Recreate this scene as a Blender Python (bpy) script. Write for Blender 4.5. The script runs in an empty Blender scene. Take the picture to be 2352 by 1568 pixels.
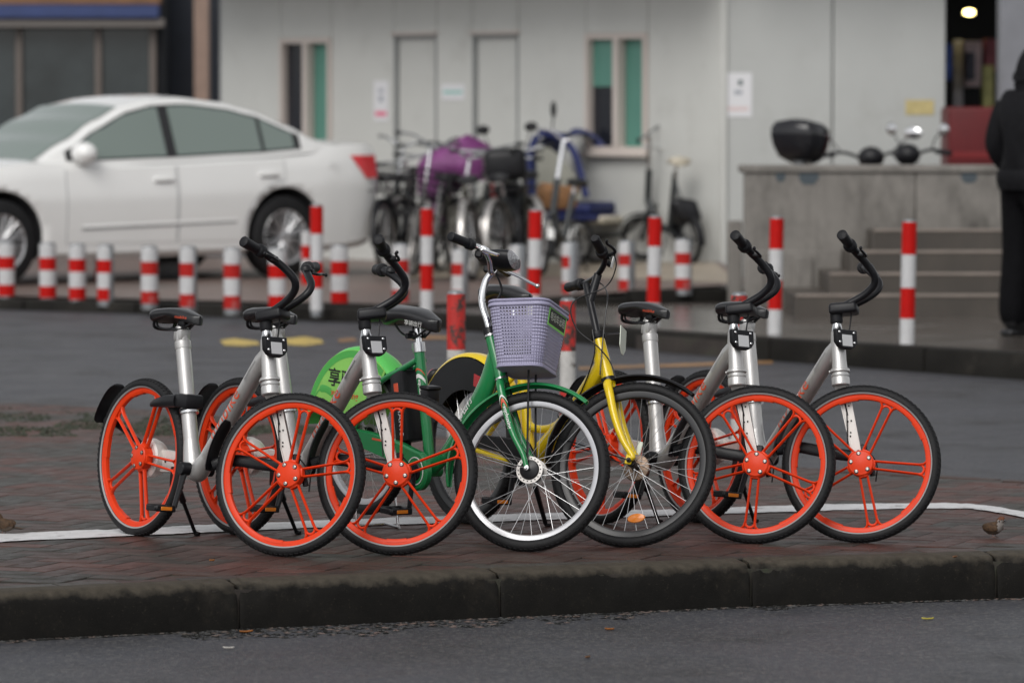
import bpy, bmesh, math, random
from mathutils import Vector, Matrix, noise
R = math.radians
random.seed(7)
C = bpy.context.scene.collection
scene = bpy.context.scene

# ------------------------------------------------------------------ camera, sky, sun, exposure
CAM_H, FOC, PITCH = 1.74, 10770.0, math.atan((784 - 220) / 10770.0)
cam_d = bpy.data.cameras.new('camera')
cam_d.sensor_width = 36.0
cam_d.lens = 36.0 * FOC / 2352.0
cam_d.clip_start = 0.5
cam_d.clip_end = 500.0
cam_d.dof.use_dof = True
cam_d.dof.focus_distance = 18.0
cam_d.dof.aperture_fstop = 3.4
cam = bpy.data.objects.new('camera', cam_d)
C.objects.link(cam)
cam.location = (0, 0, CAM_H)
cam.rotation_euler = (R(90) - PITCH, 0, 0)
scene.camera = cam

SUN_EL, SUN_AZ = 46.0, 205.0          # azimuth measured clockwise from +Y: the light comes from behind the camera
world = bpy.data.worlds.new('World')
scene.world = world
world.use_nodes = True
wn = world.node_tree
wn.nodes.clear()
w_out = wn.nodes.new('ShaderNodeOutputWorld')
w_bg = wn.nodes.new('ShaderNodeBackground')
w_sky = wn.nodes.new('ShaderNodeTexSky')
w_sky.sky_type = 'NISHITA'
w_sky.sun_disc = False
w_sky.sun_elevation = R(SUN_EL)
w_sky.sun_rotation = R(SUN_AZ)
w_sky.dust_density = 1.5
w_sky.air_density = 1.0
w_sky.ozone_density = 1.0
w_hs = wn.nodes.new('ShaderNodeHueSaturation')
w_hs.inputs['Saturation'].default_value = 0.10      # cloud cover: nearly colourless sky
wn.links.new(w_sky.outputs[0], w_hs.inputs['Color'])
wn.links.new(w_hs.outputs[0], w_bg.inputs['Color'])
w_bg.inputs["Strength"].default_value = 0.13
wn.links.new(w_bg.outputs[0], w_out.inputs['Surface'])

sun_d = bpy.data.lights.new('sun', 'SUN')
sun_d.energy = 1.5
sun_d.angle = R(35)
sun_d.color = (1.0, 0.97, 0.93)
sun = bpy.data.objects.new('sun', sun_d)
C.objects.link(sun)
_az = R(SUN_AZ)
_to = Vector((math.sin(_az) * math.cos(R(SUN_EL)), math.cos(_az) * math.cos(R(SUN_EL)), math.sin(R(SUN_EL))))
sun.rotation_euler = _to.to_track_quat('Z', 'Y').to_euler()
sun.location = _to * 60

scene.view_settings.view_transform = 'Standard'
scene.view_settings.look = 'None'
scene.view_settings.gamma = 1.0
scene.view_settings.exposure = 0.08
scene.view_settings.use_curve_mapping = False

# ------------------------------------------------------------------ surveying: where a sight line meets a level or a distance
_cp, _sp = math.cos(PITCH), math.sin(PITCH)
def _ray(px, py):
    dx, dy = (px - 1176) / FOC, (784 - py) / FOC
    return Vector((dx, _cp + dy * _sp, -_sp + dy * _cp))
def at_z(px, py, z):
    d = _ray(px, py)
    t = (z - CAM_H) / d.z
    return Vector((0, 0, CAM_H)) + d * t
def at_y(px, py, Y):
    d = _ray(px, py)
    return Vector((0, 0, CAM_H)) + d * (Y / d.y)

# ------------------------------------------------------------------ materials
def _nt(name):
    m = bpy.data.materials.new(name)
    m.use_nodes = True
    n = m.node_tree
    b = n.nodes['Principled BSDF']
    return m, n, b
def _setc(sock, c):
    sock.default_value = (c[0], c[1], c[2], 1.0)
def mat(name, col, rough=0.5, metal=0.0, var=0.0, scale=8.0, bump=0.0, bscale=60.0, coat=0.0, col2=None, thresh=None,
        rvar=0.0, spec=0.5, stretch=None, objvar=0.0, dirt=None, speck=None):
    """principled material; colour drifts between col and col2 with noise, fine relief, roughness drift"""
    m, n, b = _nt(name)
    L = n.links.new
    b.inputs['Roughness'].default_value = rough
    b.inputs['Metallic'].default_value = metal
    b.inputs['Specular IOR Level'].default_value = spec
    if coat:
        b.inputs['Coat Weight'].default_value = coat
        b.inputs['Coat Roughness'].default_value = 0.08
    _setc(b.inputs['Base Color'], col)
    tc = n.nodes.new('ShaderNodeTexCoord')
    mp = n.nodes.new('ShaderNodeMapping')
    if stretch:
        mp.inputs['Scale'].default_value = stretch
    L(tc.outputs['Object'], mp.inputs['Vector'])
    csock = None
    if var or col2 or rvar:
        tx = n.nodes.new('ShaderNodeTexNoise')
        tx.inputs['Scale'].default_value = scale
        tx.inputs['Detail'].default_value = 6.0
        tx.inputs['Roughness'].default_value = 0.62
        L(mp.outputs[0], tx.inputs['Vector'])
        ramp = n.nodes.new('ShaderNodeMapRange')
        lo, hi = thresh if thresh else (0.3, 0.7)
        ramp.inputs['From Min'].default_value = lo
        ramp.inputs['From Max'].default_value = hi
        L(tx.outputs['Fac'], ramp.inputs['Value'])
        mix = n.nodes.new('ShaderNodeMix')
        mix.data_type = 'RGBA'
        L(ramp.outputs[0], mix.inputs['Factor'])
        c2 = col2 if col2 else tuple(min(1, c * (1 + var)) for c in col)
        c1 = col if col2 else tuple(c * (1 - var) for c in col)
        _setc(mix.inputs['A'], c1)
        _setc(mix.inputs['B'], c2)
        csock = mix.outputs['Result']
        if rvar:
            rr = n.nodes.new('ShaderNodeMapRange')
            rr.inputs['From Min'].default_value = 0.3
            rr.inputs['From Max'].default_value = 0.7
            rr.inputs['To Min'].default_value = max(0.02, rough - rvar)
            rr.inputs['To Max'].default_value = min(1, rough + rvar)
            L(tx.outputs['Fac'], rr.inputs['Value'])
            L(rr.outputs[0], b.inputs['Roughness'])
    if dirt:
        dcol, dscale, dlo, dhi = dirt
        t2 = n.nodes.new('ShaderNodeTexNoise')
        t2.inputs['Scale'].default_value = dscale
        t2.inputs['Detail'].default_value = 8.0
        t2.inputs['Roughness'].default_value = 0.7
        L(mp.outputs[0], t2.inputs['Vector'])
        r2 = n.nodes.new('ShaderNodeMapRange')
        r2.inputs['From Min'].default_value = dlo
        r2.inputs['From Max'].default_value = dhi
        L(t2.outputs['Fac'], r2.inputs['Value'])
        m2 = n.nodes.new('ShaderNodeMix')
        m2.data_type = 'RGBA'
        L(r2.outputs[0], m2.inputs['Factor'])
        if csock:
            L(csock, m2.inputs['A'])
        else:
            _setc(m2.inputs['A'], col)
        _setc(m2.inputs['B'], dcol)
        csock = m2.outputs['Result']
    if speck:
        scol, sscale, slo, shi = speck
        t3 = n.nodes.new('ShaderNodeTexNoise')
        t3.inputs['Scale'].default_value = sscale
        t3.inputs['Detail'].default_value = 3.0
        t3.inputs['Roughness'].default_value = 0.7
        L(mp.outputs[0], t3.inputs['Vector'])
        r3 = n.nodes.new('ShaderNodeMapRange')
        r3.inputs['From Min'].default_value = slo
        r3.inputs['From Max'].default_value = shi
        L(t3.outputs['Fac'], r3.inputs['Value'])
        m3 = n.nodes.new('ShaderNodeMix')
        m3.data_type = 'RGBA'
        L(r3.outputs[0], m3.inputs['Factor'])
        if csock:
            L(csock, m3.inputs['A'])
        else:
            _setc(m3.inputs['A'], col)
        _setc(m3.inputs['B'], scol)
        csock = m3.outputs['Result']
    if objvar:
        oi = n.nodes.new('ShaderNodeObjectInfo')
        hs = n.nodes.new('ShaderNodeHueSaturation')
        rv = n.nodes.new('ShaderNodeMapRange')
        rv.inputs['To Min'].default_value = 1 - objvar
        rv.inputs['To Max'].default_value = 1 + objvar
        L(oi.outputs['Random'], rv.inputs['Value'])
        L(rv.outputs[0], hs.inputs['Value'])
        if csock:
            L(csock, hs.inputs['Color'])
        else:
            _setc(hs.inputs['Color'], col)
        csock = hs.outputs[0]
    if csock:
        L(csock, b.inputs['Base Color'])
    if bump:
        tb = n.nodes.new('ShaderNodeTexNoise')
        tb.inputs['Scale'].default_value = bscale
        tb.inputs['Detail'].default_value = 5.0
        L(mp.outputs[0], tb.inputs['Vector'])
        bp = n.nodes.new('ShaderNodeBump')
        bp.inputs['Strength'].default_value = bump
        bp.inputs['Distance'].default_value = 0.01
        L(tb.outputs['Fac'], bp.inputs['Height'])
        L(bp.outputs[0], b.inputs['Normal'])
    return m
def emit(name, col, s):
    m, n, b = _nt(name)
    _setc(b.inputs['Base Color'], (0, 0, 0))
    _setc(b.inputs['Emission Color'], col)
    b.inputs['Emission Strength'].default_value = s
    return m
def glass(name, tint, rough=0.03, alpha=1.0, trans=0.0):
    m, n, b = _nt(name)
    _setc(b.inputs['Base Color'], tint)
    b.inputs['Roughness'].default_value = rough
    b.inputs['Transmission Weight'].default_value = trans
    b.inputs['IOR'].default_value = 1.45
    return m

M = {}
# ground
M['asphalt'] = mat('wet asphalt', (0.062, 0.064, 0.074), 0.5, var=0.30, scale=2.6, bump=0.8, bscale=120, rvar=0.10, spec=0.22,
                   dirt=((0.034, 0.034, 0.036), 1.3, 0.48, 0.68), speck=((0.155, 0.150, 0.145), 62.0, 0.50, 0.70))
M['joint'] = mat('damp joint sand', (0.034, 0.027, 0.023), 0.8, var=0.4, scale=6, dirt=((0.03, 0.045, 0.02), 3.0, 0.5, 0.7))
M['brick_red'] = mat('wet red paver', (0.076, 0.036, 0.029), 0.5, var=0.30, scale=9, bump=0.35, bscale=130, rvar=0.14, objvar=0.22,
                     spec=0.22, dirt=((0.038, 0.032, 0.029), 5.0, 0.5, 0.72))
M['brick_brown'] = mat('wet brown paver', (0.056, 0.034, 0.028), 0.5, var=0.30, scale=9, bump=0.35, bscale=130, rvar=0.14, objvar=0.22,
                       spec=0.22, dirt=((0.034, 0.030, 0.027), 5.0, 0.48, 0.72))
M['brick_grey'] = mat('wet grey paver', (0.043, 0.039, 0.034), 0.5, var=0.30, scale=9, bump=0.4, bscale=130, rvar=0.14, objvar=0.22,
                      spec=0.22, dirt=((0.028, 0.029, 0.024), 5.0, 0.48, 0.72))
M['kerb'] = mat('dark wet kerb stone', (0.0085, 0.0078, 0.0068), 0.7, spec=0.15, speck=((0.05, 0.043, 0.032), 85.0, 0.62, 0.80), var=0.45, scale=5, bump=0.25, bscale=240, rvar=0.12,
                dirt=((0.026, 0.022, 0.017), 6.0, 0.56, 0.80))

def _worn_arris(m):
    n = m.node_tree
    L = n.links.new
    b = n.nodes['Principled BSDF']
    src = b.inputs['Base Color'].links[0].from_socket
    tc = n.nodes.new('ShaderNodeTexCoord')
    sx = n.nodes.new('ShaderNodeSeparateXYZ')
    L(tc.outputs['Object'], sx.inputs[0])
    t = n.nodes.new('ShaderNodeTexNoise')
    t.inputs['Scale'].default_value = 11.0
    t.inputs['Detail'].default_value = 8.0
    t.inputs['Roughness'].default_value = 0.68
    L(tc.outputs['Object'], t.inputs['Vector'])
    mu = n.nodes.new('ShaderNodeMath')
    mu.operation = 'MULTIPLY_ADD'
    mu.inputs[1].default_value = 0.085
    L(t.outputs['Fac'], mu.inputs[0])
    L(sx.outputs['Z'], mu.inputs[2])
    mr = n.nodes.new('ShaderNodeMapRange')
    mr.inputs['From Min'].default_value = 0.008
    mr.inputs['From Max'].default_value = 0.034
    L(mu.outputs[0], mr.inputs['Value'])
    t2 = n.nodes.new('ShaderNodeTexNoise')
    t2.inputs['Scale'].default_value = 26.0
    t2.inputs['Detail'].default_value = 6.0
    L(tc.outputs['Object'], t2.inputs['Vector'])
    cr = n.nodes.new('ShaderNodeMix')
    cr.data_type = 'RGBA'
    L(t2.outputs['Fac'], cr.inputs['Factor'])
    _setc(cr.inputs['A'], (0.030, 0.026, 0.020))
    _setc(cr.inputs['B'], (0.090, 0.077, 0.060))
    mx = n.nodes.new('ShaderNodeMix')
    mx.data_type = 'RGBA'
    L(mr.outputs[0], mx.inputs['Factor'])
    L(src, mx.inputs['A'])
    L(cr.outputs['Result'], mx.inputs['B'])
    L(mx.outputs['Result'], b.inputs['Base Color'])
_worn_arris(M['kerb'])
M['gutter'] = mat('dark gutter grime', (0.012, 0.012, 0.011), 0.8, spec=0.12, var=0.4, scale=12, bump=0.6, bscale=120, speck=((0.10, 0.10, 0.098), 40.0, 0.48, 0.60))
M['far_kerb'] = mat('dark damp far kerb stone', (0.0125, 0.0115, 0.0100), 0.65, spec=0.15, var=0.4, scale=2.5, bump=0.4, bscale=60, objvar=0.15, dirt=((0.035, 0.031, 0.026), 4.0, 0.56, 0.8))
M['line_white'] = mat('worn white line paint', (0.62, 0.62, 0.63), 0.5, var=0.12, scale=14, bump=0.3, bscale=120,
                      dirt=((0.12, 0.10, 0.095), 9.0, 0.56, 0.70))
M['line_yellow'] = mat('worn yellow road paint', (0.55, 0.40, 0.09), 0.5, var=0.25, scale=12, dirt=((0.08, 0.07, 0.06), 4.0, 0.55, 0.7))
M['line_orange'] = mat('faded orange road paint', (0.30, 0.16, 0.06), 0.5, var=0.3, scale=6, dirt=((0.07, 0.065, 0.06), 2.0, 0.5, 0.66))
M['plaza'] = mat('pinkish concrete paving', (0.175, 0.125, 0.108), 0.45, var=0.18, scale=1.6, bump=0.3, bscale=40,
                 dirt=((0.11, 0.095, 0.085), 0.8, 0.48, 0.7))
M['plaza_pale'] = mat('pale damp concrete paving', (0.33, 0.28, 0.22), 0.55, var=0.15, scale=2.0)
M['walk'] = mat('wet grey sidewalk', (0.080, 0.068, 0.060), 0.20, var=0.25, scale=1.6, bump=0.2, bscale=50, rvar=0.12,
                dirt=((0.075, 0.070, 0.062), 0.9, 0.45, 0.7))
M['moss'] = mat('moss between pavers', (0.040, 0.048, 0.030), 0.9, var=0.4, scale=18, bump=0.8, bscale=120)
# bicycles
M['orange'] = mat('orange wheel enamel', (0.70, 0.044, 0.007), 0.36, spec=0.22, var=0.06, scale=10, bump=0.05, bscale=200,
                  dirt=((0.42, 0.06, 0.03), 22.0, 0.66, 0.80))
M['tyre'] = mat('black rubber tyre', (0.010, 0.010, 0.011), 0.6, spec=0.3, var=0.3, scale=20, bump=0.25, bscale=220, dirt=((0.028, 0.027, 0.025), 16.0, 0.62, 0.85))
M['tyre_stripe'] = mat('grey reflective tyre stripe', (0.30, 0.29, 0.29), 0.4)
M['alu'] = mat('brushed aluminium', (0.56, 0.55, 0.54), 0.38, metal=0.7, var=0.10, scale=30, stretch=(1, 1, 0.15), bump=0.03, bscale=300,
               dirt=((0.40, 0.37, 0.34), 12.0, 0.55, 0.8))
M['alu_white'] = mat('pale cast aluminium', (0.66, 0.63, 0.60), 0.42, metal=0.25, var=0.08, scale=15, dirt=((0.35, 0.31, 0.28), 18.0, 0.62, 0.8))
M['bolt'] = mat('dull steel bolt', (0.40, 0.38, 0.36), 0.35, metal=1.0)
M['steel'] = mat('bright steel', (0.72, 0.72, 0.73), 0.22, metal=1.0)
M['chrome'] = mat('chrome', (0.86, 0.86, 0.87), 0.07, metal=1.0)
M['black_plastic'] = mat('black plastic', (0.009, 0.009, 0.011), 0.42, spec=0.32, var=0.25, scale=14, bump=0.08, bscale=250)
M['black_paint'] = mat('satin black paint', (0.008, 0.008, 0.010), 0.34, spec=0.35, var=0.15, scale=12)
M['rubber'] = mat('black rubber grip', (0.008, 0.008, 0.010), 0.5, spec=0.3, bump=0.3, bscale=160)
M['saddle'] = mat('black saddle vinyl', (0.012, 0.012, 0.014), 0.33, spec=0.6, var=0.15, scale=20, bump=0.12, bscale=180)
M['grey_label'] = mat('pale grey label', (0.52, 0.52, 0.53), 0.3)
M['amber'] = mat('amber reflector', (0.75, 0.22, 0.02), 0.2)
M['orange_print'] = mat('orange print', (0.62, 0.08, 0.03), 0.45)
M['black_print'] = mat('black print', (0.012, 0.012, 0.012), 0.5)
M['white_print'] = mat('white print', (0.78, 0.78, 0.76), 0.5)
M['teal_sticker'] = mat('teal sticker', (0.06, 0.26, 0.34), 0.4, var=0.2, scale=90)
M['green'] = mat('green frame enamel', (0.012, 0.205, 0.062), 0.26, var=0.06, scale=9, coat=0.5)
M['light_green'] = mat('bright green plastic', (0.10, 0.52, 0.10), 0.35, var=0.06, scale=9)
M['lime'] = mat('lime sticker film', (0.26, 0.60, 0.12), 0.35, var=0.10, scale=10)
M['lime_dark'] = mat('green swirl print', (0.08, 0.42, 0.08), 0.35)
M['yellow'] = mat('yellow frame enamel', (0.82, 0.58, 0.010), 0.28, var=0.05, scale=9, coat=0.4, dirt=((0.45, 0.30, 0.02), 20.0, 0.66, 0.82))
M['lilac'] = mat('lilac basket plastic', (0.335, 0.32, 0.455), 0.42, var=0.08, scale=12, bump=0.05, bscale=200)
M['lime_edge'] = mat('lime sticker edge', (0.28, 0.78, 0.16), 0.4)
M['rim_grey'] = mat('grey alloy rim', (0.50, 0.50, 0.52), 0.30, metal=0.55, var=0.06, scale=12)
M['rim_black'] = mat('black alloy rim', (0.022, 0.022, 0.024), 0.35)
M['spoke'] = mat('galvanised spoke', (0.58, 0.58, 0.59), 0.32, metal=0.9)
M['lens'] = mat('headlamp lens', (0.34, 0.34, 0.35), 0.10, metal=0.35, var=0.5, scale=120)
M['red_lens'] = mat('red lens', (0.45, 0.010, 0.016), 0.15, coat=0.5)
M['card'] = mat('green white card', (0.62, 0.66, 0.56), 0.3)

# ------------------------------------------------------------------ mesh builder
def catmull(pts, n=6):
    P = [Vector(p) for p in pts]
    if len(P) < 3:
        return P
    out = []
    E = [P[0] * 2 - P[1]] + P + [P[-1] * 2 - P[-2]]
    for i in range(1, len(E) - 2):
        p0, p1, p2, p3 = E[i - 1], E[i], E[i + 1], E[i + 2]
        for k in range(n):
            t = k / n
            out.append(0.5 * ((2 * p1) + (p2 - p0) * t + (2 * p0 - 5 * p1 + 4 * p2 - p3) * t * t + (3 * p1 - p0 - 3 * p2 + p3) * t ** 3))
    out.append(P[-1])
    return out
class MB:
    def __init__(s):
        s.v, s.f, s.mi = [], [], []
        s.cur = 0
    def _add(s, vs, fs, T=None):
        o = len(s.v)
        if T is not None:
            vs = [T @ Vector(v) for v in vs]
        s.v.extend([tuple(v) for v in vs])
        for f in fs:
            s.f.append(tuple(i + o for i in f))
            s.mi.append(s.cur)
        return s
    def box(s, c, d, T=None, top=1.0, topy=None):
        x, y, z = d[0] / 2, d[1] / 2, d[2] / 2
        ty = top if topy is None else topy
        vs = [(c[0] + a * x * (top if e > 0 else 1), c[1] + b * y * (ty if e > 0 else 1), c[2] + e * z) for e in (-1, 1) for a, b in ((-1, -1), (1, -1), (1, 1), (-1, 1))]
        return s._add(vs, [(3, 2, 1, 0), (4, 5, 6, 7), (0, 1, 5, 4), (1, 2, 6, 5), (2, 3, 7, 6), (3, 0, 4, 7)], T)
    def rbox(s, c, d, r=0.01, seg=2, T=None):
        bm = bmesh.new()
        bmesh.ops.create_cube(bm, size=1.0)
        for v in bm.verts:
            v.co = Vector((v.co.x * d[0], v.co.y * d[1], v.co.z * d[2]))
        bmesh.ops.bevel(bm, geom=list(bm.edges), offset=min(r, min(d) * 0.49), segments=seg, profile=0.5, affect='EDGES')
        for v in bm.verts:
            v.co += Vector(c)
        bm.verts.index_update()
        vs = [v.co.copy() for v in bm.verts]
        fs = [tuple(v.index for v in f.verts) for f in bm.faces]
        bm.free()
        return s._add(vs, fs, T)
    def tube(s, pts, r, n=10, caps=True, flat=1.0, ref=None, T=None, closed=False):
        """r: number or list; flat scales the section along the second axis; ref fixes the section's first axis"""
        P = [Vector(p) for p in pts]
        k = len(P)
        rs = r if isinstance(r, (list, tuple)) else [r] * k
        if len(rs) != k:
            rs = [rs[0] + (rs[-1] - rs[0]) * i / (k - 1) for i in range(k)] if len(rs) == 2 else [rs[min(int(i * len(rs) / k), len(rs) - 1)] for i in range(k)]
        vs, fs = [], []
        prev = None
        for i in range(k):
            if closed:
                d = (P[(i + 1) % k] - P[i - 1]).normalized()
            else:
                d = (P[min(i + 1, k - 1)] - P[max(i - 1, 0)]).normalized()
            if ref is not None:
                a = Vector(ref)
                a = a - d * a.dot(d)
                if a.length < 1e-5:
                    a = d.orthogonal()
            elif prev is None:
                a = d.orthogonal()
            else:
                a = prev - d * prev.dot(d)
            a.normalize()
            prev = a
            b = d.cross(a)
            for j in range(n):
                t = 2 * math.pi * j / n
                vs.append(P[i] + a * (math.cos(t) * rs[i]) + b * (math.sin(t) * rs[i] * flat))
        m = k if closed else k - 1
        for i in range(m):
            for j in range(n):
                a0, a1 = i * n + j, i * n + (j + 1) % n
                b0, b1 = ((i + 1) % k) * n + j, ((i + 1) % k) * n + (j + 1) % n
                fs.append((a0, a1, b1, b0))
        if caps and not closed:
            fs.append(tuple(reversed(range(n))))
            fs.append(tuple((k - 1) * n + j for j in range(n)))
        return s._add(vs, fs, T)
    def lathe(s, prof, n=32, axis='y', T=None, a0=0.0, a1=2 * math.pi, closed_prof=False):
        """prof: (radius, along-axis) pairs turned round the axis"""
        full = abs(a1 - a0 - 2 * math.pi) < 1e-6
        m = n if full else n + 1
        vs, fs = [], []
        for i in range(m):
            t = a0 + (a1 - a0) * i / n
            c, q = math.cos(t), math.sin(t)
            for r_, h in prof:
                vs.append((r_ * c, h, r_ * q) if axis == 'y' else (r_ * c, r_ * q, h) if axis == 'z' else (h, r_ * c, r_ * q))
        k = len(prof)
        kk = k if closed_prof else k - 1
        for i in range(n):
            i2 = (i + 1) % m
            for j in range(kk):
                j2 = (j + 1) % k
                fs.append((i * k + j, i * k + j2, i2 * k + j2, i2 * k + j))
        return s._add(vs, fs, T)
    def prism(s, outline, y0, y1, T=None, inset=0.0):
        """outline in x,z extruded along y; inset shrinks the y1 rim"""
        n = len(outline)
        cx = sum(p[0] for p in outline) / n
        cz = sum(p[1] for p in outline) / n
        vs = [(p[0], y0, p[1]) for p in outline]
        if inset:
            vs += [(p[0], y1 - (y1 - y0) * 0.25, p[1]) for p in outline]
            q = []
            for p in outline:
                d = Vector((p[0] - cx, p[1] - cz))
                d = d * max(0.0, 1 - inset / max(d.length, 1e-6))
                q.append((cx + d.x, y1, cz + d.y))
            vs += q
            rings = 3
        else:
            vs += [(p[0], y1, p[1]) for p in outline]
            rings = 2
        fs = [tuple(range(n)), tuple(reversed(range((rings - 1) * n, rings * n)))]
        for k in range(rings - 1):
            for i in range(n):
                j = (i + 1) % n
                fs.append((k * n + i, (k + 1) * n + i, (k + 1) * n + j, k * n + j))
        return s._add(vs, fs, T)
    def sphere(s, c, r, n=12, m=8, T=None):
        rx, ry, rz = r if isinstance(r, (list, tuple)) else (r, r, r)
        vs = [(c[0], c[1], c[2] - rz)]
        for i in range(1, m):
            p = -math.pi / 2 + math.pi * i / m
            for j in range(n):
                t = 2 * math.pi * j / n
                vs.append((c[0] + rx * math.cos(p) * math.cos(t), c[1] + ry * math.cos(p) * math.sin(t), c[2] + rz * math.sin(p)))
        vs.append((c[0], c[1], c[2] + rz))
        fs = []
        for j in range(n):
            fs.append((0, 1 + (j + 1) % n, 1 + j))
            fs.append((len(vs) - 1, 1 + (m - 2) * n + j, 1 + (m - 2) * n + (j + 1) % n))
        for i in range(m - 2):
            for j in range(n):
                a, b = 1 + i * n + j, 1 + i * n + (j + 1) % n
                fs.append((a, b, b + n, a + n))
        return s._add(vs, fs, T)
    def grid(s, fn, nu, nv, T=None, closeu=False):
        vs = [fn(i / nu, j / nv) for i in range(nu + (0 if closeu else 1)) for j in range(nv + 1)]
        fs = []
        w = nv + 1
        for i in range(nu):
            i2 = (i + 1) % (nu if closeu else nu + 1)
            for j in range(nv):
                fs.append((i * w + j, i2 * w + j, i2 * w + j + 1, i * w + j + 1))
        return s._add(vs, fs, T)
    def mesh(s, name, mats, angle=38, fix=True):
        me = bpy.data.meshes.new(name)
        me.from_pydata(s.v, [], s.f)
        if not isinstance(mats, (list, tuple)):
            mats = [mats]
        for m in mats:
            me.materials.append(m)
        if len(mats) > 1:
            me.polygons.foreach_set('material_index', s.mi)
        if fix:
            bm = bmesh.new()
            bm.from_mesh(me)
            bmesh.ops.recalc_face_normals(bm, faces=list(bm.faces))
            bm.to_mesh(me)
            bm.free()
        me.polygons.foreach_set('use_smooth', [True] * len(me.polygons))
        me.set_sharp_from_angle(angle=R(angle))
        me.update()
        return me
def link(name, me, parent=None, Mx=None):
    o = bpy.data.objects.new(name, me)
    C.objects.link(o)
    if parent is not None:
        o.parent = parent
    if Mx is not None:
        o.matrix_local = Mx
    return o
def empty(name, Mx=None):
    o = bpy.data.objects.new(name, None)
    C.objects.link(o)
    o.empty_display_size = 0.1
    if Mx is not None:
        o.matrix_local = Mx
    return o
def tag(o, label=None, cat=None, group=None, kind=None):
    if label: o['label'] = label
    if cat: o['category'] = cat
    if group: o['group'] = group
    if kind: o['kind'] = kind
    return o
Tr = Matrix.Translation
def Rt(deg, ax): return Matrix.Rotation(R(deg), 4, ax)
def text_mesh(body, size, name='lettering', m=None, cuts=0, extrude=0.0, space=1.0, bold=0.0):
    cu = bpy.data.curves.new('lettering', 'FONT')
    cu.body = body
    cu.size = size
    cu.align_x = 'CENTER'
    cu.align_y = 'CENTER'
    cu.extrude = extrude
    cu.space_character = space
    cu.offset = bold
    cu.resolution_u = 4
    o = bpy.data.objects.new('lettering_source', cu)
    C.objects.link(o)
    dg = bpy.context.evaluated_depsgraph_get()
    me = bpy.data.meshes.new_from_object(o.evaluated_get(dg))
    bpy.data.objects.remove(o)
    bpy.data.curves.remove(cu)
    bm = bmesh.new()
    bm.from_mesh(me)
    if cuts:
        bmesh.ops.triangulate(bm, faces=list(bm.faces))
        bmesh.ops.subdivide_edges(bm, edges=list(bm.edges), cuts=cuts, use_grid_fill=True)
    bm.to_mesh(me)
    bm.free()
    me.materials.clear()
    me.materials.append(m)
    me.name = name
    return me
def warp(me, fn):
    for v in me.vertices:
        v.co = fn(v.co.copy())
    me.update()
    return me

# ================================================================== THE GROUND
Z_NEAR = -0.17
def road_z(Y):
    if Y <= 19.5: return Z_NEAR
    if Y <= 21.0: return Z_NEAR + (Y - 19.5) / 1.5 * 0.11
    return -0.06 + 0.0107 * (Y - 21.0)
def at_road(px, py):
    p = at_z(px, py, 0.0)
    for _ in range(6):
        p = at_z(px, py, road_z(p.y))
    return p
mb = MB()
_ys = [-30, -10, 0, 8, 12, 14, 16, 18, 19.5, 20.2, 21, 24, 28, 32, 36, 45, 60, 90, 140]
mb.grid(lambda u, v: (-120 + 240 * u, _ys[int(round(v * (len(_ys) - 1)))], road_z(_ys[int(round(v * (len(_ys) - 1)))])), 24, len(_ys) - 1)
tag(link('road', mb.mesh('road', M['asphalt'])), kind='structure')

# ---- near kerb: stones of about a metre, worn and chipped
_k = [at_z(x, y, Z_NEAR) for x, y in ((550, 1445), (1150, 1418), (1727, 1393), (2290, 1375))]
kp = [_k[0] + (_k[0] - _k[1]) * 1.0 + Vector((0, -0.03, 0))]
kp = [kp[0] + (kp[0] - _k[0]) + Vector((0, -0.03, 0))] + kp + _k
for i in range(2):
    kp.append(kp[-1] + (kp[-1] - kp[-2]) + Vector((0, -0.01, 0)))
kp = [kp[0] + (kp[0] - kp[1])] + kp
kerb_bed = MB()
for i in range(len(kp) - 1):
    a, b = kp[i], kp[i + 1]
    d = (b - a).normalized()
    nrm = Vector((-d.y, d.x, 0))
    q = [a + nrm * 0.02, b + nrm * 0.02, b + nrm * 0.11, a + nrm * 0.11]
    kerb_bed._add([(p.x, p.y, Z_NEAR - 0.06) for p in q] + [(p.x, p.y, -0.03) for p in q],
                  [(0, 1, 2, 3), (4, 5, 6, 7), (0, 1, 5, 4), (1, 2, 6, 5), (2, 3, 7, 6), (3, 0, 4, 7)])
kerb_o = tag(link('kerb', kerb_bed.mesh('kerb', M['joint'])), kind='structure')
_chips = {2: [(0.96, 0.10, 0.6), (0.88, 0.04, 0.3)], 3: [(0.03, 0.09, 0.8), (0.24, 0.05, 0.5), (0.97, 0.06, 0.5)],
          4: [(0.02, 0.05, 0.5), (0.45, 0.10, 0.7), (0.97, 0.05, 0.6)], 5: [(0.07, 0.10, 1.0), (0.62, 0.09, 0.6), (0.97, 0.05, 0.6)], 6: [(0.03, 0.07, 0.7)], 1: [(0.5, 0.08, 0.5), (0.96, 0.05, 0.5)]}
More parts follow.
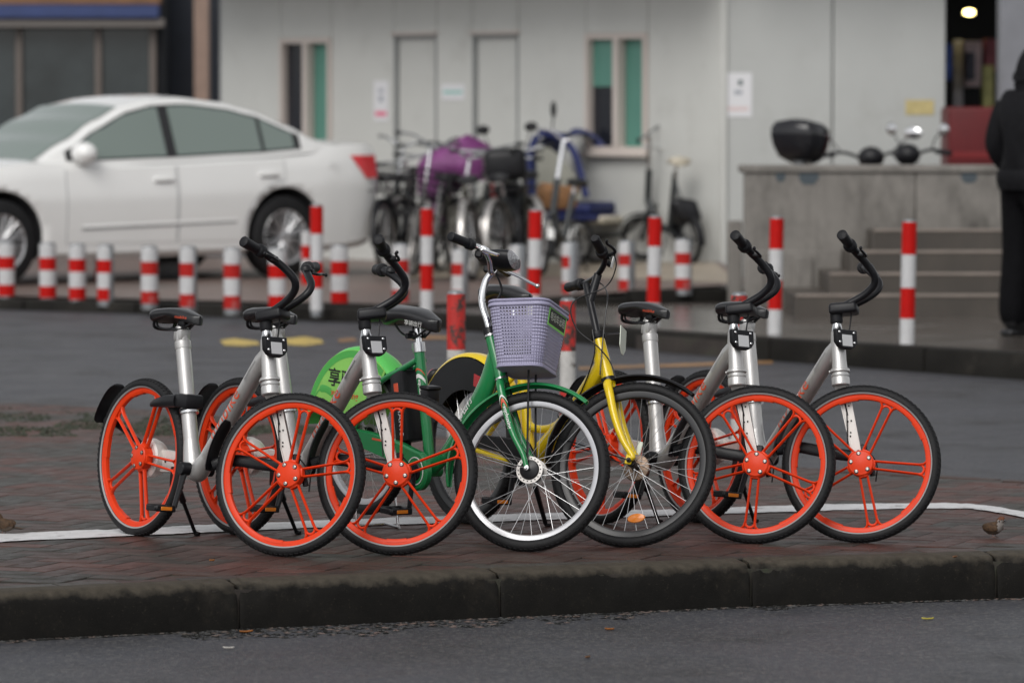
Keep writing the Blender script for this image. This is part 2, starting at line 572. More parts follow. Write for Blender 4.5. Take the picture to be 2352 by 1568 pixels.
def kerb_stone(L, chips, seed, H=0.17, depth=0.125, nx=110):
    prof = [(0.004, -H - 0.06), (0.0, -H), (0.001, -H * 0.75), (0.003, -H * 0.5), (0.005, -0.060), (0.008, -0.042), (0.013, -0.027), (0.021, -0.014), (0.033, -0.005),
            (0.050, 0.000), (0.075, 0.003), (0.10, 0.004), (depth, 0.003), (depth, -H - 0.06)]
    vs, fs = [], []
    k = len(prof)
    for i in range(nx + 1):
        t = i / nx
        e = min(t, 1 - t) * L
        endr = 0.006 * max(0.0, 1 - e / 0.016) ** 1.5
        x = min(max(t * L, 0.002), L - 0.002)
        for j, (y, z) in enumerate(prof):
            w = 1.0 if 4 <= j <= 11 else (0.35 if 1 < j < 4 else 0.0)
            nz = noise.noise(Vector((x * 9 + seed * 7.1, y * 30, z * 18 + seed))) + 0.5 * noise.noise(Vector((x * 31 + seed, y * 60, z * 50)))
            dd = 0.0030 * nz * w
            for (cx, cr, cd) in chips:
                q = math.hypot((t - cx) * L / max(cr, 1e-3), (abs(z + 0.028)) / 0.055)
                if q < 1:
                    dd += 0.020 * cd * (1 - q * q) * (0.7 + 0.5 * noise.noise(Vector((x * 40, z * 60, seed))))
            if j in (0, k - 1) or j == 1:
                vs.append((x, y, z))
            else:
                inn = Vector((0.75, -0.65)) if 4 <= j <= 8 else (Vector((1, 0)) if j < 4 else Vector((0, -1)))
                if w == 0: inn = Vector((0, 0))
                vs.append((x, y + inn.x * dd + (endr if j < 9 else 0), z + inn.y * dd - (endr if j >= 6 and j < k - 1 else 0)))
    for i in range(nx):
        for j in range(k - 1):
            fs.append((i * k + j, i * k + j + 1, (i + 1) * k + j + 1, (i + 1) * k + j))
    fs.append(tuple(range(k)))
    fs.append(tuple(reversed(range(nx * k, nx * k + k))))
    m_ = MB()
    m_._add(vs, fs)
    return m_.mesh('kerb_stone', M['kerb'], angle=50)
for i in range(len(kp) - 1):
    a, b = kp[i], kp[i + 1]
    L = (b - a).length - 0.006
    ang = math.atan2((b - a).y, (b - a).x)
    link('kerb_stone', kerb_stone(L, _chips.get(i, [(0.3, 0.06, 0.4)]), i + 1), kerb_o, Tr((a.x, a.y, 0)) @ Matrix.Rotation(ang, 4, 'Z') @ Tr((0.003, 0, 0)))
def kerb_back(X, off=0.13):
    for i in range(len(kp) - 1):
        if kp[i].x <= X <= kp[i + 1].x:
            t = (X - kp[i].x) / (kp[i + 1].x - kp[i].x)
            return kp[i].y + (kp[i + 1].y - kp[i].y) * t + off
    return (kp[0].y if X < kp[0].x else kp[-1].y) + off
# grit washed along the foot of the kerb
gm = MB()
rg_ = random.Random(12)
for i in range(5200):
    t = rg_.uniform(0.2, len(kp) - 1.2)
    ii = int(t)
    p = kp[ii].lerp(kp[ii + 1], t - ii)
    cl = noise.noise(Vector((t * 1.7, 0.3, 0))) + 0.6 * noise.noise(Vector((t * 5.0, 2.0, 0)))
    w = 0.03 + 0.42 * max(0.0, cl + 0.15)
    d = 0.01 + w * rg_.random() ** 1.3
    if d > 0.05 and rg_.random() > 0.25 + 1.4 * max(0, cl): continue
    r_ = rg_.uniform(0.003, 0.012)
    a0 = rg_.uniform(0, 6.28)
    gm.cur = 0 if rg_.random() < 0.82 else 1
    c_ = [(p.x + r_ * 1.6 * math.cos(a0 + q), p.y - d + r_ * math.sin(a0 + q), Z_NEAR + 0.0012) for q in (0, 1.9, 3.3, 4.9)]
    gm._add(c_ + [(p.x, p.y - d, Z_NEAR + r_ * 0.45)], [(0, 1, 4), (1, 2, 4), (2, 3, 4), (3, 0, 4)])
tag(link('grit', gm.mesh('grit', [M['gutter'], M['plaza']], fix=False)), 'dark grit and dirt washed along the foot of the near kerb', 'grit', kind='stuff')
# ---- the island where the bicycles stand
_fe = [at_z(x, y, 0.0) for x, y in ((-900, 884), (0, 926), (400, 946), (1550, 1059), (2250, 1100), (3100, 1150))]
def far_edge(X):
    for i in range(len(_fe) - 1):
        if _fe[i].x <= X <= _fe[i + 1].x:
            t = (X - _fe[i].x) / (_fe[i + 1].x - _fe[i].x)
            return _fe[i].y + (_fe[i + 1].y - _fe[i].y) * t
    return _fe[0].y if X < _fe[0].x else _fe[-1].y
isl = MB()
_n = 60
_xs = [-4.9 + 9.6 * i / _n for i in range(_n + 1)]
isl.grid(lambda u, v: (_xs[int(round(u * _n))], kerb_back(_xs[int(round(u * _n))]) * (1 - v) + far_edge(_xs[int(round(u * _n))]) * v, -0.0055), _n, 1)
for i in range(_n):
    x0, x1 = _xs[i], _xs[i + 1]
    isl._add([(x0, far_edge(x0), -0.011), (x1, far_edge(x1), -0.011), (x1, far_edge(x1), -0.3), (x0, far_edge(x0), -0.3)], [(0, 1, 2, 3)])
island = tag(link('pavement', isl.mesh('pavement', M['joint'])), kind='structure')
# far edging of the island: a low concrete strip, stone by stone
for i in range(11):
    x0 = -4.6 + i * 0.85
    x1 = x0 + 0.84
    a, b = Vector((x0, far_edge(x0), 0)), Vector((x1, far_edge(x1), 0))
    L = (b - a).length
    e = MB()
    e.rbox((L / 2, 0.03, -0.08), (L - 0.008, 0.10, 0.16), 0.008, 1)
    link('edging_stone', e.mesh('edging_stone', M['brick_brown']), island, Tr(a) @ Matrix.Rotation(math.atan2((b - a).y, (b - a).x), 4, 'Z'))

# bricks: herringbone at 45 degrees with a straight border course along the kerb
def brick_mesh(L, W, m, seed=0, t=0.05, c=0.0028):
    rnd = random.Random(seed)
    x, y = L / 2, W / 2
    vs = [(a * x, b * y, -t) for a, b in ((-1, -1), (1, -1), (1, 1), (-1, 1))]
    vs += [(a * x, b * y, -c) for a, b in ((-1, -1), (1, -1), (1, 1), (-1, 1))]
    vs += [(a * (x - c * rnd.uniform(0.7, 1.6)), b * (y - c * rnd.uniform(0.7, 1.6)), rnd.uniform(-0.0006, 0.0006)) for a, b in ((-1, -1), (1, -1), (1, 1), (-1, 1))]
    fs = [(8, 9, 10, 11)]
    for k in (0, 4):
        for i in range(4):
            j = (i + 1) % 4
            fs.append((k + i, k + j, k + 4 + j, k + 4 + i))
    b = MB()
    b._add(vs, fs)
    return b.mesh('brick', m, angle=20)
_bm = {}
for kname in ('brick_red', 'brick_brown', 'brick_grey'):
    _bm[kname] = [brick_mesh(0.227, 0.112, M[kname], s) for s in range(3)]
_kdir = (kp[5] - kp[2])
_kang = math.atan2(_kdir.y, _kdir.x)
bricks = []
def _kind(x, y):
    s = noise.noise(Vector((x * 0.35, y * 1.5, 3.3))) + 0.55 * noise.noise(Vector((x * 2.3, y * 3.1, 9.0)))
    r_ = random.random()
    if s < -0.10: return 'brick_grey' if r_ < 0.75 else 'brick_brown'
    if s < 0.12: return 'brick_brown' if r_ < 0.6 else ('brick_red' if r_ < 0.85 else 'brick_grey')
    return 'brick_red' if r_ < 0.78 else 'brick_brown'
_rot = Matrix.Rotation(_kang + R(45), 4, 'Z')
_org = Vector((0.0, 21.5, 0))
for ix in range(-75, 76):
    for iy in range(-75, 76):
        d = (ix - iy) % 4
        if d == 0:
            c, a = Vector((ix + 1.0, iy + 0.5, 0)) * 0.115, 0
        elif d == 3:
            c, a = Vector((ix + 0.5, iy + 1.0, 0)) * 0.115, 90
        else:
            continue
        p = _org + _rot @ c
        if abs(p.x) > 0.112 * p.y + 0.9 or p.x < -4.7 or p.x > 4.5:
            continue
        if p.y < kerb_back(p.x) + 0.185 or p.y > far_edge(p.x) - 0.06:
            continue
        bricks.append((p, _kang + R(45 + a), _kind(p.x, p.y)))
_L = 0.0
x = -4.6
while x < 4.5:                                      # border course, bricks lying along the kerb
    x2 = x + 0.23 * math.cos(_kang)
    for row in range(1):
        y = kerb_back(x + 0.115, 0.13) + 0.062
        ang = math.atan2(kerb_back(x2) - kerb_back(x), x2 - x)
        bricks.append((Vector(((x + x2) / 2, y, 0)), ang, 'brick_grey' if random.random() < 0.7 else 'brick_brown'))
    x = x2
def _place(p, ang):
    return Tr((p.x, p.y, random.uniform(-0.0012, 0.0012))) @ Matrix.Rotation(ang + R(random.uniform(-0.8, 0.8)), 4, 'Z') @ Matrix.Rotation(R(random.uniform(-0.3, 0.3)), 4, 'X')
inframe = sorted([b for b in bricks if abs(b[0].x) < 0.1092 * b[0].y], key=lambda b: b[0].y)
near_b = inframe[:300]
_ids = set(id(b) for b in near_b)
rest = [b for b in bricks if id(b) not in _ids]
for p, ang, kn in near_b:
    link('brick', random.choice(_bm[kn]), island, _place(p, ang))
rb = MB()
_order = ('brick_red', 'brick_brown', 'brick_grey')
for p, ang, kn in rest:
    me = random.choice(_bm[kn])
    rb.cur = _order.index(kn)
    rb._add([v.co for v in me.vertices], [tuple(f.vertices) for f in me.polygons], _place(p, ang))
tag(link('bricks', rb.mesh('bricks', [M[k] for k in _order], angle=20, fix=False), island), kind='stuff')
# gap filler where the herringbone meets the border (cut bricks bedded in mortar)
gf = MB()
gf.grid(lambda u, v: (_xs[int(round(u * _n))], kerb_back(_xs[int(round(u * _n))]) + 0.105 + 0.13 * v, -0.004), _n, 1)
link('mortar_strip', gf.mesh('mortar_strip', M['brick_brown']), island)

# painted white bay line, ragged where the bricks joint
_wl = [(-400, 1262, 18), (-60, 1247, 18), (0, 1243, 18), (240, 1232, 17.5), (500, 1220, 17), (900, 1204, 16), (1400, 1188, 15), (1900, 1171, 14), (2170, 1166, 12), (2230, 1167, 11), (2300, 1177, 12), (2352, 1187, 13), (2460, 1210, 14), (2600, 1240, 15)]
wl = MB()
vs, fs = [], []
n_ = 260
for i in range(n_ + 1):
    t = i / n_ * 3000 - 400
    for j in range(len(_wl) - 1):
        if _wl[j][0] <= t <= _wl[j + 1][0]:
            q = (t - _wl[j][0]) / (_wl[j + 1][0] - _wl[j][0])
            y = _wl[j][1] + (_wl[j + 1][1] - _wl[j][1]) * q
            w = _wl[j][2] + (_wl[j + 1][2] - _wl[j][2]) * q
    a = at_z(t, y + 1.5 * noise.noise(Vector((i * 0.11, 0, 0))) + 1.3 * noise.noise(Vector((i * 0.53, 5, 0))), 0.0045)
    b = at_z(t, y - w * (1 + 0.14 * noise.noise(Vector((i * 0.17, 9, 0)))) + 1.4 * noise.noise(Vector((i * 0.6, 2, 0))), 0.0045)
    m1, m2 = a.lerp(b, 0.33), a.lerp(b, 0.66)
    vs += [a, m1, m2, b]
for i in range(n_):
    for j in range(3):
        fs.append((i * 4 + j, i * 4 + 4 + j, i * 4 + 5 + j, i * 4 + 1 + j))
wl._add(vs, fs)
tag(link('painted_line', wl.mesh('painted_line', M['line_white'])), kind='structure')

# moss along the far edge, on the left
ms = MB()
rnd = random.Random(5)
def _moss_w(px):
    return 66 - 0.055 * px if px < 620 else max(0, 32 - (px - 620) * 0.1)
for k in range(9000):
    px = rnd.uniform(-350, 900)
    y0 = 926 + (px * 0.052) + 10
    w = _moss_w(px)
    if w <= 0: continue
    py = y0 + w * rnd.random() ** 0.8
    if noise.noise(Vector((px * 0.012, py * 0.06, 0))) < -0.12: continue
    p = at_z(px, py, 0.0)
    if p.y > far_edge(p.x) - 0.12: continue
    h = rnd.uniform(0.002, 0.009)
    a = rnd.uniform(0, 6.28)
    r_ = rnd.uniform(0.010, 0.034)
    dx, dy = math.cos(a) * r_, math.sin(a) * r_
    ms._add([(p.x - dx, p.y - dy, -0.006), (p.x + dx, p.y + dy, -0.006), (p.x + dy, p.y - dx, -0.006), (p.x + rnd.uniform(-.012, .012), p.y + rnd.uniform(-.012, .012), h)],
            [(0, 1, 3), (1, 2, 3), (2, 0, 3)])
tag(link('moss', ms.mesh('moss', M['moss'], fix=False)), 'low green moss growing along the far edge of the brick pavement', 'moss', kind='stuff')

# ---- far side: kerb, sidewalk, raised forecourt
Z_WALK = 0.178
_fk = [at_road(x, y) for x, y in ((-700, 690), (0, 711), (500, 727), (1000, 749), (1280, 782), (1550, 812), (2352, 873), (3100, 930))]
fk = []
for i in range(len(_fk) - 1):
    fk.append(_fk[i])
fk.append(_fk[-1])
def fk_y(X):
    for i in range(len(fk) - 1):
        if fk[i].x <= X <= fk[i + 1].x:
            t = (X - fk[i].x) / (fk[i + 1].x - fk[i].x)
            return fk[i].y + (fk[i + 1].y - fk[i].y) * t
    return fk[0].y if X < fk[0].x else fk[-1].y
sw = MB()
_nx = 80
_x0, _x1 = fk[0].x + 0.05, fk[-1].x - 0.05
_sx = [_x0 + (_x1 - _x0) * i / _nx for i in range(_nx + 1)]
sw.grid(lambda u, v: (_sx[int(round(u * _nx))], (fk_y(_sx[int(round(u * _nx))]) + 0.14) * (1 - v) + 46 * v, Z_WALK), _nx, 6)
sidewalk = tag(link('sidewalk', sw.mesh('sidewalk', M['walk'])), kind='structure')
bed = MB()
for i in range(len(fk) - 1):
    a, b = fk[i], fk[i + 1]
    bed._add([(a.x, a.y + .03, -0.2), (b.x, b.y + .03, -0.2), (b.x, b.y + .16, -0.2), (a.x, a.y + .16, -0.2), (a.x, a.y + .03, Z_WALK - .03), (b.x, b.y + .03, Z_WALK - .03), (b.x, b.y + .16, Z_WALK - .03), (a.x, a.y + .16, Z_WALK - .03)],
             [(0, 1, 2, 3), (4, 5, 6, 7), (0, 1, 5, 4), (1, 2, 6, 5), (2, 3, 7, 6), (3, 0, 4, 7)])
far_kerb = tag(link('far_kerb', bed.mesh('far_kerb', M['joint'])), kind='structure')
X = _x0
while X < _x1 - 0.3:
    X2 = X + 0.9
    a, b = Vector((X, fk_y(X), 0)), Vector((X2, fk_y(X2), 0))
    L = (b - a).length
    e = MB()
    e.rbox((L / 2, 0.075, Z_WALK + 0.006 - 0.15), (L - 0.006, 0.15, 0.30), 0.022, 2)
    link('kerb_stone', e.mesh('kerb_stone', M['far_kerb']), far_kerb, Tr(a) @ Matrix.Rotation(math.atan2((b - a).y, (b - a).x), 4, 'Z'))
    X = X2
# raised forecourt in front of the white building, with its own dark kerb
_u0, _u1 = at_z(1000, 706, Z_WALK), at_z(1690, 694, Z_WALK)
def plat_z(X):
    t = (X - _u0.x) / (_u1.x - _u0.x)
    return 0.195 + 0.115 * min(1.25, max(0.0, t))
def plat_y(X):
    if X < _u0.x - 0.4: return fk_y(X) + 0.20
    if X < _u0.x:
        t = (X - _u0.x + 0.4) / 0.4
        return (fk_y(_u0.x - 0.4) + 0.20) * (1 - t) + _u0.y * t
    t = (X - _u0.x) / (_u1.x - _u0.x)
    return _u0.y + (_u1.y - _u0.y) * t
pl = MB()
_px1 = _u1.x + 0.10
_pxs = [_x0 + (_px1 - _x0) * i / 60 for i in range(61)]
pl.grid(lambda u, v: (_pxs[int(round(u * 60))], (plat_y(_pxs[int(round(u * 60))]) + 0.12) * (1 - v) + 64 * v, plat_z(_pxs[int(round(u * 60))])), 60, 6)
forecourt = tag(link('forecourt', pl.mesh('forecourt', M['plaza'])), kind='structure')
for i in range(16):
    X = _px1 - (i + 1) * 0.9
    X2 = X + 0.9
    if X < _x0 or X2 < _u0.x - 0.5: break
    a, b = Vector((X, plat_y(X), plat_z(X))), Vector((X2, plat_y(X2), plat_z(X2)))
    L = (b - a).length
    e = MB()
    e.rbox((L / 2, 0.07, -0.12), (L - 0.006, 0.14, 0.25), 0.02, 2)
    link('kerb_stone', e.mesh('kerb_stone', M['far_kerb']), forecourt, Tr(a + Vector((0, 0, 0.006))) @ Matrix.Rotation(math.atan2((b - a).y, (b - a).x), 4, 'Z'))
pp = MB()
_pa = [(900, 640), (1200, 632), (1450, 640), (1700, 651)]
_pq = [at_z(x, y, 0.0) for x, y in _pa]
def _pz(px, py):
    p = at_z(px, py, 0.25)
    for _ in range(5):
        p = at_z(px, py, plat_z(p.x) + 0.004)
    return p
_front = [_pz(x, y) for x, y in _pa]
pp._add(_front + [Vector((p.x + 0.0, 47.0, plat_z(p.x) + 0.004)) for p in _front], [(0, 1, 5, 4), (1, 2, 6, 5), (2, 3, 7, 6)])
tag(link('pale_paving', pp.mesh('pale_paving', M['plaza_pale'])), kind='structure')

# ---- road markings: two worn yellow patches of a speed hump, a faded orange edge line
def road_patch(name, pts, m, dz=0.004, n=14, amp=0.5):
    b = MB()
    top, bot = [], []
    vs = []
    k = len(pts)
    for i in range(k):
        (x0, y0), (x1, y1) = pts[i], pts[(i + 1) % k]
        for j in range(n):
            t = j / n
            x, y = x0 + (x1 - x0) * t, y0 + (y1 - y0) * t
            p = at_road(x + 2 * amp * noise.noise(Vector((x * 0.3, y * 0.7, 0))), y + amp * noise.noise(Vector((x * 0.2, y * 0.9, 4))))
            vs.append((p.x, p.y, road_z(p.y) + dz))
    b._add(vs, [tuple(range(len(vs)))])
    return tag(link(name, b.mesh(name, m)), kind='structure')
road_patch('road_marking', [(505, 783), (540, 778), (590, 785), (598, 792), (560, 796), (515, 794)], M['line_yellow'], amp=1.2)
road_patch('road_marking', [(655, 779), (700, 774), (738, 781), (746, 789), (700, 795), (660, 792)], M['line_yellow'], amp=1.2)
road_patch('road_marking', [(775, 780), (812, 777), (822, 783), (780, 787)], M['line_orange'], amp=1.0)
road_patch('road_marking', [(930, 770), (1030, 772), (1025, 780), (940, 779)], M['line_orange'], amp=1.0)
road_patch('road_marking', [(1330, 843), (1560, 836), (1775, 829), (1775, 836), (1560, 843), (1330, 850)], M['line_orange'], amp=0.8)

# ================================================================== BICYCLE KIT
class Kit:
    """parts of one bicycle; u forward, l left, z up, origin below the rear axle"""
    def __init__(s):
        s.parts = []
    def add(s, name, me, steer=False, M0=None, subs=None, label=None):
        s.parts.append((name, me, steer, M0 or Matrix.Identity(4), subs or [], label))
    def build(s, root, S, skip=()):
        for name, me, steer, M0, subs, label in s.parts:
            if name in skip: continue
            o = link(name, me, root, (S @ M0) if steer else M0)
            if label: o['label'] = label
            for sn, sm, sM in subs:
                link(sn, sm, o, sM)
def steer_matrix(p_top, p_low, deg):
    """rotation about the head axis given by two (u, z) points"""
    ax = Vector((p_top[0] - p_low[0], 0, p_top[1] - p_low[1])).normalized()
    o = Vector((p_top[0], 0, p_top[1]))
    return Tr(o) @ Matrix.Rotation(R(deg), 4, ax) @ Tr(-o)
def settle(rear_xy, heading, lean, S, hub_r, hub_f, Rw, rt, lift=0.0, Rf=None):
    """stand the bicycle on both tyres: heading and lean in degrees (lean to the left positive)"""
    Rf = Rf or Rw
    pitch = 0.0
    def pose(p):
        return Rt(heading, 'Z') @ Matrix.Rotation(p, 4, 'Y') @ Rt(-lean, 'X')
    def low(Mx, hub, axle, Rr):
        c = Mx @ hub
        a = (Mx.to_3x3() @ axle).normalized()
        return c.z - ((Rr - rt) * math.sqrt(max(0, 1 - a.z * a.z)) + rt)
    hf = S @ hub_f
    axf = S.to_3x3() @ Vector((0, 1, 0))
    for _ in range(30):
        Mx = pose(pitch)
        dr = low(Mx, hub_r, Vector((0, 1, 0)), Rw) - lift
        df = low(Mx, hf, axf, Rf)
        pitch += (df - dr) / (hub_f.x - hub_r.x) * 0.8
    Mx = pose(pitch)
    dr = low(Mx, hub_r, Vector((0, 1, 0)), Rw) - lift
    c = Mx @ hub_r
    return Tr((rear_xy[0] - (Mx @ Vector((hub_r.x, 0, 0))).x, rear_xy[1] - (Mx @ Vector((hub_r.x, 0, 0))).y, -dr)) @ Mx
# ---- saddles
def saddle_mesh(L, W, m, hump=0.012, thick=0.055, name='seat'):
    """rounded saddle: wide tail at -x, nose at +x, top at z=0"""
    def half(t):
        # t 0 tail .. 1 nose
        w = W / 2 * (math.sin(min(1, t / 0.16) * math.pi / 2) ** 0.6) * (1 - 0.74 * (max(0, t - 0.22) / 0.78) ** 0.72)
        if t > 0.9: w *= math.sqrt(max(0.02, 1 - ((t - 0.9) / 0.1) ** 2 * 0.95))
        return max(w, 0.004)
    def fn(u, v):
        w = half(u)
        a = v * 2 * math.pi
        c, q = math.cos(a), math.sin(a)
        y = w * (abs(c) ** 0.62) * (1 if c >= 0 else -1)
        zc = -0.012 + hump * (1 - u) ** 2 + 0.010 * math.cos((u - 0.5) * 5)
        th = thick * (0.50 + 0.5 * (1 - u) ** 1.5) * (1 - 0.35 * math.exp(-((u - 0.42) / 0.2) ** 2))
        z = zc + (0.017 * (abs(q) ** 0.75) if q >= 0 else -th * (abs(q) ** 0.55) * (0.72 + 0.28 * abs(c)))
        drop = -0.012 * (abs(y) / max(W / 2, 1e-4)) ** 2 if q >= 0 else 0
        return (-L * 0.5 + L * u, y, z + drop)
    b = MB()
    b.grid(lambda u, v: fn(v, u), 28, 26, closeu=True)
    # end caps
    n = 27
    tail = [fn(0, j / 28) for j in range(28)]
    nose = [fn(1, j / 28) for j in range(28)]
    b._add(tail, [tuple(range(28))])
    b._add(nose, [tuple(reversed(range(28)))])
    return b.mesh(name, m, angle=55)
def spoke_mesh(r0, r1, y0, y1, a, rad=0.0010):
    b = MB()
    b.tube([(r0, y0, 0), (r1 * math.cos(a), y1, r1 * math.sin(a))], rad, n=5, caps=False)
    return b.mesh('spoke', M['spoke'], angle=60)
def tyre_mesh(Rw, rt, m=None, stripe=False, tread=True, wide=1.0, n=96):
    b = MB()
    k = 16
    prof = []
    for j in range(k):
        t = 2 * math.pi * j / k
        prof.append((Rw - rt + rt * math.cos(t), rt * wide * math.sin(t)))
    b.lathe(prof, n, 'y', closed_prof=True)
    if tread:                                   # cut rubber blocks, standing slightly proud of the casing
        nb = 88
        for i in range(nb):
            t = 2 * math.pi * i / nb
            for row, off in ((-0.62, 0.0), (0.0, 0.5), (0.62, 0.0)):
                tt = t + off * 2 * math.pi / nb
                c = Vector((math.cos(row), 0, 0))
                T = Matrix.Rotation(-tt, 4, 'Y') @ Tr((Rw - rt + rt * math.cos(row), rt * wide * math.sin(row), 0)) @ Matrix.Rotation(row, 4, 'Z') @ Rt(18 if row >= 0 else -18, 'X')
                b.box((0.0004, 0, 0), (0.0030, rt * 0.40, 2 * math.pi * Rw / nb * 0.62), T=T)
    mats = [m or M['tyre']]
    if stripe:
        b.cur = 1
        mats.append(M['tyre_stripe'])
        for sgn in (-1, 1):
            a0, a1 = 1.98, 2.30
            pr = [((Rw - rt) + (rt + 0.0012) * math.cos(a), sgn * (rt + 0.0012) * wide * math.sin(a)) for a in (a0, (a0 + a1) / 2, a1)]
            b.lathe(pr, n, 'y')
    return b.mesh('tyre', mats, angle=35)

# ------------------------------------------------------------------ silver shared bicycle with orange five-spoke wheels
RW, RT = 0.312, 0.021
def cast_wheel():
    """orange cast wheel: rim, hub disc, five looped double spokes, bolts"""
    rim = MB()
    ro, ri, w = 0.2875, 0.2535, 0.0135
    prof = [(ro, -w), (ro, -w * 0.9), (ro - 0.004, -w - 0.0015), (ro - 0.012, -w - 0.0015), (ro - 0.015, -w + 0.0015), (ri + 0.008, -w + 0.002), (ri + 0.002, -w + 0.005), (ri, 0),
            (ri + 0.002, w - 0.005), (ri + 0.008, w - 0.002), (ro - 0.015, w - 0.0015), (ro - 0.012, w + 0.0015), (ro - 0.004, w + 0.0015), (ro, w * 0.9), (ro, w)]
    rim.lathe(prof, 100, 'y', closed_prof=True)
    # thickened pads where the spokes join
    for i in range(5):
        a0 = 2 * math.pi * i / 5 + math.pi / 2
        pr = [(ri - 0.0022, -0.008), (ri - 0.0025, 0), (ri - 0.0022, 0.008), (ri + 0.006, w - 0.001), (ri + 0.012, w - 0.0005), (ri + 0.012, -w + 0.0005), (ri + 0.006, -w + 0.001)]
        rim.lathe(pr, 10, 'y', a0=-a0 - 0.15, a1=-a0 + 0.15, closed_prof=True)
    rim_me = rim.mesh('wheel', M['orange'], angle=30)
    hub = MB()
    hub.lathe([(0.0, -0.026), (0.030, -0.0255), (0.036, -0.0235), (0.047, -0.0225), (0.0515, -0.018), (0.052, 0.0), (0.0515, 0.018), (0.046, 0.024), (0.0, 0.026)], 40, 'y')
    hub_me = hub.mesh('hub', M['orange'], angle=30)
    sp = MB()
    # stadium loop lying in the wheel plane along +z (u: x)
    def loop(h0, h1, z0, z1):
        pts = []
        for k in range(9):
            a = math.pi + math.pi * k / 8
            pts.append((h0 * math.cos(a), 0, z0 + h0 * math.sin(a)))
        for k in range(1, 8):
            t = k / 8
            pts.append((h0 + (h1 - h0) * t, 0, z0 + (z1 - z0) * t))
        for k in range(9):
            a = math.pi * k / 8
            pts.append((h1 * math.cos(a), 0, z1 + h1 * math.sin(a)))
        for k in range(1, 8):
            t = k / 8
            pts.append((-h1 + (h1 - h0) * t, 0, z1 + (z0 - z1) * t))
        return pts
    sp.tube(loop(0.0150, 0.0190, 0.060, 0.230), 0.0052, n=10, flat=1.0, closed=True)
    for q in (-1, 1):
        # deeper web of each bar behind its rounded face, flared foot at the rim
        pts = [(q * 0.015, 0, 0.050), (q * 0.0157, 0, 0.10), (q * 0.0172, 0, 0.18), (q * 0.0185, 0, 0.225), (q * 0.023, 0, 0.246), (q * 0.034, 0, 0.2545)]
        sp.tube(pts, [0.0100, 0.0095, 0.0090, 0.0095, 0.0105, 0.0080], n=8, flat=0.52, ref=(0, 1, 0))
    sp.rbox((0, 0, 0.0475), (0.036, 0.030, 0.020), 0.006, 2)
    sp_me = sp.mesh('spoke', M['orange'], angle=45)
    bolt = MB()
    bolt.lathe([(0.0075, 0.0), (0.0075, -0.0035), (0.006, -0.0048), (0.0036, -0.0050), (0.0034, -0.002), (0.0, -0.0018)], 14, 'y')
    bolt.cur = 1
    bolt.lathe([(0.0095, 0.0006), (0.0095, -0.0006), (0.0, -0.0006)], 14, 'y')
    bolt_me = bolt.mesh('bolt', [M['bolt'], M['black_paint']])
    subs = [('tyre', tyre_mesh(RW, RT, stripe=True, wide=1.05), None), ('hub', hub_me, None)]
    for i in range(5):
        subs.append(('spoke', sp_me, Matrix.Rotation(2 * math.pi * i / 5, 4, 'Y')))
        a = 2 * math.pi * (i + 0.5) / 5
        subs.append(('bolt', bolt_me, Tr((0.0375 * math.sin(a), -0.0232, 0.0375 * math.cos(a)))))
    return rim_me, subs
_cw, _cw_subs = cast_wheel()

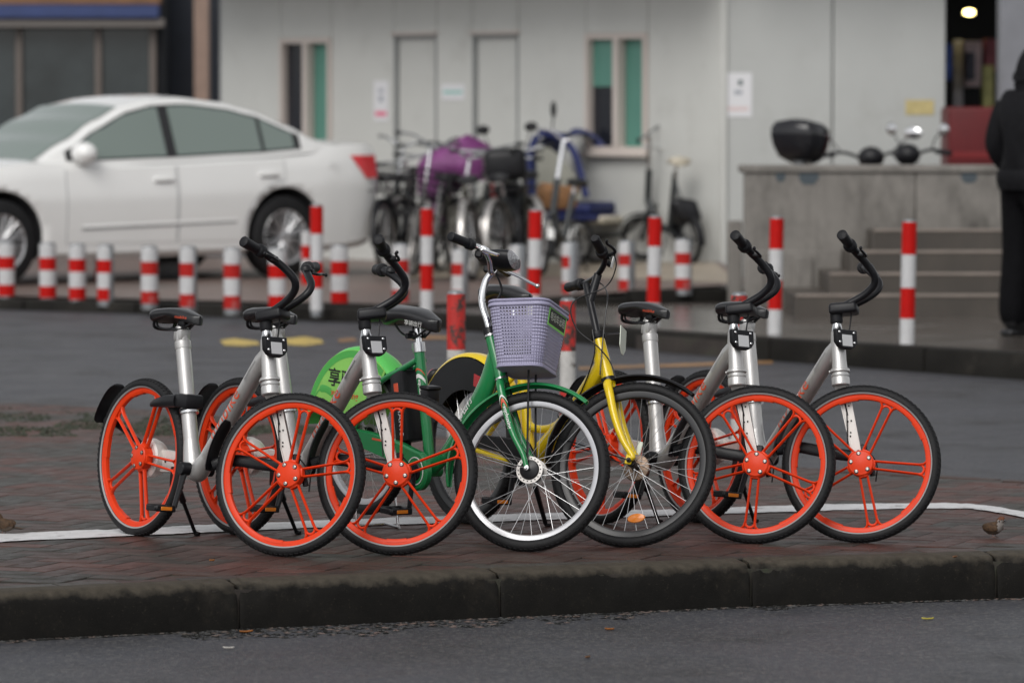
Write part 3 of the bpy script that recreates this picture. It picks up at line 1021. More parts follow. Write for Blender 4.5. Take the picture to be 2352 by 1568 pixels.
HT_T, HT_B = (0.8165, 0.826), (0.879, 0.591)
SD = Vector((HT_B[0] - HT_T[0], 0, HT_B[1] - HT_T[1])).normalized()       # down the steering axis
SF = Vector((-SD.z, 0, SD.x))                                             # forward, square to it
def sp_(f, l, h):                                                         # steering frame to bicycle frame, h up the axis from HT_T
    return Vector((HT_T[0], 0, HT_T[1])) + SF * f + Vector((0, l, 0)) - SD * h
HUB_F = Vector((1.014, 0, RW))
HUB_R = Vector((0, 0, RW))
def silver_bike_kit():
    K = Kit()
    # main frame: seat tube, elbow, down tube
    fr = MB()
    fr.tube([(0.236, 0, 0.755), (0.30, 0, 0.545), (0.352, 0, 0.376)], 0.0300, n=22, ref=(0, 1, 0))
    el = catmull([(0.345, 0, 0.40), (0.361, 0, 0.345), (0.378, 0, 0.300), (0.412, 0, 0.280), (0.452, 0, 0.315), (0.487, 0, 0.357)], 5)
    fr.tube(el, [0.030 + 0.010 * math.sin(math.pi * i / (len(el) - 1)) for i in range(len(el))], n=22, ref=(0, 1, 0))
    fr.tube([(0.47, 0, 0.337), (0.62, 0, 0.515), (0.735, 0, 0.652), (0.800, 0, 0.728)], [0.032, 0.032, 0.0325, 0.034], n=22, ref=(0, 1, 0))
    fr.tube([(0.735, 0, 0.652), (0.80, 0, 0.728), (0.835, 0, 0.765)], [0.0325, 0.034, 0.028], n=22, ref=(0, 1, 0))
    fr.tube([(0.592, 0, 0.482), (0.600, 0, 0.491)], 0.0342, n=22, ref=(0, 1, 0))
    fr.tube([sp_(0, 0, -0.012), sp_(0, 0, -0.05), sp_(0, 0, -0.13), sp_(0, 0, -0.165)], [0.0255, 0.029, 0.029, 0.031], n=22)
    frame = fr.mesh('frame', M['alu'])
    # lettering wrapped round the down tube, reading upwards on the near (right) side
    tx = text_mesh('mobike', 0.080, 'lettering', M['orange_print'], cuts=2, space=1.05)
    A, B = Vector((0.47, 0, 0.337)), Vector((0.80, 0, 0.728))
    dv = (B - A).normalized()
    nv = Vector((-dv.z, 0, dv.x))
    def wrap(co):
        p = A + dv * (co.x + 0.228)
        an = R(14) + co.y / 0.0333
        return p + Vector((0, -1, 0)) * (0.0333 * math.cos(an)) + nv * (0.0333 * math.sin(an))
    warp(tx, wrap)
    K.add('frame', frame, subs=[('lettering', tx, None)])
    # head set: ring and fork cup turn with the fork
    hs = MB()
    hs.tube([sp_(0, 0, 0.05), sp_(0, 0, 0.015), sp_(0, 0, -0.008), sp_(0, 0, -0.011)], [0.0165, 0.0175, 0.0225, 0.026], n=20)
    K.add('steerer_tube', hs.mesh('steerer_tube', M['steel']), True)
    cup = MB()
    cup.tube([sp_(0, 0, -0.163), sp_(0, 0, -0.168), sp_(0, 0, -0.174), sp_(0, 0, -0.178)], [0.037, 0.0395, 0.0395, 0.034], n=24)
    cup.tube([sp_(0, 0, -0.178), sp_(0, 0, -0.184)], [0.032, 0.032], n=24)
    cup.tube([sp_(0, 0, -0.184), sp_(0, 0, -0.190), sp_(0, 0, -0.196)], [0.036, 0.037, 0.034], n=24)
    cup.tube([sp_(0, 0, -0.195), sp_(0, 0, -0.20), sp_(0, 0, -0.226), sp_(0, 0, -0.230)], [0.034, 0.0362, 0.0362, 0.033], n=24)
    cup.tube([sp_(-0.03, 0, -0.170), sp_(-0.043, 0, -0.170)], [0.006, 0.006], n=8)
    K.add('fork_cup', cup.mesh('fork_cup', M['alu']), True)
    # single fork blade on the left of the wheel, a pale plate with slots and rivets
    fk_ = MB()
    a, b = sp_(0.0, 0.026, -0.205), Vector((HUB_F.x - 0.012, 0.048, HUB_F.z - 0.005))
    d = (b - a).normalized()
    s_ = Vector((0, 1, 0)).cross(d).normalized()
    Lf = (b - a).length
    Tf = Matrix((( s_.x, 0, -d.x, a.x), (0, 1, -d.y * 0, a.y), (s_.z, 0, -d.z, a.z), (0, 0, 0, 1)))
    # local: x across the plate, y left, z back up the blade
    def fk_pt(x, y, t): return a + (b - a) * t + s_ * x + Vector((0, 1, 0)) * y
    for (y0, y1, w0, w1, t0, t1) in ((-0.006, 0.006, 0.024, 0.0185, 0.0, 1.0),):
        vs = [fk_pt(-w0, y0, t0), fk_pt(w0, y0, t0), fk_pt(w1, y0, t1), fk_pt(-w1, y0, t1), fk_pt(-w0, y1, t0), fk_pt(w0, y1, t0), fk_pt(w1, y1, t1), fk_pt(-w1, y1, t1)]
        fk_._add(vs, [(0, 1, 2, 3), (7, 6, 5, 4), (0, 1, 5, 4), (1, 2, 6, 5), (2, 3, 7, 6), (3, 0, 4, 7)])
    for sgn in (-1, 1):                         # raised flanges make the blade a channel
        vs = []
        for t, w in ((0.0, 0.024), (1.0, 0.0185)):
            vs += [fk_pt(sgn * w, -0.011, t), fk_pt(sgn * (w - 0.004), -0.011, t), fk_pt(sgn * (w - 0.004), 0.008, t), fk_pt(sgn * w, 0.008, t)]
        fk_._add(vs, [(0, 1, 2, 3), (7, 6, 5, 4), (0, 1, 5, 4), (1, 2, 6, 5), (2, 3, 7, 6), (3, 0, 4, 7)])
    fk_.tube([sp_(0, 0.0, -0.235), fk_pt(0, -0.002, 0.03)], [0.026, 0.022], n=14)
    fork = fk_.mesh('fork', M['alu_white'])
    det = MB()
    rv = MB()
    rv.sphere((0, 0, 0), 0.0034, 8, 6)
    rvm = rv.mesh('rivet', M['black_paint'])
    fsubs = [('rivet', rvm, Tr(fk_pt(x, -0.0085, t))) for t, x in ((0.30, -0.009), (0.47, -0.006), (0.47, 0.008), (0.60, 0.006), (0.64, 0.010), (0.82, -0.008), (0.86, 0.007))]
    for t0, t1, x in ((0.26, 0.40, 0.004), (0.06, 0.15, -0.004)):
        sl = MB()
        sl.tube([fk_pt(x, -0.0065, t0), fk_pt(x, -0.0065, t1)], 0.0035, n=6)
        fsubs.append(('slot', sl.mesh('slot', M['black_paint']), None))
    det.tube(catmull([fk_pt(0.004, -0.010, 0.36), fk_pt(0.012, -0.014, 0.5), fk_pt(0.022, -0.016, 0.66), fk_pt(0.028, -0.02, 0.76)], 5), 0.0025, n=6)
    stk = MB()
    stk.lathe([(0.0, -0.0125), (0.0135, -0.0125), (0.0138, -0.0115), (0.0138, -0.009)], 20, 'y', T=Tr(fk_pt(0.010, 0.0, 0.11)))
    K.add('fork', fork, True, subs=fsubs + [('cable', det.mesh('cable', M['black_paint']), None), ('sticker', stk.mesh('sticker', M['teal_sticker']), None)])
    axl = MB()
    axl.lathe([(0.0, 0.064), (0.030, 0.064), (0.033, 0.060), (0.034, 0.026), (0.0, 0.026)], 24, 'y', T=Tr(HUB_F))
    axl.tube([HUB_F + Vector((0.02, 0.05, 0.035)), HUB_F + Vector((0.03, 0.055, 0.005)), HUB_F + Vector((0.045, 0.056, -0.03))], 0.012, n=8)
    axl.rbox(HUB_F + Vector((-0.012, 0.052, 0.06)), (0.026, 0.022, 0.05), 0.004, 1)
    axl.tube(catmull([HUB_F + Vector((0.0, 0.055, 0.07)), HUB_F + Vector((0.05, 0.06, 0.02)), HUB_F + Vector((0.06, 0.06, -0.05))], 5), 0.003, n=6)
    K.add('drum_brake', axl.mesh('drum_brake', M['black_paint']), True)
    # wheels
    K.add('wheel', _cw, True, Tr(HUB_F), _cw_subs)
    K.add('wheel', _cw, False, Tr(HUB_R) @ Rt(23, 'Y'), _cw_subs)
    # mudguard flaps on arms
    def flap(hub, a0, a1, side, r=0.338):
        b = MB()
        n = 16
        def fn(u, v):
            an = R(a0 + (a1 - a0) * u)
            e = min(1.0, math.sqrt(max(0.0, 1 - (2 * abs(u - 0.5)) ** 6)) * 1.0 + 0.02)
            w = 0.044 * (0.5 + 0.5 * e)
            ph = v * 2 * math.pi
            y = w * math.cos(ph)
            rr = r + 0.004 + 0.010 * (1 - (y / 0.044) ** 2) + (0.0045 if math.sin(ph) > 0 else -0.0045) * abs(math.sin(ph)) ** 0.5
            return (hub.x + rr * math.cos(an), y, hub.z + rr * math.sin(an))
        b.grid(lambda u, v: fn(u, v), n, 14)
        b._add([fn(0, j / 14) for j in range(14)], [tuple(range(14))])
        b._add([fn(1, j / 14) for j in range(14)], [tuple(range(14))])
        return b
    f1 = flap(HUB_R, 128, 160, 1)
    q = R(158)
    f1.tube(catmull([(HUB_R.x + 0.345 * math.cos(q), 0.010, HUB_R.z + 0.345 * math.sin(q)), (HUB_R.x - 0.27, 0.036, HUB_R.z + 0.12), (HUB_R.x - 0.12, 0.05, HUB_R.z + 0.06), (HUB_R.x - 0.01, 0.052, HUB_R.z + 0.01)], 5), 0.014, n=10, flat=0.5, ref=(0, 0, 1))
    K.add('mudguard', f1.mesh('mudguard', M['black_plastic'], angle=50))
    f2 = flap(HUB_F, 150, 184, 1)
    q = R(180)
    f2.tube(catmull([(HUB_F.x + 0.345 * math.cos(q), 0.012, HUB_F.z + 0.345 * math.sin(q)), (HUB_F.x - 0.27, 0.040, HUB_F.z + 0.030), (HUB_F.x - 0.14, 0.050, HUB_F.z + 0.030), (HUB_F.x - 0.01, 0.054, HUB_F.z + 0.035)], 5), 0.023, n=10, flat=0.36, ref=(0, 0, 1))
    K.add('mudguard', f2.mesh('mudguard', M['black_plastic'], angle=50), True)
    # stem clamp and handlebar
    cl = MB()
    cl.tube([sp_(0, 0, 0.022), sp_(0, 0, 0.028), sp_(0, 0, 0.085), sp_(0, 0, 0.09)], [0.022, 0.0250, 0.0250, 0.020], n=18)
    Tc = Matrix((( SF.x, 0, -SD.x, sp_(0.032, 0, 0.076).x), (0, 1, 0, 0), (SF.z, 0, -SD.z, sp_(0.032, 0, 0.076).z), (0, 0, 0, 1)))
    cl.rbox((0, 0, 0), (0.112, 0.092, 0.042), 0.012, 3, T=Tc)
    cl.rbox((0, 0, 0.018), (0.100, 0.070, 0.012), 0.005, 2, T=Tc)
    scr = MB()
    scr.sphere((0, 0, 0), 0.0055, 10, 6)
    scrm = scr.mesh('screw', M['steel'])
    pin = MB()
    pin.tube([sp_(0.062, 0, 0.062), sp_(0.050, 0, 0.0), sp_(0.047, 0, -0.012)], 0.0032, n=6)
    K.add('stem', cl.mesh('stem', M['black_plastic']), True, subs=[('screw', scrm, Tr(sp_(-0.019, -0.006, hh))) for hh in (0.042, 0.060)] + [('cable', pin.mesh('cable', M['black_paint']), None)])
    hb = MB()
    gr, lv = [], []
    for s in (1, -1):
        P = [sp_(0.030, s * 0.024, 0.082), sp_(0.072, s * 0.026, 0.098), sp_(0.125, s * 0.034, 0.122), sp_(0.163, s * 0.050, 0.152), sp_(0.170, s * 0.070, 0.186), sp_(0.146, s * 0.098, 0.228),
             sp_(0.118, s * 0.135, 0.262), sp_(0.100, s * 0.180, 0.283), sp_(0.084, s * 0.262, 0.303)]
        hb.tube(catmull(P, 7), 0.0150, n=14)
        g = MB()
        ga, gb = sp_(0.1015, s * 0.172, 0.280), sp_(0.080, s * 0.288, 0.309)
        G = [ga.lerp(gb, t) for t in (0.0, 0.02, 0.08, 0.24, 0.27, 0.32, 0.60, 0.85, 0.97, 1.0)]
        g.tube(G, [0.017, 0.024, 0.0265, 0.0265, 0.024, 0.0190, 0.0200, 0.0212, 0.0212, 0.016], n=16)
        gr.append(('grip', g.mesh('grip', M['rubber']), None))
        l_ = MB()
        l_.tube([sp_(0.123, s * 0.128, 0.257), sp_(0.107, s * 0.162, 0.275)], 0.0165, n=14)
        l_.rbox(sp_(0.130, s * 0.143, 0.258), (0.030, 0.024, 0.020), 0.005, 2)
        l_.tube(catmull([sp_(0.128, s * 0.140, 0.255), sp_(0.150, s * 0.150, 0.246), sp_(0.152, s * 0.180, 0.248), sp_(0.142, s * 0.215, 0.258), sp_(0.145, s * 0.240, 0.258)], 5), [0.0070, 0.0045], n=8)
        l_.sphere(sp_(0.146, s * 0.243, 0.258), 0.0072, 8, 6)
        lv.append(('brake_lever', l_.mesh('brake_lever', M['black_paint']), None))
    bell = MB()
    bc = sp_(0.128, 0.115, 0.262)
    bell.lathe([(0.0, 0.02), (0.012, 0.018), (0.020, 0.010), (0.023, 0.0), (0.0, 0.0)], 18, 'z', T=Tr(bc) @ Rt(20, 'X'))
    K.add('handlebar', hb.mesh('handlebar', M['black_paint']), True, subs=gr + lv + [('bell', bell.mesh('bell', M['black_plastic']), None)])
    # lock display on the head tube
    hd = sp_(0.040, 0, -0.052)
    Td = Matrix((( SF.x, 0, -SD.x, hd.x), (0, 1, 0, 0), (SF.z, 0, -SD.z, hd.z), (0, 0, 0, 1)))
    db = MB()
    out = [(-0.052, 0.038), (0.052, 0.038), (0.053, -0.012), (0.040, -0.030), (0.022, -0.040), (-0.022, -0.040), (-0.040, -0.030), (-0.053, -0.012)]
    db.prism(out, 0.0, 0.020, T=Td @ Rt(-90, 'Z'), inset=0.004)
    lab = MB()
    lab.rbox((0, 0.0204, -0.007), (0.050, 0.0012, 0.046), 0.002, 1, T=Td @ Rt(-90, 'Z'))
    subs = [('screen', lab.mesh('screen', M['grey_label']), None)]
    for x, z in ((-0.036, 0.026), (0.036, 0.026), (-0.036, -0.014), (0.036, -0.014)):
        sc = MB()
        sc.sphere((x, 0.0195, z), (0.0058, 0.0035, 0.0058), 10, 6, T=Td @ Rt(-90, 'Z'))
        subs.append(('screw', sc.mesh('screw', M['steel']), None))
    K.add('lock_display', db.mesh('lock_display', M['black_plastic']), subs=subs)
    # seat post, clamp and saddle
    sd = (Vector((0.213, 0, 0.83)) - Vector((0.352, 0, 0.376))).normalized()
    base = Vector((0.236, 0, 0.755))
    st = MB()
    st.tube([base - sd * 0.004, base, base + sd * 0.026, base + sd * 0.030], [0.0315, 0.0325, 0.0325, 0.0285], n=22)
    st.tube([base + sd * 0.02, base + sd * 0.085], 0.0265, n=20)
    Ts = Tr(base + sd * 0.055)
    st.rbox((0, 0, 0), (0.055, 0.050, 0.055), 0.010, 2, T=Ts)
    st.tube([base + Vector((-0.030, -0.012, 0.036)), base + Vector((-0.040, -0.012, 0.037))], 0.007, n=8)
    K.add('seat_post', st.mesh('seat_post', M['alu']))
    sp0 = Tr((0.205, 0, 0.893)) @ Rt(1.5, 'Y')
    seat = saddle_mesh(0.275, 0.172, M['saddle'])
    rail = MB()
    for s in (-1, 1):
        rail.tube(catmull([(-0.105, s * 0.045, -0.030), (-0.105, s * 0.035, -0.064), (-0.045, s * 0.024, -0.070), (0.02, s * 0.022, -0.066), (0.055, s * 0.014, -0.052), (0.100, s * 0.006, -0.030)], 5), 0.0045, n=8)
    rail.tube(catmull([(-0.112, -0.052, -0.03), (-0.118, -0.04, -0.068), (-0.118, 0.04, -0.068), (-0.112, 0.052, -0.03)], 5), 0.0065, n=8)
    rail.rbox((-0.005, 0, -0.066), (0.05, 0.058, 0.016), 0.004, 1)
    bag = MB()
    bag.rbox((0.035, 0, -0.040), (0.05, 0.050, 0.030), 0.010, 2)
    lg = text_mesh('mobike', 0.020, 'lettering', M['orange_print'])
    warp(lg, lambda c: Vector((0.060 + c.x, -0.0355 + 0.010 * (c.x / 0.035), -0.016 + c.y * 0.9)) + Vector((0, -0.006, 0)))
    K.add('seat', seat, False, sp0, [('rail', rail.mesh('rail', M['black_paint']), None), ('seat_block', bag.mesh('seat_block', M['black_plastic']), None), ('lettering', lg, None)])
    # ring lock round the rear wheel
    lk = MB()
    lc = Vector((0.300, 0, 0.545))
    lk.rbox(lc + Vector((0.004, 0, 0.006)), (0.098, 0.086, 0.056), 0.013, 2)
    lk.tube([lc + Vector((0.012, 0, -0.036)), lc + Vector((0.010, 0, -0.024))], [0.037, 0.037], n=20)
    for s in (-1, 1):
        P = [lc + Vector((-0.03, s * 0.034, 0.004)), lc + Vector((-0.10, s * 0.044, -0.003)), lc + Vector((-0.165, s * 0.044, -0.012)), lc + Vector((-0.205, s * 0.038, -0.020))]
        lk.tube(P, [0.026, 0.024, 0.017, 0.010], n=10, flat=0.62, ref=(0, 0, 1))
    ring = MB()
    ring.tube([lc + Vector((0.016, 0, -0.034)), lc + Vector((0.0185, 0, -0.042))], [0.0375, 0.0375], n=24)
    K.add('wheel_lock', lk.mesh('wheel_lock', M['black_plastic']), subs=[('collar', ring.mesh('collar', M['steel']), None)])
    # rear hub drum and single stay on the left
    dr = MB()
    dr.lathe([(0.0, 0.019), (0.068, 0.019), (0.0775, 0.025), (0.0785, 0.052), (0.075, 0.060), (0.068, 0.078), (0.060, 0.088), (0.030, 0.092), (0.0, 0.093)], 36, 'y', T=Tr(HUB_R))
    K.add('hub_drum', dr.mesh('hub_drum', M['alu_white'], angle=30))
    cs = MB()
    vs = []
    for u_, hh, ll in ((0.02, 0.046, 0.022), (0.20, 0.036, 0.018), (0.36, 0.030, 0.017)):
        vs += [(u_, 0.068 - ll, 0.306 - hh), (u_, 0.068 + ll, 0.306 - hh), (u_, 0.068 + ll, 0.306 + hh), (u_, 0.068 - ll, 0.306 + hh)]
    cs._add(vs, [(0, 1, 2, 3), (11, 10, 9, 8)] + [(k * 4 + i, k * 4 + (i + 1) % 4, k * 4 + 4 + (i + 1) % 4, k * 4 + 4 + i) for k in (0, 1) for i in range(4)])
    cs.tube([(0.34, 0.062, 0.297), (0.385, 0.03, 0.292)], [0.026, 0.030], n=14)
    cb = MB()
    cb.lathe([(0.0, 0.0015), (0.005, 0.001), (0.0055, 0.0)], 10, 'y', T=Rt(180, 'Z'))
    cbm = cb.mesh('bolt', M['black_paint'])
    K.add('drive_stay', cs.mesh('drive_stay', M['alu_white']), subs=[('bolt', cbm, Tr((u_, 0.0455 + 0.004 * (u_ - 0.1) / 0.13, 0.305))) for u_ in (0.10, 0.16, 0.23)])
    # cranks and pedals
    for s, an in ((-1, 264), (1, 84)):
        ck = MB()
        c0 = Vector((0.398, s * 0.052, 0.290))
        c1 = Vector((0.398 + 0.155 * math.cos(R(an)), s * 0.078, 0.290 + 0.155 * math.sin(R(an))))
        ck.lathe([(0.0, -0.024), (0.022, -0.024), (0.026, -0.018), (0.026, 0.018), (0.0, 0.018)], 20, 'y', T=Tr(c0))
        ck.tube([c0, c0.lerp(c1, 0.5), c1], [0.020, 0.015, 0.014], n=10, flat=0.6, ref=(1, 0, 0))
        pd = MB()
        pc = c1 + Vector((0, s * 0.060, -0.004))
        pd.rbox(pc + Vector((0.033, 0, 0)), (0.014, 0.090, 0.026), 0.004, 1)
        pd.rbox(pc + Vector((-0.033, 0, 0)), (0.014, 0.090, 0.026), 0.004, 1)
        for yy in (-0.042, 0.0, 0.042):
            pd.rbox(pc + Vector((0, yy, 0)), (0.066, 0.013, 0.022), 0.003, 1)
        rf = MB()
        rf.rbox((0, 0, 0), (0.003, 0.050, 0.014), 0.001, 1)
        rfm = rf.mesh('reflector', M['amber'])
        K.add('crank', ck.mesh('crank', M['black_paint']), subs=[('pedal', pd.mesh('pedal', M['black_plastic']), None), ('reflector', rfm, Tr(pc + Vector((0.0405, 0, 0)))), ('reflector', rfm, Tr(pc + Vector((-0.0405, 0, 0))))])
    ks = MB()
    ks.rbox((0.150, 0.062, 0.245), (0.05, 0.03, 0.085), 0.008, 2)
    K.add('kickstand', None)
    K.parts.pop()
    K.kick = ks
    return K
SILVER = silver_bike_kit()
def silver_bike(rear_px, heading, steer, lean, spin, label, spin_r=0, bar=0):
    S = steer_matrix(HT_T, HT_B, steer)
    SB = steer_matrix(HT_T, HT_B, steer + bar)
    W = settle(rear_px, heading, lean, S, HUB_R, HUB_F, RW, RT)
    root = empty('bicycle', W)
    tag(root, label, 'bicycle', 'silver shared bicycles with orange wheels')
    first = True
    for name, me, st, M0, subs, lb in SILVER.parts:
        base = M0
        if name == 'wheel':
            base = (Tr(HUB_F) @ Rt(spin, 'Y')) if st else (Tr(HUB_R) @ Rt(spin_r, 'Y'))
        o = link(name, me, root, ((SB if name in ('handlebar', 'stem') else S) @ base) if st else base)
        for sn, sm, sM in subs:
            link(sn, sm, o, sM)
    # kickstand leg reaches the real ground
    Wi = W.inverted()
    foot = Wi @ Vector((*(W @ Vector((0.12, 0.205, 0))).xy, 0.004))
    ks = MB()
    ks.rbox((0.165, 0.062, 0.247), (0.052, 0.034, 0.085), 0.008, 2)
    top = Vector((0.160, 0.068, 0.22))
    ks.tube([top, top.lerp(foot, 0.35), top.lerp(foot, 0.36), top.lerp(foot, 0.97)], [0.015, 0.014, 0.0085, 0.0075], n=10)
    ks.tube([top.lerp(foot, 0.96), foot + Vector((0.0, 0.0, 0.004)), foot + Vector((0.016, 0.006, 0.003))], [0.009, 0.010, 0.008], n=8)
    link('kickstand', ks.mesh('kickstand', M['black_paint']), root)
    return root, W, S
silver_bike((-1.490, 18.51), -53.3, 30, 5.6, 4, 'silver bicycle with orange wheels at the left end, its black saddle standing clear', 23, bar=-3)
silver_bike((-1.091, 18.55), -52.3, 41, 2.8, -8, 'silver bicycle with orange wheels standing just before the green bicycle', 10, bar=14)
silver_bike((0.362, 19.07), -57.9, 43, 6.4, 31, 'silver bicycle with orange wheels standing right after the yellow bicycle', 40)
silver_bike((0.755, 19.10), -56.6, 44, 6.5, 14, 'silver bicycle with orange wheels at the right end of the row', 5)

# ------------------------------------------------------------------ spoked wheels, mudguards, forks
def spoked_wheel(Rw, rt, rim_m, rim_d=0.024, rim_w=0.0125, nsp=36, fl=0.050, hub_prof=None, hub_m=None, each=True, tread=True, flange_m=None, wide=1.0, reflector=None):
    ro = Rw - 2 * rt * 0.86
    ri = ro - rim_d
    rim = MB()
    rim.lathe([(ro + 0.004, -rim_w), (ro + 0.004, -rim_w + 0.003), (ro - 0.004, -rim_w + 0.004), (ro - 0.004, rim_w - 0.004), (ro + 0.004, rim_w - 0.003), (ro + 0.004, rim_w), (ri + 0.010, rim_w), (ri + 0.003, rim_w - 0.003), (ri, 0.004),
               (ri, -0.004), (ri + 0.003, -rim_w + 0.003), (ri + 0.010, -rim_w)], 96 if each else 40, 'y', closed_prof=True)
    rim_me = rim.mesh('wheel', rim_m, angle=30)
    subs = [('tyre', tyre_mesh(Rw, rt, tread=tread, wide=wide, n=96 if each else 40), None)]
    hb = MB()
    hp = hub_prof or [(0.0, -0.052), (0.006, -0.052), (0.006, -0.040), (0.016, -0.038), (0.018, -0.032), (fl - 0.014, -0.030), (fl - 0.014, 0.030), (0.018, 0.032), (0.016, 0.038), (0.006, 0.040), (0.006, 0.052), (0.0, 0.052)]
    hb.lathe(hp, 32, 'y')
    subs.append(('hub', hb.mesh('hub', hub_m or M['black_paint']), None))
    if flange_m:
        for s in (-1, 1):
            fg = MB()
            fg.lathe([(fl + 0.004, s * 0.026), (fl + 0.004, s * 0.030), (fl - 0.014, s * 0.0305), (fl - 0.014, s * 0.026)], 40, 'y', closed_prof=True)
            fg.cur = 1
            for i in range(18):
                a = 2 * math.pi * i / 18
                fg.lathe([(0.0, 0.0), (0.0028, 0.0)], 8, 'y', T=Tr(((fl - 0.004) * math.cos(a), s * 0.0309, (fl - 0.004) * math.sin(a))))
            subs.append(('flange', fg.mesh('flange', [flange_m, M['black_paint']]), None))
    var = {}
    sweep = 0.62
    allsp = MB()
    for k in range(nsp):
        side = 1 if k % 2 else -1
        lean = 1 if (k // 2) % 2 else -1
        if each:
            key = (side, lean)
            if key not in var:
                var[key] = spoke_mesh(fl - 0.003, ri + 0.004, side * 0.028, side * 0.002, lean * sweep)
            subs.append(('spoke', var[key], Matrix.Rotation(2 * math.pi * k / nsp - lean * sweep * -1, 4, 'Y')))
        else:
            b0 = 2 * math.pi * k / nsp
            b1 = b0 + lean * sweep
            allsp.tube([((fl - 0.003) * math.cos(b0), side * 0.028, (fl - 0.003) * math.sin(b0)), ((ri + 0.004) * math.cos(b1), side * 0.002, (ri + 0.004) * math.sin(b1))], 0.0014, n=4, caps=False)
    if not each:
        subs.append(('spokes', allsp.mesh('spokes', M['spoke']), None))
    return rim_me, subs
def arc_guard(hub, r, a0, a1, hw, n=36, th=0.0016, drop=0.010, taper=0.0):
    """curved mudguard: domed section swept about the axle (degrees, 0 = forward, 90 = up)"""
    b = MB()
    def fn(u, v):
        a = R(a0 + (a1 - a0) * u)
        ph = v * 2 * math.pi
        y = math.cos(ph)
        w = hw * (1 - taper * (2 * abs(u - 0.5)) ** 8)
        rr = r - drop * y * y * y * y + (th if math.sin(ph) > 0 else -th)
        return (hub.x + rr * math.cos(a), w * y, hub.z + rr * math.sin(a))
    b.grid(fn, n, 20)
    for e in (0, 1):
        b._add([fn(e, j / 20) for j in range(20)], [tuple(range(20))])
    return b
def tube_wrap(me, A, B, rad, shift, ang, flip=1, dy=0.0):
    """lay flat lettering on a tube from A to B; ang: degrees round from the right side towards the top"""
    dv = (B - A).normalized() * flip
    base = A if flip > 0 else B
    rv = Vector((0, -1, 0))
    nv = rv.cross(dv).normalized() * -1
    def fn(co):
        an = R(ang) + (co.y + dy) / rad
        return base + dv * (co.x + shift) + rv * (rad * math.cos(an)) + nv * (rad * math.sin(an) * -flip * flip)
    return warp(me, fn)

# ================================================================== GREEN E-BICYCLE
GT, GB = (0.838, 0.814), (0.928, 0.641)
g_d = Vector((GB[0] - GT[0], 0, GB[1] - GT[1])).normalized()
g_f = Vector((-g_d.z, 0, g_d.x))
def gs(f, l, h): return Vector((GT[0], 0, GT[1])) + g_f * f + Vector((0, l, 0)) - g_d * h
G_RW, G_RT = 0.312, 0.0225
G_HF, G_HR = Vector((1.130, 0, 0.312)), Vector((0, 0, 0.312))
STEER_G = 38.0
SG = steer_matrix(GT, GB, STEER_G)
WG = settle((-0.607, 18.86), -54.2, 0.5, SG, G_HR, G_HF, G_RW, G_RT, lift=0.056)
gb = tag(empty('electric_bicycle', WG), 'green electric bicycle with a lilac plastic basket and chrome stem', 'bicycle')
def gp(name, b, m, steer=False, parent=None, angle=38, label=None):
    me = b.mesh(name, m, angle) if isinstance(b, MB) else b
    o = link(name, me, parent or gb, (SG if (steer and parent is None) else None))
    if label: o['label'] = label
    return o
# frame
fr = MB()
BBg = Vector((0.478, 0, 0.235))
ST0, ST1 = Vector((0.468, 0, 0.262)), Vector((0.363, 0, 0.700))
fr.tube([ST0, ST1], 0.0215, n=18)
dt = catmull([gs(-0.01, 0, -0.085), Vector((0.83, 0, 0.610)), Vector((0.72, 0, 0.455)), Vector((0.60, 0, 0.330)), Vector((0.49, 0, 0.245))], 6)
fr.tube(dt, [0.030 + 0.016 * math.sin(math.pi * min(1, i / (len(dt) - 1) * 1.15)) for i in range(len(dt))], n=18, flat=0.62, ref=g_f)
fr.tube([gs(0, 0, -0.006), gs(0, 0, -0.19)], [0.0225, 0.024], n=18)
for s in (-1, 1):
    fr.tube(catmull([Vector((0.372, s * 0.018, 0.660)), Vector((0.28, s * 0.034, 0.610)), Vector((0.16, s * 0.05, 0.545)), Vector((0.05, s * 0.062, 0.40)), Vector((0.0, s * 0.066, 0.315))], 5), 0.0125, n=10)
    fr.tube(catmull([Vector((0.47, s * 0.03, 0.245)), Vector((0.30, s * 0.055, 0.262)), Vector((0.0, s * 0.066, 0.312))], 5), 0.012, n=10)
fr.lathe([(0.0, -0.040), (0.027, -0.040), (0.027, 0.040), (0.0, 0.040)], 20, 'y', T=Tr(BBg))
frame_o = gp('frame', fr, M['green'])
for body, sz, A, B, rad, sh, ang, fl, mm in (('享骑出行', 0.042, Vector((0.60, 0, 0.330)), Vector((0.83, 0, 0.610)), 0.030, 0.20, 18, 1, 'white_print'),
                                            ('xqchuxing', 0.021, ST0, ST1, 0.0222, 0.30, 25, -1, 'white_print')):
    t = text_mesh(body, sz, 'lettering', M[mm], cuts=1, bold=0.0004)
    dv = (B - A).normalized() * fl
    base = A if fl > 0 else B
    nv = Vector((-dv.z, 0, dv.x)) if fl > 0 else Vector((-dv.z, 0, dv.x))
    sgn = 1
    wf = 0.62 if body[0] == '享' else 1.0
    def fn(co, base=base, dv=dv, nv=nv, rad=rad, sh=sh, ang=ang, wf=wf):
        an = R(ang) + co.y / (rad * 1.25)
        return base + dv * (co.x + (sh if fl > 0 else 0.16)) + Vector((0, -1, 0)) * (rad * math.cos(an) + 0.0012) + nv * (rad * 1.28 * math.sin(an))
    warp(t, fn)
    gp('lettering', t, None, parent=frame_o)
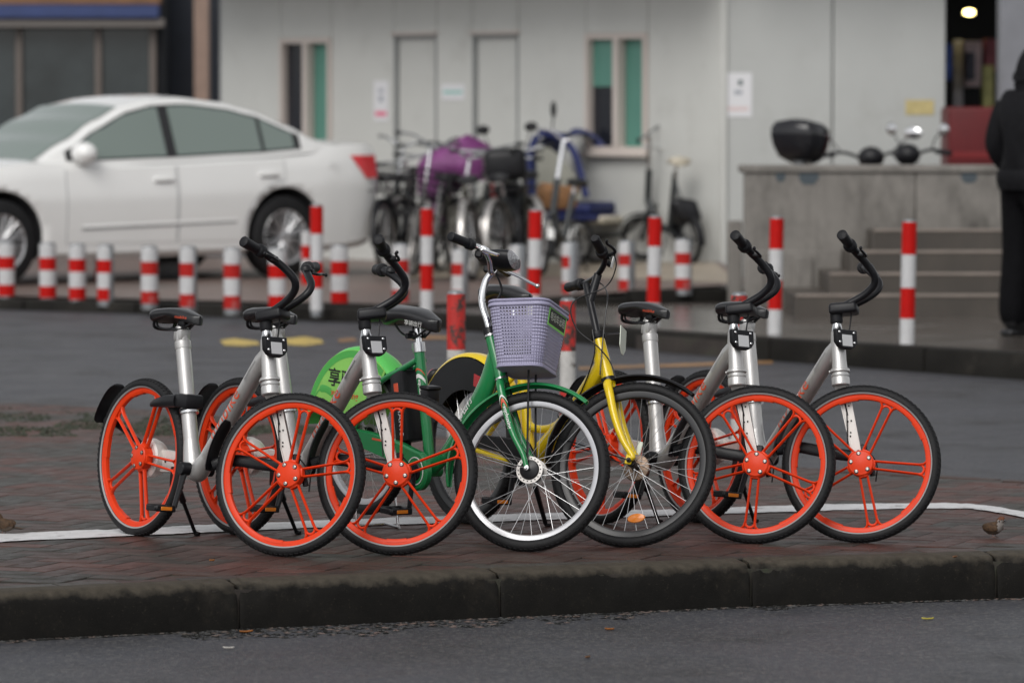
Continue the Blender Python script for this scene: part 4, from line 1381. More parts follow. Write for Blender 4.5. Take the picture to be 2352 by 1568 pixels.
# crescent decals on the seat tube
dc = MB()
def band(A, B, rad, t0, t1, a0, a1, m):
    b = MB()
    dv = (B - A)
    d_ = dv.normalized()
    nv = Vector((-d_.z, 0, d_.x))
    def fn(u, v):
        an = R(a0 + (a1 - a0) * v)
        tt = t0 + (t1 - t0) * u + 0.06 * (abs(v - 0.5) * 2) ** 2
        return A + dv * tt + Vector((0, -1, 0)) * (rad * math.cos(an)) + nv * (rad * math.sin(an))
    b.grid(fn, 3, 14)
    return b.mesh('decal', m)
gp('decal', band(ST1, ST0, 0.0222, 0.16, 0.175, -70, 90, M['orange_print']), None, parent=frame_o)
gp('decal', band(ST1, ST0, 0.0222, 0.21, 0.245, -70, 90, M['white_print']), None, parent=frame_o)
# seat post and big saddle
sdv = (ST1 - ST0).normalized()
b = MB()
b.tube([ST1 - sdv * 0.02, ST1 + sdv * 0.085], 0.0145, n=16)
post = gp('seat_post', b, M['chrome'])
b = MB()
b.tube([ST1 - sdv * 0.008, ST1 + sdv * 0.030], 0.0255, n=18)
b.rbox(ST1 + Vector((-0.034, 0, 0.010)), (0.022, 0.020, 0.026), 0.004, 1)
gp('seat_clamp', b, M['steel'], parent=post)
sm = saddle_mesh(0.285, 0.215, M['saddle'], hump=0.020, thick=0.085)
seat = gp('seat', sm, None)
seat.matrix_local = Tr((0.345, 0, 0.842)) @ Rt(3, 'Y')
b = MB()
for s in (-1, 1):
    b.tube(catmull([(-0.10, s * 0.05, -0.04), (-0.06, s * 0.03, -0.085), (0.02, s * 0.024, -0.088), (0.09, s * 0.012, -0.045)], 5), 0.0045, n=8)
b.lathe([(0, -0.045), (0.011, -0.045), (0.011, 0.045), (0, 0.045)], 12, 'y', T=Tr((-0.005, 0, -0.088)))
b.rbox((-0.005, 0, -0.085), (0.045, 0.05, 0.030), 0.006, 1)
gp('seat_bracket', b, M['black_paint'], parent=seat)
t = text_mesh('享骑出行', 0.022, 'lettering', M['white_print'])
warp(t, lambda c: Vector((0.055 + c.x, -0.060 + 0.28 * c.x, -0.030 + c.y)))
gp('lettering', t, None, parent=seat)
# battery and controller
Tb = Tr((0.300, 0, 0.470)) @ Matrix.Rotation(math.atan2(ST1.x - ST0.x, ST1.z - ST0.z), 4, 'Y')
b = MB()
b.rbox((0, 0, 0), (0.088, 0.098, 0.285), 0.012, 2, T=Tb)
b.rbox((0.0, 0, 0.146), (0.060, 0.060, 0.02), 0.006, 1, T=Tb)
bat = gp('battery', b, M['black_plastic'])
t = text_mesh('HAR15', 0.042, 'lettering', M['grey_label'])
warp(t, lambda c: Tb @ Vector((0.012 - c.y, -0.0497, -0.062 + c.x * 0.9)) if False else Tb @ Vector((-c.y * -1 * 0.9 + 0.008, -0.0498, -0.06 - c.x)))
gp('lettering', t, None, parent=bat)
b = MB()
b.rbox((0, -0.0496, 0.055), (0.030, 0.002, 0.075), 0.001, 1, T=Tb)
gp('label', b, M['orange_print'], parent=bat)
b = MB()
b.rbox((0.452, -0.004, 0.520), (0.055, 0.062, 0.072), 0.010, 2)
b.rbox((0.455, -0.004, 0.560), (0.064, 0.070, 0.016), 0.006, 1)
b.tube([(0.43, 0, 0.51), (0.405, 0, 0.50)], 0.012, n=8)
gp('controller_box', b, M['black_plastic'])
# chain guard with ring cover
out = []
for a in range(-100, 91, 10):
    out.append((0.478 + 0.078 * math.cos(R(a)), 0.235 + 0.078 * math.sin(R(a))))
out += [(0.35, 0.335), (0.15, 0.350), (0.02, 0.352), (-0.035, 0.340), (-0.045, 0.318), (-0.03, 0.300), (0.05, 0.288), (0.25, 0.262), (0.38, 0.225), (0.43, 0.17)]
b = MB()
b.prism(out, -0.052, -0.078, inset=0.010)
cg = gp('chain_guard', b, M['green'], angle=30)
b = MB()
for r0, r1 in ((0.052, 0.0555),):
    b.lathe([(r0, -0.0795), (r1, -0.0800), (r1 + 0.001, -0.0785)], 36, 'y', T=Tr((0.478, 0, 0.235)))
gp('ring', b, M['white_print'], parent=cg)
b = MB()
b.lathe([(0.0, -0.083), (0.034, -0.083), (0.038, -0.0785), (0.0385, -0.077)], 30, 'y', T=Tr((0.478, 0, 0.235)))
gp('crank_cap', b, M['black_plastic'], parent=cg)
b = MB()
b.box((0.25, -0.0788, 0.328), (0.16, 0.001, 0.008))
gp('stripe', b, M['orange_print'], parent=cg)
for s, an in ((-1, 268), (1, 88)):
    c0 = Vector((0.478, s * 0.088, 0.235))
    c1 = Vector((0.478 + 0.15 * math.cos(R(an)), s * 0.096, 0.235 + 0.15 * math.sin(R(an))))
    b = MB()
    b.tube([c0, c1], [0.016, 0.012], n=10, flat=0.6, ref=(1, 0, 0))
    b.lathe([(0, -0.012), (0.020, -0.012), (0.020, 0.012), (0, 0.012)], 16, 'y', T=Tr(c0))
    ck = gp('crank', b, M['black_paint'])
    pc = c1 + Vector((0, s * 0.062, -0.004))
    b = MB()
    for q in (-1, 1):
        b.rbox(pc + Vector((q * 0.036, 0, 0)), (0.016, 0.10, 0.026), 0.004, 1)
    for yy in (-0.046, 0, 0.046):
        b.rbox(pc + Vector((0, yy, 0)), (0.072, 0.014, 0.022), 0.003, 1)
    gp('pedal', b, M['black_plastic'], parent=ck)
    for q in (-1, 1):
        b = MB()
        b.rbox(pc + Vector((q * 0.0447, 0, 0)), (0.003, 0.052, 0.014), 0.001, 1)
        gp('reflector', b, M['amber'], parent=ck)
# rear mudguard with printed side skirts
hub = G_HR
b = arc_guard(hub, 0.365, 52, 178, 0.050, drop=0.018)
rg = gp('mudguard', b, M['light_green'], angle=50)
for s in (-1, 1):
    b = MB()
    ro_, n = 0.352, 26
    outer = [(ro_ * math.cos(R(a)), ro_ * math.sin(R(a))) for a in [54 + 114 * i / n for i in range(n + 1)]]
    inner = [(-0.325, 0.055), (-0.285, 0.105), (-0.235, 0.135), (-0.180, 0.120), (-0.125, 0.075), (-0.06, 0.035), (0.02, 0.045), (0.09, 0.10), (0.15, 0.20)]
    pts = [(hub.x + x, hub.z + z) for x, z in outer + inner]
    b.prism(pts, s * 0.049, s * 0.053)
    sk = gp('skirt', b, M['lime'], parent=rg)
    if s < 0:
        b = MB()                                   # darker printed swirls and rim band
        for (r0, r1, a0, a1) in ((0.322, 0.350, 56, 166),):
            b.lathe([(r0, -0.0537), (r1, -0.0537)], 30, 'y', T=Tr(hub), a0=-R(a1) + math.pi * 0, a1=-R(a0)) if False else b.grid(lambda u, v: (hub.x + (r0 + (r1 - r0) * v) * math.cos(R(a0 + (a1 - a0) * u)), -0.0537, hub.z + (r0 + (r1 - r0) * v) * math.sin(R(a0 + (a1 - a0) * u))), 30, 1)
        gp('printed_band', b, M['lime_dark'], parent=rg)
        b = MB()
        b.tube(catmull([(hub.x - 0.32, -0.0535, hub.z + 0.085), (hub.x - 0.26, -0.0535, hub.z + 0.165), (hub.x - 0.18, -0.0535, hub.z + 0.165), (hub.x - 0.10, -0.0535, hub.z + 0.10), (hub.x - 0.03, -0.0535, hub.z + 0.075)], 6), [0.004, 0.015, 0.010, 0.004], n=8, flat=0.04, ref=(0, 0, 1))
        gp('printed_band', b, M['lime_dark'], parent=rg)
        for body, sz, x, z, mm, bo in (('享骑', 0.078, -0.105, 0.222, 'black_print', 0.0012), ('xqchuxing', 0.040, -0.075, 0.166, 'orange_print', 0.0005)):
            t = text_mesh(body, sz, 'lettering', M[mm], bold=bo)
            warp(t, lambda c, x=x, z=z: Vector((hub.x + x + c.x * 1.2, -0.0545, hub.z + z + c.y)))
            gp('lettering', t, None, parent=rg)
# wheels
_gw, _gs = spoked_wheel(G_RW, G_RT, M['rim_grey'], fl=0.049, nsp=36, flange_m=M['alu_white'],
                        hub_prof=[(0.0, -0.060), (0.006, -0.060), (0.006, -0.046), (0.020, -0.044), (0.036, -0.038), (0.040, -0.030), (0.040, 0.030), (0.036, 0.038), (0.020, 0.044), (0.006, 0.046), (0.006, 0.060), (0.0, 0.060)])
for nm, hubp, stt, spin in (('wheel', G_HF, True, 7), ('wheel', G_HR, False, 40)):
    o = link(nm, _gw, gb, (SG if stt else Matrix.Identity(4)) @ Tr(hubp) @ Rt(spin, 'Y'))
    for sn, sm_, sM in _gs:
        link(sn, sm_, o, sM)
# fork
b = MB()
b.tube([gs(0, 0, -0.190), gs(0, 0, -0.215)], [0.024, 0.022], n=16)
for s in (-1, 1):
    P = catmull([gs(0.0, s * 0.012, -0.205), gs(0.0, s * 0.040, -0.225), gs(0.0, s * 0.052, -0.30), gs(0.004, s * 0.054, -0.42), gs(0.024, s * 0.056, -0.52), G_HF + Vector((-0.004, s * 0.058, 0.004))], 6)
    b.tube(P, [0.0185 - 0.009 * i / (len(P) - 1) for i in range(len(P))], n=12)
fo = gp('fork', b, M['green'], True)
b = MB()
b.tube([gs(0, 0, -0.188), gs(0, 0, -0.196)], 0.0275, n=20)
gp('crown_ring', b, M['steel'], parent=fo)
t = text_mesh('xqchuxing', 0.023, 'lettering', M['white_print'], cuts=1, bold=0.0003)
def ffn(co):
    tt = -0.365 - co.x
    an = co.y / 0.017
    c = gs(0.003, -0.0535, tt)
    return c + Vector((0, -1, 0)) * (0.0163 * math.cos(an)) + g_f * (0.0163 * math.sin(an))
warp(t, ffn)
gp('lettering', t, None, parent=fo)
for (h0, h1, mm, aa) in ((-0.272, -0.280, 'white_print', 60), (-0.285, -0.302, 'orange_print', 38)):
    b = MB()
    b.grid(lambda u, v, h0=h0, h1=h1, aa=aa: gs(0.001, -0.0525, h0 + (h1 - h0) * u - 0.03 * (2 * abs(v - 0.5)) ** 2) + Vector((0, -1, 0)) * (0.0182 * math.cos(R(-aa + 2 * aa * v))) + g_f * (0.0182 * math.sin(R(-aa + 2 * aa * v))), 3, 10)
    gp('decal', b, M[mm], parent=fo)
for s in (-1, 1):
    b = MB()
    b.lathe([(0, -0.008), (0.0105, -0.008), (0.0105, 0.006), (0.005, 0.008), (0.005, 0.016), (0, 0.016)], 6, 'y', T=Tr(G_HF + Vector((0, s * 0.066, 0))) @ Rt(0 if s > 0 else 180, 'Z'))
    gp('axle_nut', b, M['steel'], parent=fo)
# front mudguard, stays
b = arc_guard(G_HF, 0.345, 62, 200, 0.030, n=40, drop=0.014, taper=0.5)
fg = gp('mudguard', b, M['green'], True, angle=50)
for s in (-1, 1):
    b = MB()
    b.tube([G_HF + Vector((0, s * 0.062, 0.0)), G_HF + Vector((-0.335, s * 0.030, 0.035))], 0.0025, n=6)
    gp('stay', b, M['steel'], parent=fg)
# stem, handlebar, grips, levers, headlamp
b = MB()
b.tube(catmull([gs(0, 0, 0.0), gs(0, 0, 0.05), gs(-0.004, 0, 0.10), gs(0.004, 0, 0.15), gs(0.034, 0, 0.205), gs(0.066, 0, 0.232)], 7), 0.0138, n=16)
stem = gp('stem', b, M['chrome'], True)
b = MB()
b.tube([gs(0, 0, -0.008), gs(0, 0, 0.020)], 0.0262, n=20)
gp('headset', b, M['black_paint'], parent=stem)
b = MB()
b.tube([gs(0, 0, -0.016), gs(0, 0, -0.009)], 0.0275, n=20)
gp('headset_ring', b, M['steel'], parent=stem)
hc = gs(0.064, 0, 0.232)
# in the level frame of the unturned bicycle: forward x, left y, up z
def hbp(f, l, z): return Vector((hc.x + f, l, hc.z + z))
b = MB()
for s in (1, -1):
    k = 1.0 if s < 0 else -0.15                     # the left half is bent forward
    b.tube(catmull([hbp(0, 0, 0), hbp(0.0, s * 0.03, 0.002), hbp(-0.010 * k, s * 0.075, 0.040), hbp(-0.035 * k, s * 0.125, 0.062), hbp(-0.082 * k, s * 0.20, 0.060), hbp(-0.140 * k, s * 0.280, 0.060)], 7), 0.0115, n=14)
hbar = gp('handlebar', b, M['chrome'], True)
hbar.matrix_local = SG @ Tr(hc) @ Rt(12, 'Z') @ Tr(-hc)
for s in (1, -1):
    b = MB()
    k = 1.0 if s < 0 else -0.15
    ga, gb_ = hbp(-0.066 * k, s * 0.176, 0.0605), hbp(-0.143 * k, s * 0.285, 0.060)
    b.tube([ga.lerp(gb_, t) for t in (0, 0.03, 0.10, 0.22, 0.26, 0.60, 0.90, 0.98, 1.0)], [0.016, 0.021, 0.0225, 0.0225, 0.018, 0.0178, 0.0182, 0.0182, 0.014], n=18)
    gp('grip', b, M['rubber'], parent=hbar)
    b = MB()
    b.tube([hbp(-0.018, s * 0.118, 0.056), hbp(-0.034, s * 0.145, 0.058)], 0.0165, n=14)
    if s < 0:
        LV = [hbp(-0.020, s * 0.13, 0.058), hbp(0.022, s * 0.136, 0.050), hbp(0.034, s * 0.165, 0.045), hbp(0.012, s * 0.215, 0.040), hbp(-0.014, s * 0.262, 0.036)]
    else:                                           # the left lever hangs slack, swung forward
        LV = [hbp(-0.020, 0.13, 0.052), hbp(0.035, 0.130, 0.040), hbp(0.085, 0.138, 0.030), hbp(0.130, 0.150, 0.018), hbp(0.165, 0.158, 0.010)]
    b.tube(catmull(LV, 6), [0.0095, 0.0062], n=10, flat=0.7)
    b.sphere(LV[-1], 0.0095, 10, 8)
    gp('brake_lever', b, M['chrome'], parent=hbar)
    b = MB()
    b.rbox(hbp(-0.040, s * 0.150, 0.035), (0.030, 0.034, 0.030), 0.006, 1)
    gp('switch', b, M['black_plastic'], parent=hbar)
b = MB()
b.rbox(hbp(-0.045, -0.118, 0.036), (0.012, 0.016, 0.014), 0.004, 1)
gp('horn_button', b, M['red_lens'], parent=hbar)
b = MB()
def lampf(u, v):
    a = 2 * math.pi * v
    x = -0.055 + 0.150 * u
    w = 0.066 * (math.sin(math.pi * (0.12 + 0.62 * u)) ** 0.55)
    up = 0.030 * math.sin(math.pi * (0.18 + 0.5 * u)) ** 0.8
    dn = 0.046 * math.sin(math.pi * (0.10 + 0.52 * u)) ** 1.2
    z = 0.062 - 0.014 * u + (up if math.sin(a) > 0 else dn) * math.sin(a)
    return hbp(x, w * math.cos(a), z)
b.grid(lambda u, v: lampf(u, v), 14, 28)
b._add([lampf(0, j / 28) for j in range(28)], [tuple(range(28))])
lamp = gp('headlamp', b, M['black_plastic'], True, angle=50)
lamp.matrix_local = SG @ Tr(hc) @ Rt(-10, 'Z') @ Rt(-13, 'Y') @ Rt(-10, 'X') @ Tr(-hc)
b = MB()
def lensf(u, v):
    p = Vector(lampf(1.0, v))
    c = hbp(0.095 + 0.016, 0, 0.042)
    q = c.lerp(p, u)
    q.x += 0.016 * (1 - u * u) * 0.4
    return q
b.grid(lambda u, v: lensf(u, v), 6, 28)
gp('lens', b, M['lens'], parent=lamp)
for k, (x, y) in enumerate(((0.01, -0.012), (0.012, 0.0), (0.006, 0.014))):
    b = MB()
    b.tube(catmull([hbp(0.02, y * 2, 0.0), hbp(0.045 + x, y, -0.06), gs(0.045, y, 0.10), gs(0.034, y, 0.02), gs(0.032, y * 1.5 - 0.012, -0.10), gs(0.020, -0.03 + y, -0.19) if k < 2 else gs(-0.02, -0.03, -0.13)] + ([gs(0.022, -0.04, -0.40)] if k == 1 else []), 6), 0.0032, n=6)
    gp('cable', b, M['black_paint'], parent=hbar)
# basket
BU, BZ = 0.996, 0.812                                     # centre in the unturned bicycle
bh = 0.250
def bdim(t): return (0.090 + 0.031 * t, 0.122 + 0.035 * t)  # half depth, half width from bottom to rim
def bper(sv, t, out_=0.0):
    a, w = bdim(t)
    a += out_; w += out_
    rc = 0.045
    segs = [2 * (w - rc), math.pi / 2 * rc, 2 * (a - rc), math.pi / 2 * rc] * 2
    tot = sum(segs[:8])
    d = (sv % 1.0) * tot
    # start at the front face, right corner (y = -w), going left across the front
    pos = [((a), -(w - rc), (0, 1)), None]
    y0 = w - rc; x0 = a - rc
    if d < segs[0]: return (a, -y0 + d)
    d -= segs[0]
    if d < segs[1]:
        an = d / rc; return (x0 + rc * math.cos(an), y0 + rc * math.sin(an))
    d -= segs[1]
    if d < segs[2]: return (x0 - d, w)
    d -= segs[2]
    if d < segs[3]:
        an = math.pi / 2 + d / rc; return (-x0 + rc * math.cos(an), y0 + rc * math.sin(an))
    d -= segs[3]
    if d < segs[4]: return (-a, y0 - d)
    d -= segs[4]
    if d < segs[5]:
        an = math.pi + d / rc; return (-x0 + rc * math.cos(an), -y0 + rc * math.sin(an))
    d -= segs[5]
    if d < segs[6]: return (-x0 + d, -w)
    d -= segs[6]
    an = 1.5 * math.pi + d / rc
    return (x0 + rc * math.cos(an), -y0 + rc * math.sin(an))
def bpt(sv, t, out_=0.0):
    x, y = bper(sv, t, out_)
    return Vector((BU + x, y, BZ - bh / 2 + bh * t))
NS, NT = 80, 20
a_, w_ = bdim(0.6)
tot_ = 4 * (a_ - 0.045) + 4 * (w_ - 0.045) + 2 * math.pi * 0.045
def face_of(sv):
    d = (sv % 1.0) * tot_
    L0, Lc, L2 = 2 * (w_ - .045), math.pi / 2 * .045, 2 * (a_ - .045)
    for nm, ln in (('front', L0), ('corner', Lc), ('left', L2), ('corner', Lc), ('back', L0), ('corner', Lc), ('right', L2), ('corner', Lc)):
        if d < ln: return nm, d / ln
        d -= ln
    return 'corner', 0.5
b = MB()
for i in range(NS):
    for j in range(NT):
        s0, s1, t0, t1 = i / NS, (i + 1) / NS, j / NT, (j + 1) / NT
        c = [bpt(s0, t0), bpt(s1, t0), bpt(s1, t1), bpt(s0, t1)]
        nm, q = face_of((s0 + s1) / 2)
        t = (t0 + t1) / 2
        hole = False
        if nm in ('left', 'right'):
            hole = 0.13 < t < 0.90
        elif nm == 'back':
            hole = 0.13 < t < 0.90 and 0.05 < q < 0.95
        elif nm == 'front':
            hole = 0.12 < t < 0.58 and 0.06 < q < 0.94
        if not hole:
            b._add(c, [(0, 1, 2, 3)])
        else:
            m_ = sum(c, Vector()) / 4
            k_ = 0.80 if nm != 'front' else 0.70
            d_ = [m_.lerp((c[k] + c[(k + 1) % 4]) / 2, k_) for k in range(4)]
            b._add(c + d_, [(0, 1, 4), (1, 2, 5), (2, 3, 6), (3, 0, 7), (7, 0, 4), (4, 1, 5), (5, 2, 6), (6, 3, 7)])
# floor of the basket
NF = 14
a0_, w0_ = bdim(0.0)
for i in range(NF):
    for j in range(NF + 6):
        x0, x1 = -a0_ + 2 * a0_ * i / NF, -a0_ + 2 * a0_ * (i + 1) / NF
        y0, y1 = -w0_ + 2 * w0_ * j / (NF + 6), -w0_ + 2 * w0_ * (j + 1) / (NF + 6)
        rc = 0.045
        def clampc(x, y):
            if abs(x) > a0_ - rc and abs(y) > w0_ - rc:
                dx, dy = abs(x) - (a0_ - rc), abs(y) - (w0_ - rc)
                L = math.hypot(dx, dy)
                if L > rc:
                    dx, dy = dx * rc / L, dy * rc / L
                    return ((a0_ - rc + dx) * (1 if x > 0 else -1), (w0_ - rc + dy) * (1 if y > 0 else -1))
            return (x, y)
        c = [Vector((BU + p[0], p[1], BZ - bh / 2)) for p in (clampc(x0, y0), clampc(x1, y0), clampc(x1, y1), clampc(x0, y1))]
        m_ = sum(c, Vector()) / 4
        d_ = [m_.lerp((c[k] + c[(k + 1) % 4]) / 2, 0.68) for k in range(4)]
        b._add(c + d_, [(0, 1, 4), (1, 2, 5), (2, 3, 6), (3, 0, 7), (7, 0, 4), (4, 1, 5), (5, 2, 6), (6, 3, 7)])
bk = gp('basket', b, M['lilac'], True, angle=40)
_bx = Tr((BU, 0, BZ)) @ Rt(-11, 'Y') @ Tr((-BU, 0, -BZ))      # the basket hangs level-ish on its bracket
bk.matrix_local = SG @ _bx
mo = bk.modifiers.new('wall', 'SOLIDIFY')
mo.thickness = 0.003
mo.offset = 0
b = MB()
b.tube([bpt(i / 120, 1.0) for i in range(120)], 0.0055, n=8, closed=True)
gp('basket_rim', b, M['lilac'], parent=bk)
b = MB()
b.tube([bpt(i / 120, 0.985, 0.003) - Vector((0, 0, 0.012)) for i in range(120)], 0.006, n=6, closed=True, flat=0.4, ref=(0, 0, 1))
gp('basket_lip', b, M['lilac'], parent=bk)
b = MB()
b.tube([bpt(i / 120, 0.0, 0.001) for i in range(120)], 0.0050, n=8, closed=True)
gp('basket_foot', b, M['lilac'], parent=bk)
fr_len = 2 * (w_ - .045) / tot_
for s0, s1 in ((1.0 - 0.115, 1.015), (fr_len - 0.015, fr_len + 0.115), (0.505 - 0.06, 0.505 + 0.06), (0.83 - 0.25, 0.63)):
    for k in range(13):
        t = 0.10 + k * 0.052
        if s0 > 0.8 and t > 0.66: continue
        b = MB()
        b.tube([bpt(s0 + (s1 - s0) * i / 16, t, 0.0012) for i in range(17)], 0.0019, n=6)
        gp('rib', b, M['lilac'], parent=bk)
def front_pt(y, t, off):
    a = bdim(t)[0]
    return Vector((BU + a + off, y, BZ - bh / 2 + bh * t))
for (y0, y1, t0, t1, off, mm, nm) in ((-0.108, 0.108, 0.640, 0.935, 0.0028, 'lime_edge', 'sticker'), (-0.097, 0.097, 0.675, 0.900, 0.0036, 'black_print', 'sticker_panel')):
    b = MB()
    q = [front_pt(y0, t0, off), front_pt(y1, t0, off), front_pt(y1, t1, off), front_pt(y0, t1, off)]
    b._add(q + [p - Vector((0.0006, 0, 0)) for p in q], [(0, 1, 2, 3), (7, 6, 5, 4), (0, 1, 5, 4), (1, 2, 6, 5), (2, 3, 7, 6), (3, 0, 4, 7)])
    gp(nm, b, M[mm], parent=bk)
t = text_mesh('电动车出租', 0.0365, 'lettering', M['card'], bold=0.0003)
warp(t, lambda c: front_pt(c.x, 0.7875 + c.y / bh, 0.0044))
gp('lettering', t, None, parent=bk)
# odds and ends lying in the basket
b = MB()
b.sphere((BU - 0.01, -0.02, BZ - 0.055), (0.055, 0.085, 0.05), 14, 10)
b.v = [tuple(Vector(v) + Vector((noise.noise(Vector(v) * 30), noise.noise(Vector(v) * 30 + Vector((5, 0, 0))), noise.noise(Vector(v) * 30 + Vector((0, 5, 0))))) * 0.018) for v in b.v]
bag_me = b.mesh('plastic_bag', mat('crumpled clear bag', (0.55, 0.55, 0.62), 0.12, var=0.25, scale=30), angle=60)
bag_o = tag(link('plastic_bag', bag_me, None, WG @ SG @ _bx), 'crumpled pale plastic bag lying inside the lilac basket', 'bag')
b = MB()
for y in (-0.03, 0.045):
    bb = MB()
    bb.tube([_bx @ Vector((BU + 0.02, y * 1.2, BZ - bh / 2 - 0.002)), G_HF + Vector((-0.01, y * 1.4, 0.02))], 0.0045, n=8)
    gp('basket_rod', bb, M['black_paint'], True)
b = MB()
b.tube([gs(0.02, 0.0, 0.004), Vector((BU - 0.10, 0, BZ + 0.01))], 0.007, n=8, flat=0.4, ref=(0, 0, 1))
b.rbox(Vector((BU - 0.098, 0, BZ - 0.10)), (0.02, 0.05, 0.014), 0.004, 1)
gp('basket_bracket', b, M['steel'], parent=bk)
# centre stand
WGi = WG.inverted()
b = MB()
for s in (-1, 1):
    foot = WGi @ Vector((*(WG @ Vector((0.115, s * 0.10, 0))).xy, 0.006))
    foot2 = WGi @ Vector((*(WG @ Vector((0.020, s * 0.10, 0))).xy, 0.012))
    b.tube(catmull([Vector((0.05, s * 0.085, 0.25)), Vector((0.09, s * 0.095, 0.10)), foot + Vector((-0.004, 0, 0.014)), foot, foot2], 5), 0.0058, n=8)
b.tube([Vector((0.05, -0.085, 0.25)), Vector((0.05, 0.085, 0.25))], 0.0058, n=8)
f1, f2 = (WGi @ Vector((*(WG @ Vector((0.02, s * 0.10, 0))).xy, 0.012)) for s in (-1, 1))
b.tube([f1, f2], 0.0058, n=8)
gp('centre_stand', b, M['steel'])

# ================================================================== YELLOW BICYCLE
YT, YB = (0.845, 0.810), (0.932, 0.646)
y_d = Vector((YB[0] - YT[0], 0, YB[1] - YT[1])).normalized()
y_f = Vector((-y_d.z, 0, y_d.x))
def ys(f, l, h): return Vector((YT[0], 0, YT[1])) + y_f * f + Vector((0, l, 0)) - y_d * h
Y_RW, Y_RT = 0.330, 0.0205
Y_HF, Y_HR = Vector((1.118, 0, 0.330)), Vector((0, 0, 0.330))
STEER_Y = 40.0
SY = steer_matrix(YT, YB, STEER_Y)
WY = settle((-0.188, 19.05), -55.5, 3.5, SY, Y_HR, Y_HF, Y_RW, Y_RT)
yb = tag(empty('bicycle', WY), 'yellow bicycle with black rims and a small card hanging from its head tube', 'bicycle')
def yp(name, b, m, steer=False, parent=None, angle=38):
    me = b.mesh(name, m, angle) if isinstance(b, MB) else b
    return link(name, me, parent or yb, (SY if (steer and parent is None) else None))
BBy = Vector((0.445, 0, 0.285))
b = MB()
b.tube([ys(0, 0, 0.0), ys(0, 0, -0.185)], [0.0235, 0.026], n=20)
b.tube([ys(-0.006, 0, -0.07), ys(-0.02, 0, -0.12), Vector((0.70, 0, 0.492)), BBy + Vector((0.01, 0, 0.01))], [0.030, 0.033, 0.034, 0.036], n=20)
b.tube([BBy, Vector((0.285, 0, 0.795))], 0.0205, n=18)
b.tube(catmull([Vector((0.66, 0, 0.475)), Vector((0.56, 0, 0.43)), Vector((0.46, 0, 0.42)), Vector((0.40, 0, 0.435))], 5), 0.0165, n=12)
for s in (-1, 1):
    b.tube(catmull([Vector((0.335, s * 0.014, 0.64)), Vector((0.22, s * 0.045, 0.53)), Vector((0.0, s * 0.066, 0.335))], 5), 0.0105, n=10)
    b.tube(catmull([BBy + Vector((0, s * 0.025, 0)), Vector((0.30, s * 0.05, 0.285)), Vector((0.0, s * 0.066, 0.328))], 5), 0.0145, n=10)
b.lathe([(0.0, -0.042), (0.030, -0.042), (0.030, 0.042), (0.0, 0.042)], 22, 'y', T=Tr(BBy))
yf = yp('frame', b, M['yellow'])
t = text_mesh('ofo', 0.095, 'lettering', M['black_print'], cuts=2, bold=-0.0006)
A, B = BBy, ys(-0.02, 0, -0.12)
dv = (B - A).normalized()
nv = Vector((-dv.z, 0, dv.x))
warp(t, lambda c: A + dv * (c.x + 0.345) + Vector((0, -1, 0)) * (0.0352 * math.cos(R(10) + c.y / 0.0352)) + nv * (0.0352 * math.sin(R(10) + c.y / 0.0352)))
yp('lettering', t, None, parent=yf)
b = MB()
b.tube(catmull([ys(0.02, -0.035, 0.02), ys(0.0, -0.04, -0.08), Vector((0.80, -0.036, 0.585)), Vector((0.70, -0.037, 0.47)), Vector((0.60, -0.036, 0.39))], 5), 0.0028, n=6)
yp('cable', b, M['black_paint'], parent=yf)
# saddle
b = MB()
b.tube([Vector((0.293, 0, 0.77)), Vector((0.250, 0, 0.905))], 0.0145, n=14)
po = yp('seat_post', b, M['steel'])
b = MB()
b.tube([Vector((0.293, 0, 0.771)), Vector((0.284, 0, 0.800))], 0.025, n=16)
yp('seat_clamp', b, M['black_paint'], parent=po)
se = yp('seat', saddle_mesh(0.270, 0.190, M['saddle'], hump=0.018, thick=0.075), None)
se.matrix_local = Tr((0.226, 0, 0.962)) @ Rt(2, 'Y')
b = MB()
for s in (-1, 1):
    b.tube(catmull([(-0.10, s * 0.04, -0.04), (-0.05, s * 0.026, -0.07), (0.03, s * 0.022, -0.07), (0.09, s * 0.01, -0.04)], 5), 0.0045, n=8)
b.rbox((0.005, 0, -0.068), (0.045, 0.05, 0.026), 0.005, 1)
yp('seat_bracket', b, M['black_paint'], parent=se)
# wheels
_yw, _yss = spoked_wheel(Y_RW, Y_RT, M['rim_black'], rim_d=0.028, fl=0.030, nsp=36, hub_m=M['black_paint'], wide=1.05)
for hubp, stt, spin in ((Y_HF, True, 3), (Y_HR, False, 0)):
    o = link('wheel', _yw, yb, (SY if stt else Matrix.Identity(4)) @ Tr(hubp) @ Rt(spin, 'Y'))
    for sn, sm_, sM in _yss:
        link(sn, sm_, o, sM)
    if stt:
        b = MB()
        b.lathe([(0.0, -0.010), (0.5, -0.0095), (0.92, -0.006), (1.0, 0.0), (0.92, 0.006), (0.0, 0.010)], 28, 'y')
        b.v = [(v[0] * 0.036, v[1] * 0.7, v[2] * 0.0185) for v in b.v]
        link('reflector', b.mesh('reflector', M['amber']), o, Rt(-spin, 'Y') @ Rt(72, 'Y') @ Tr((0.218, -0.006, 0)) @ Rt(90, 'Y'))
        b = MB()
        b.lathe([(0.0, 0.034), (0.040, 0.034), (0.052, 0.038), (0.054, 0.050), (0.0, 0.052)], 30, 'y')
        link('drum', b.mesh('drum', mat('brass drum plate', (0.20, 0.14, 0.10), 0.4, metal=0.7, var=0.2, scale=30)), o)
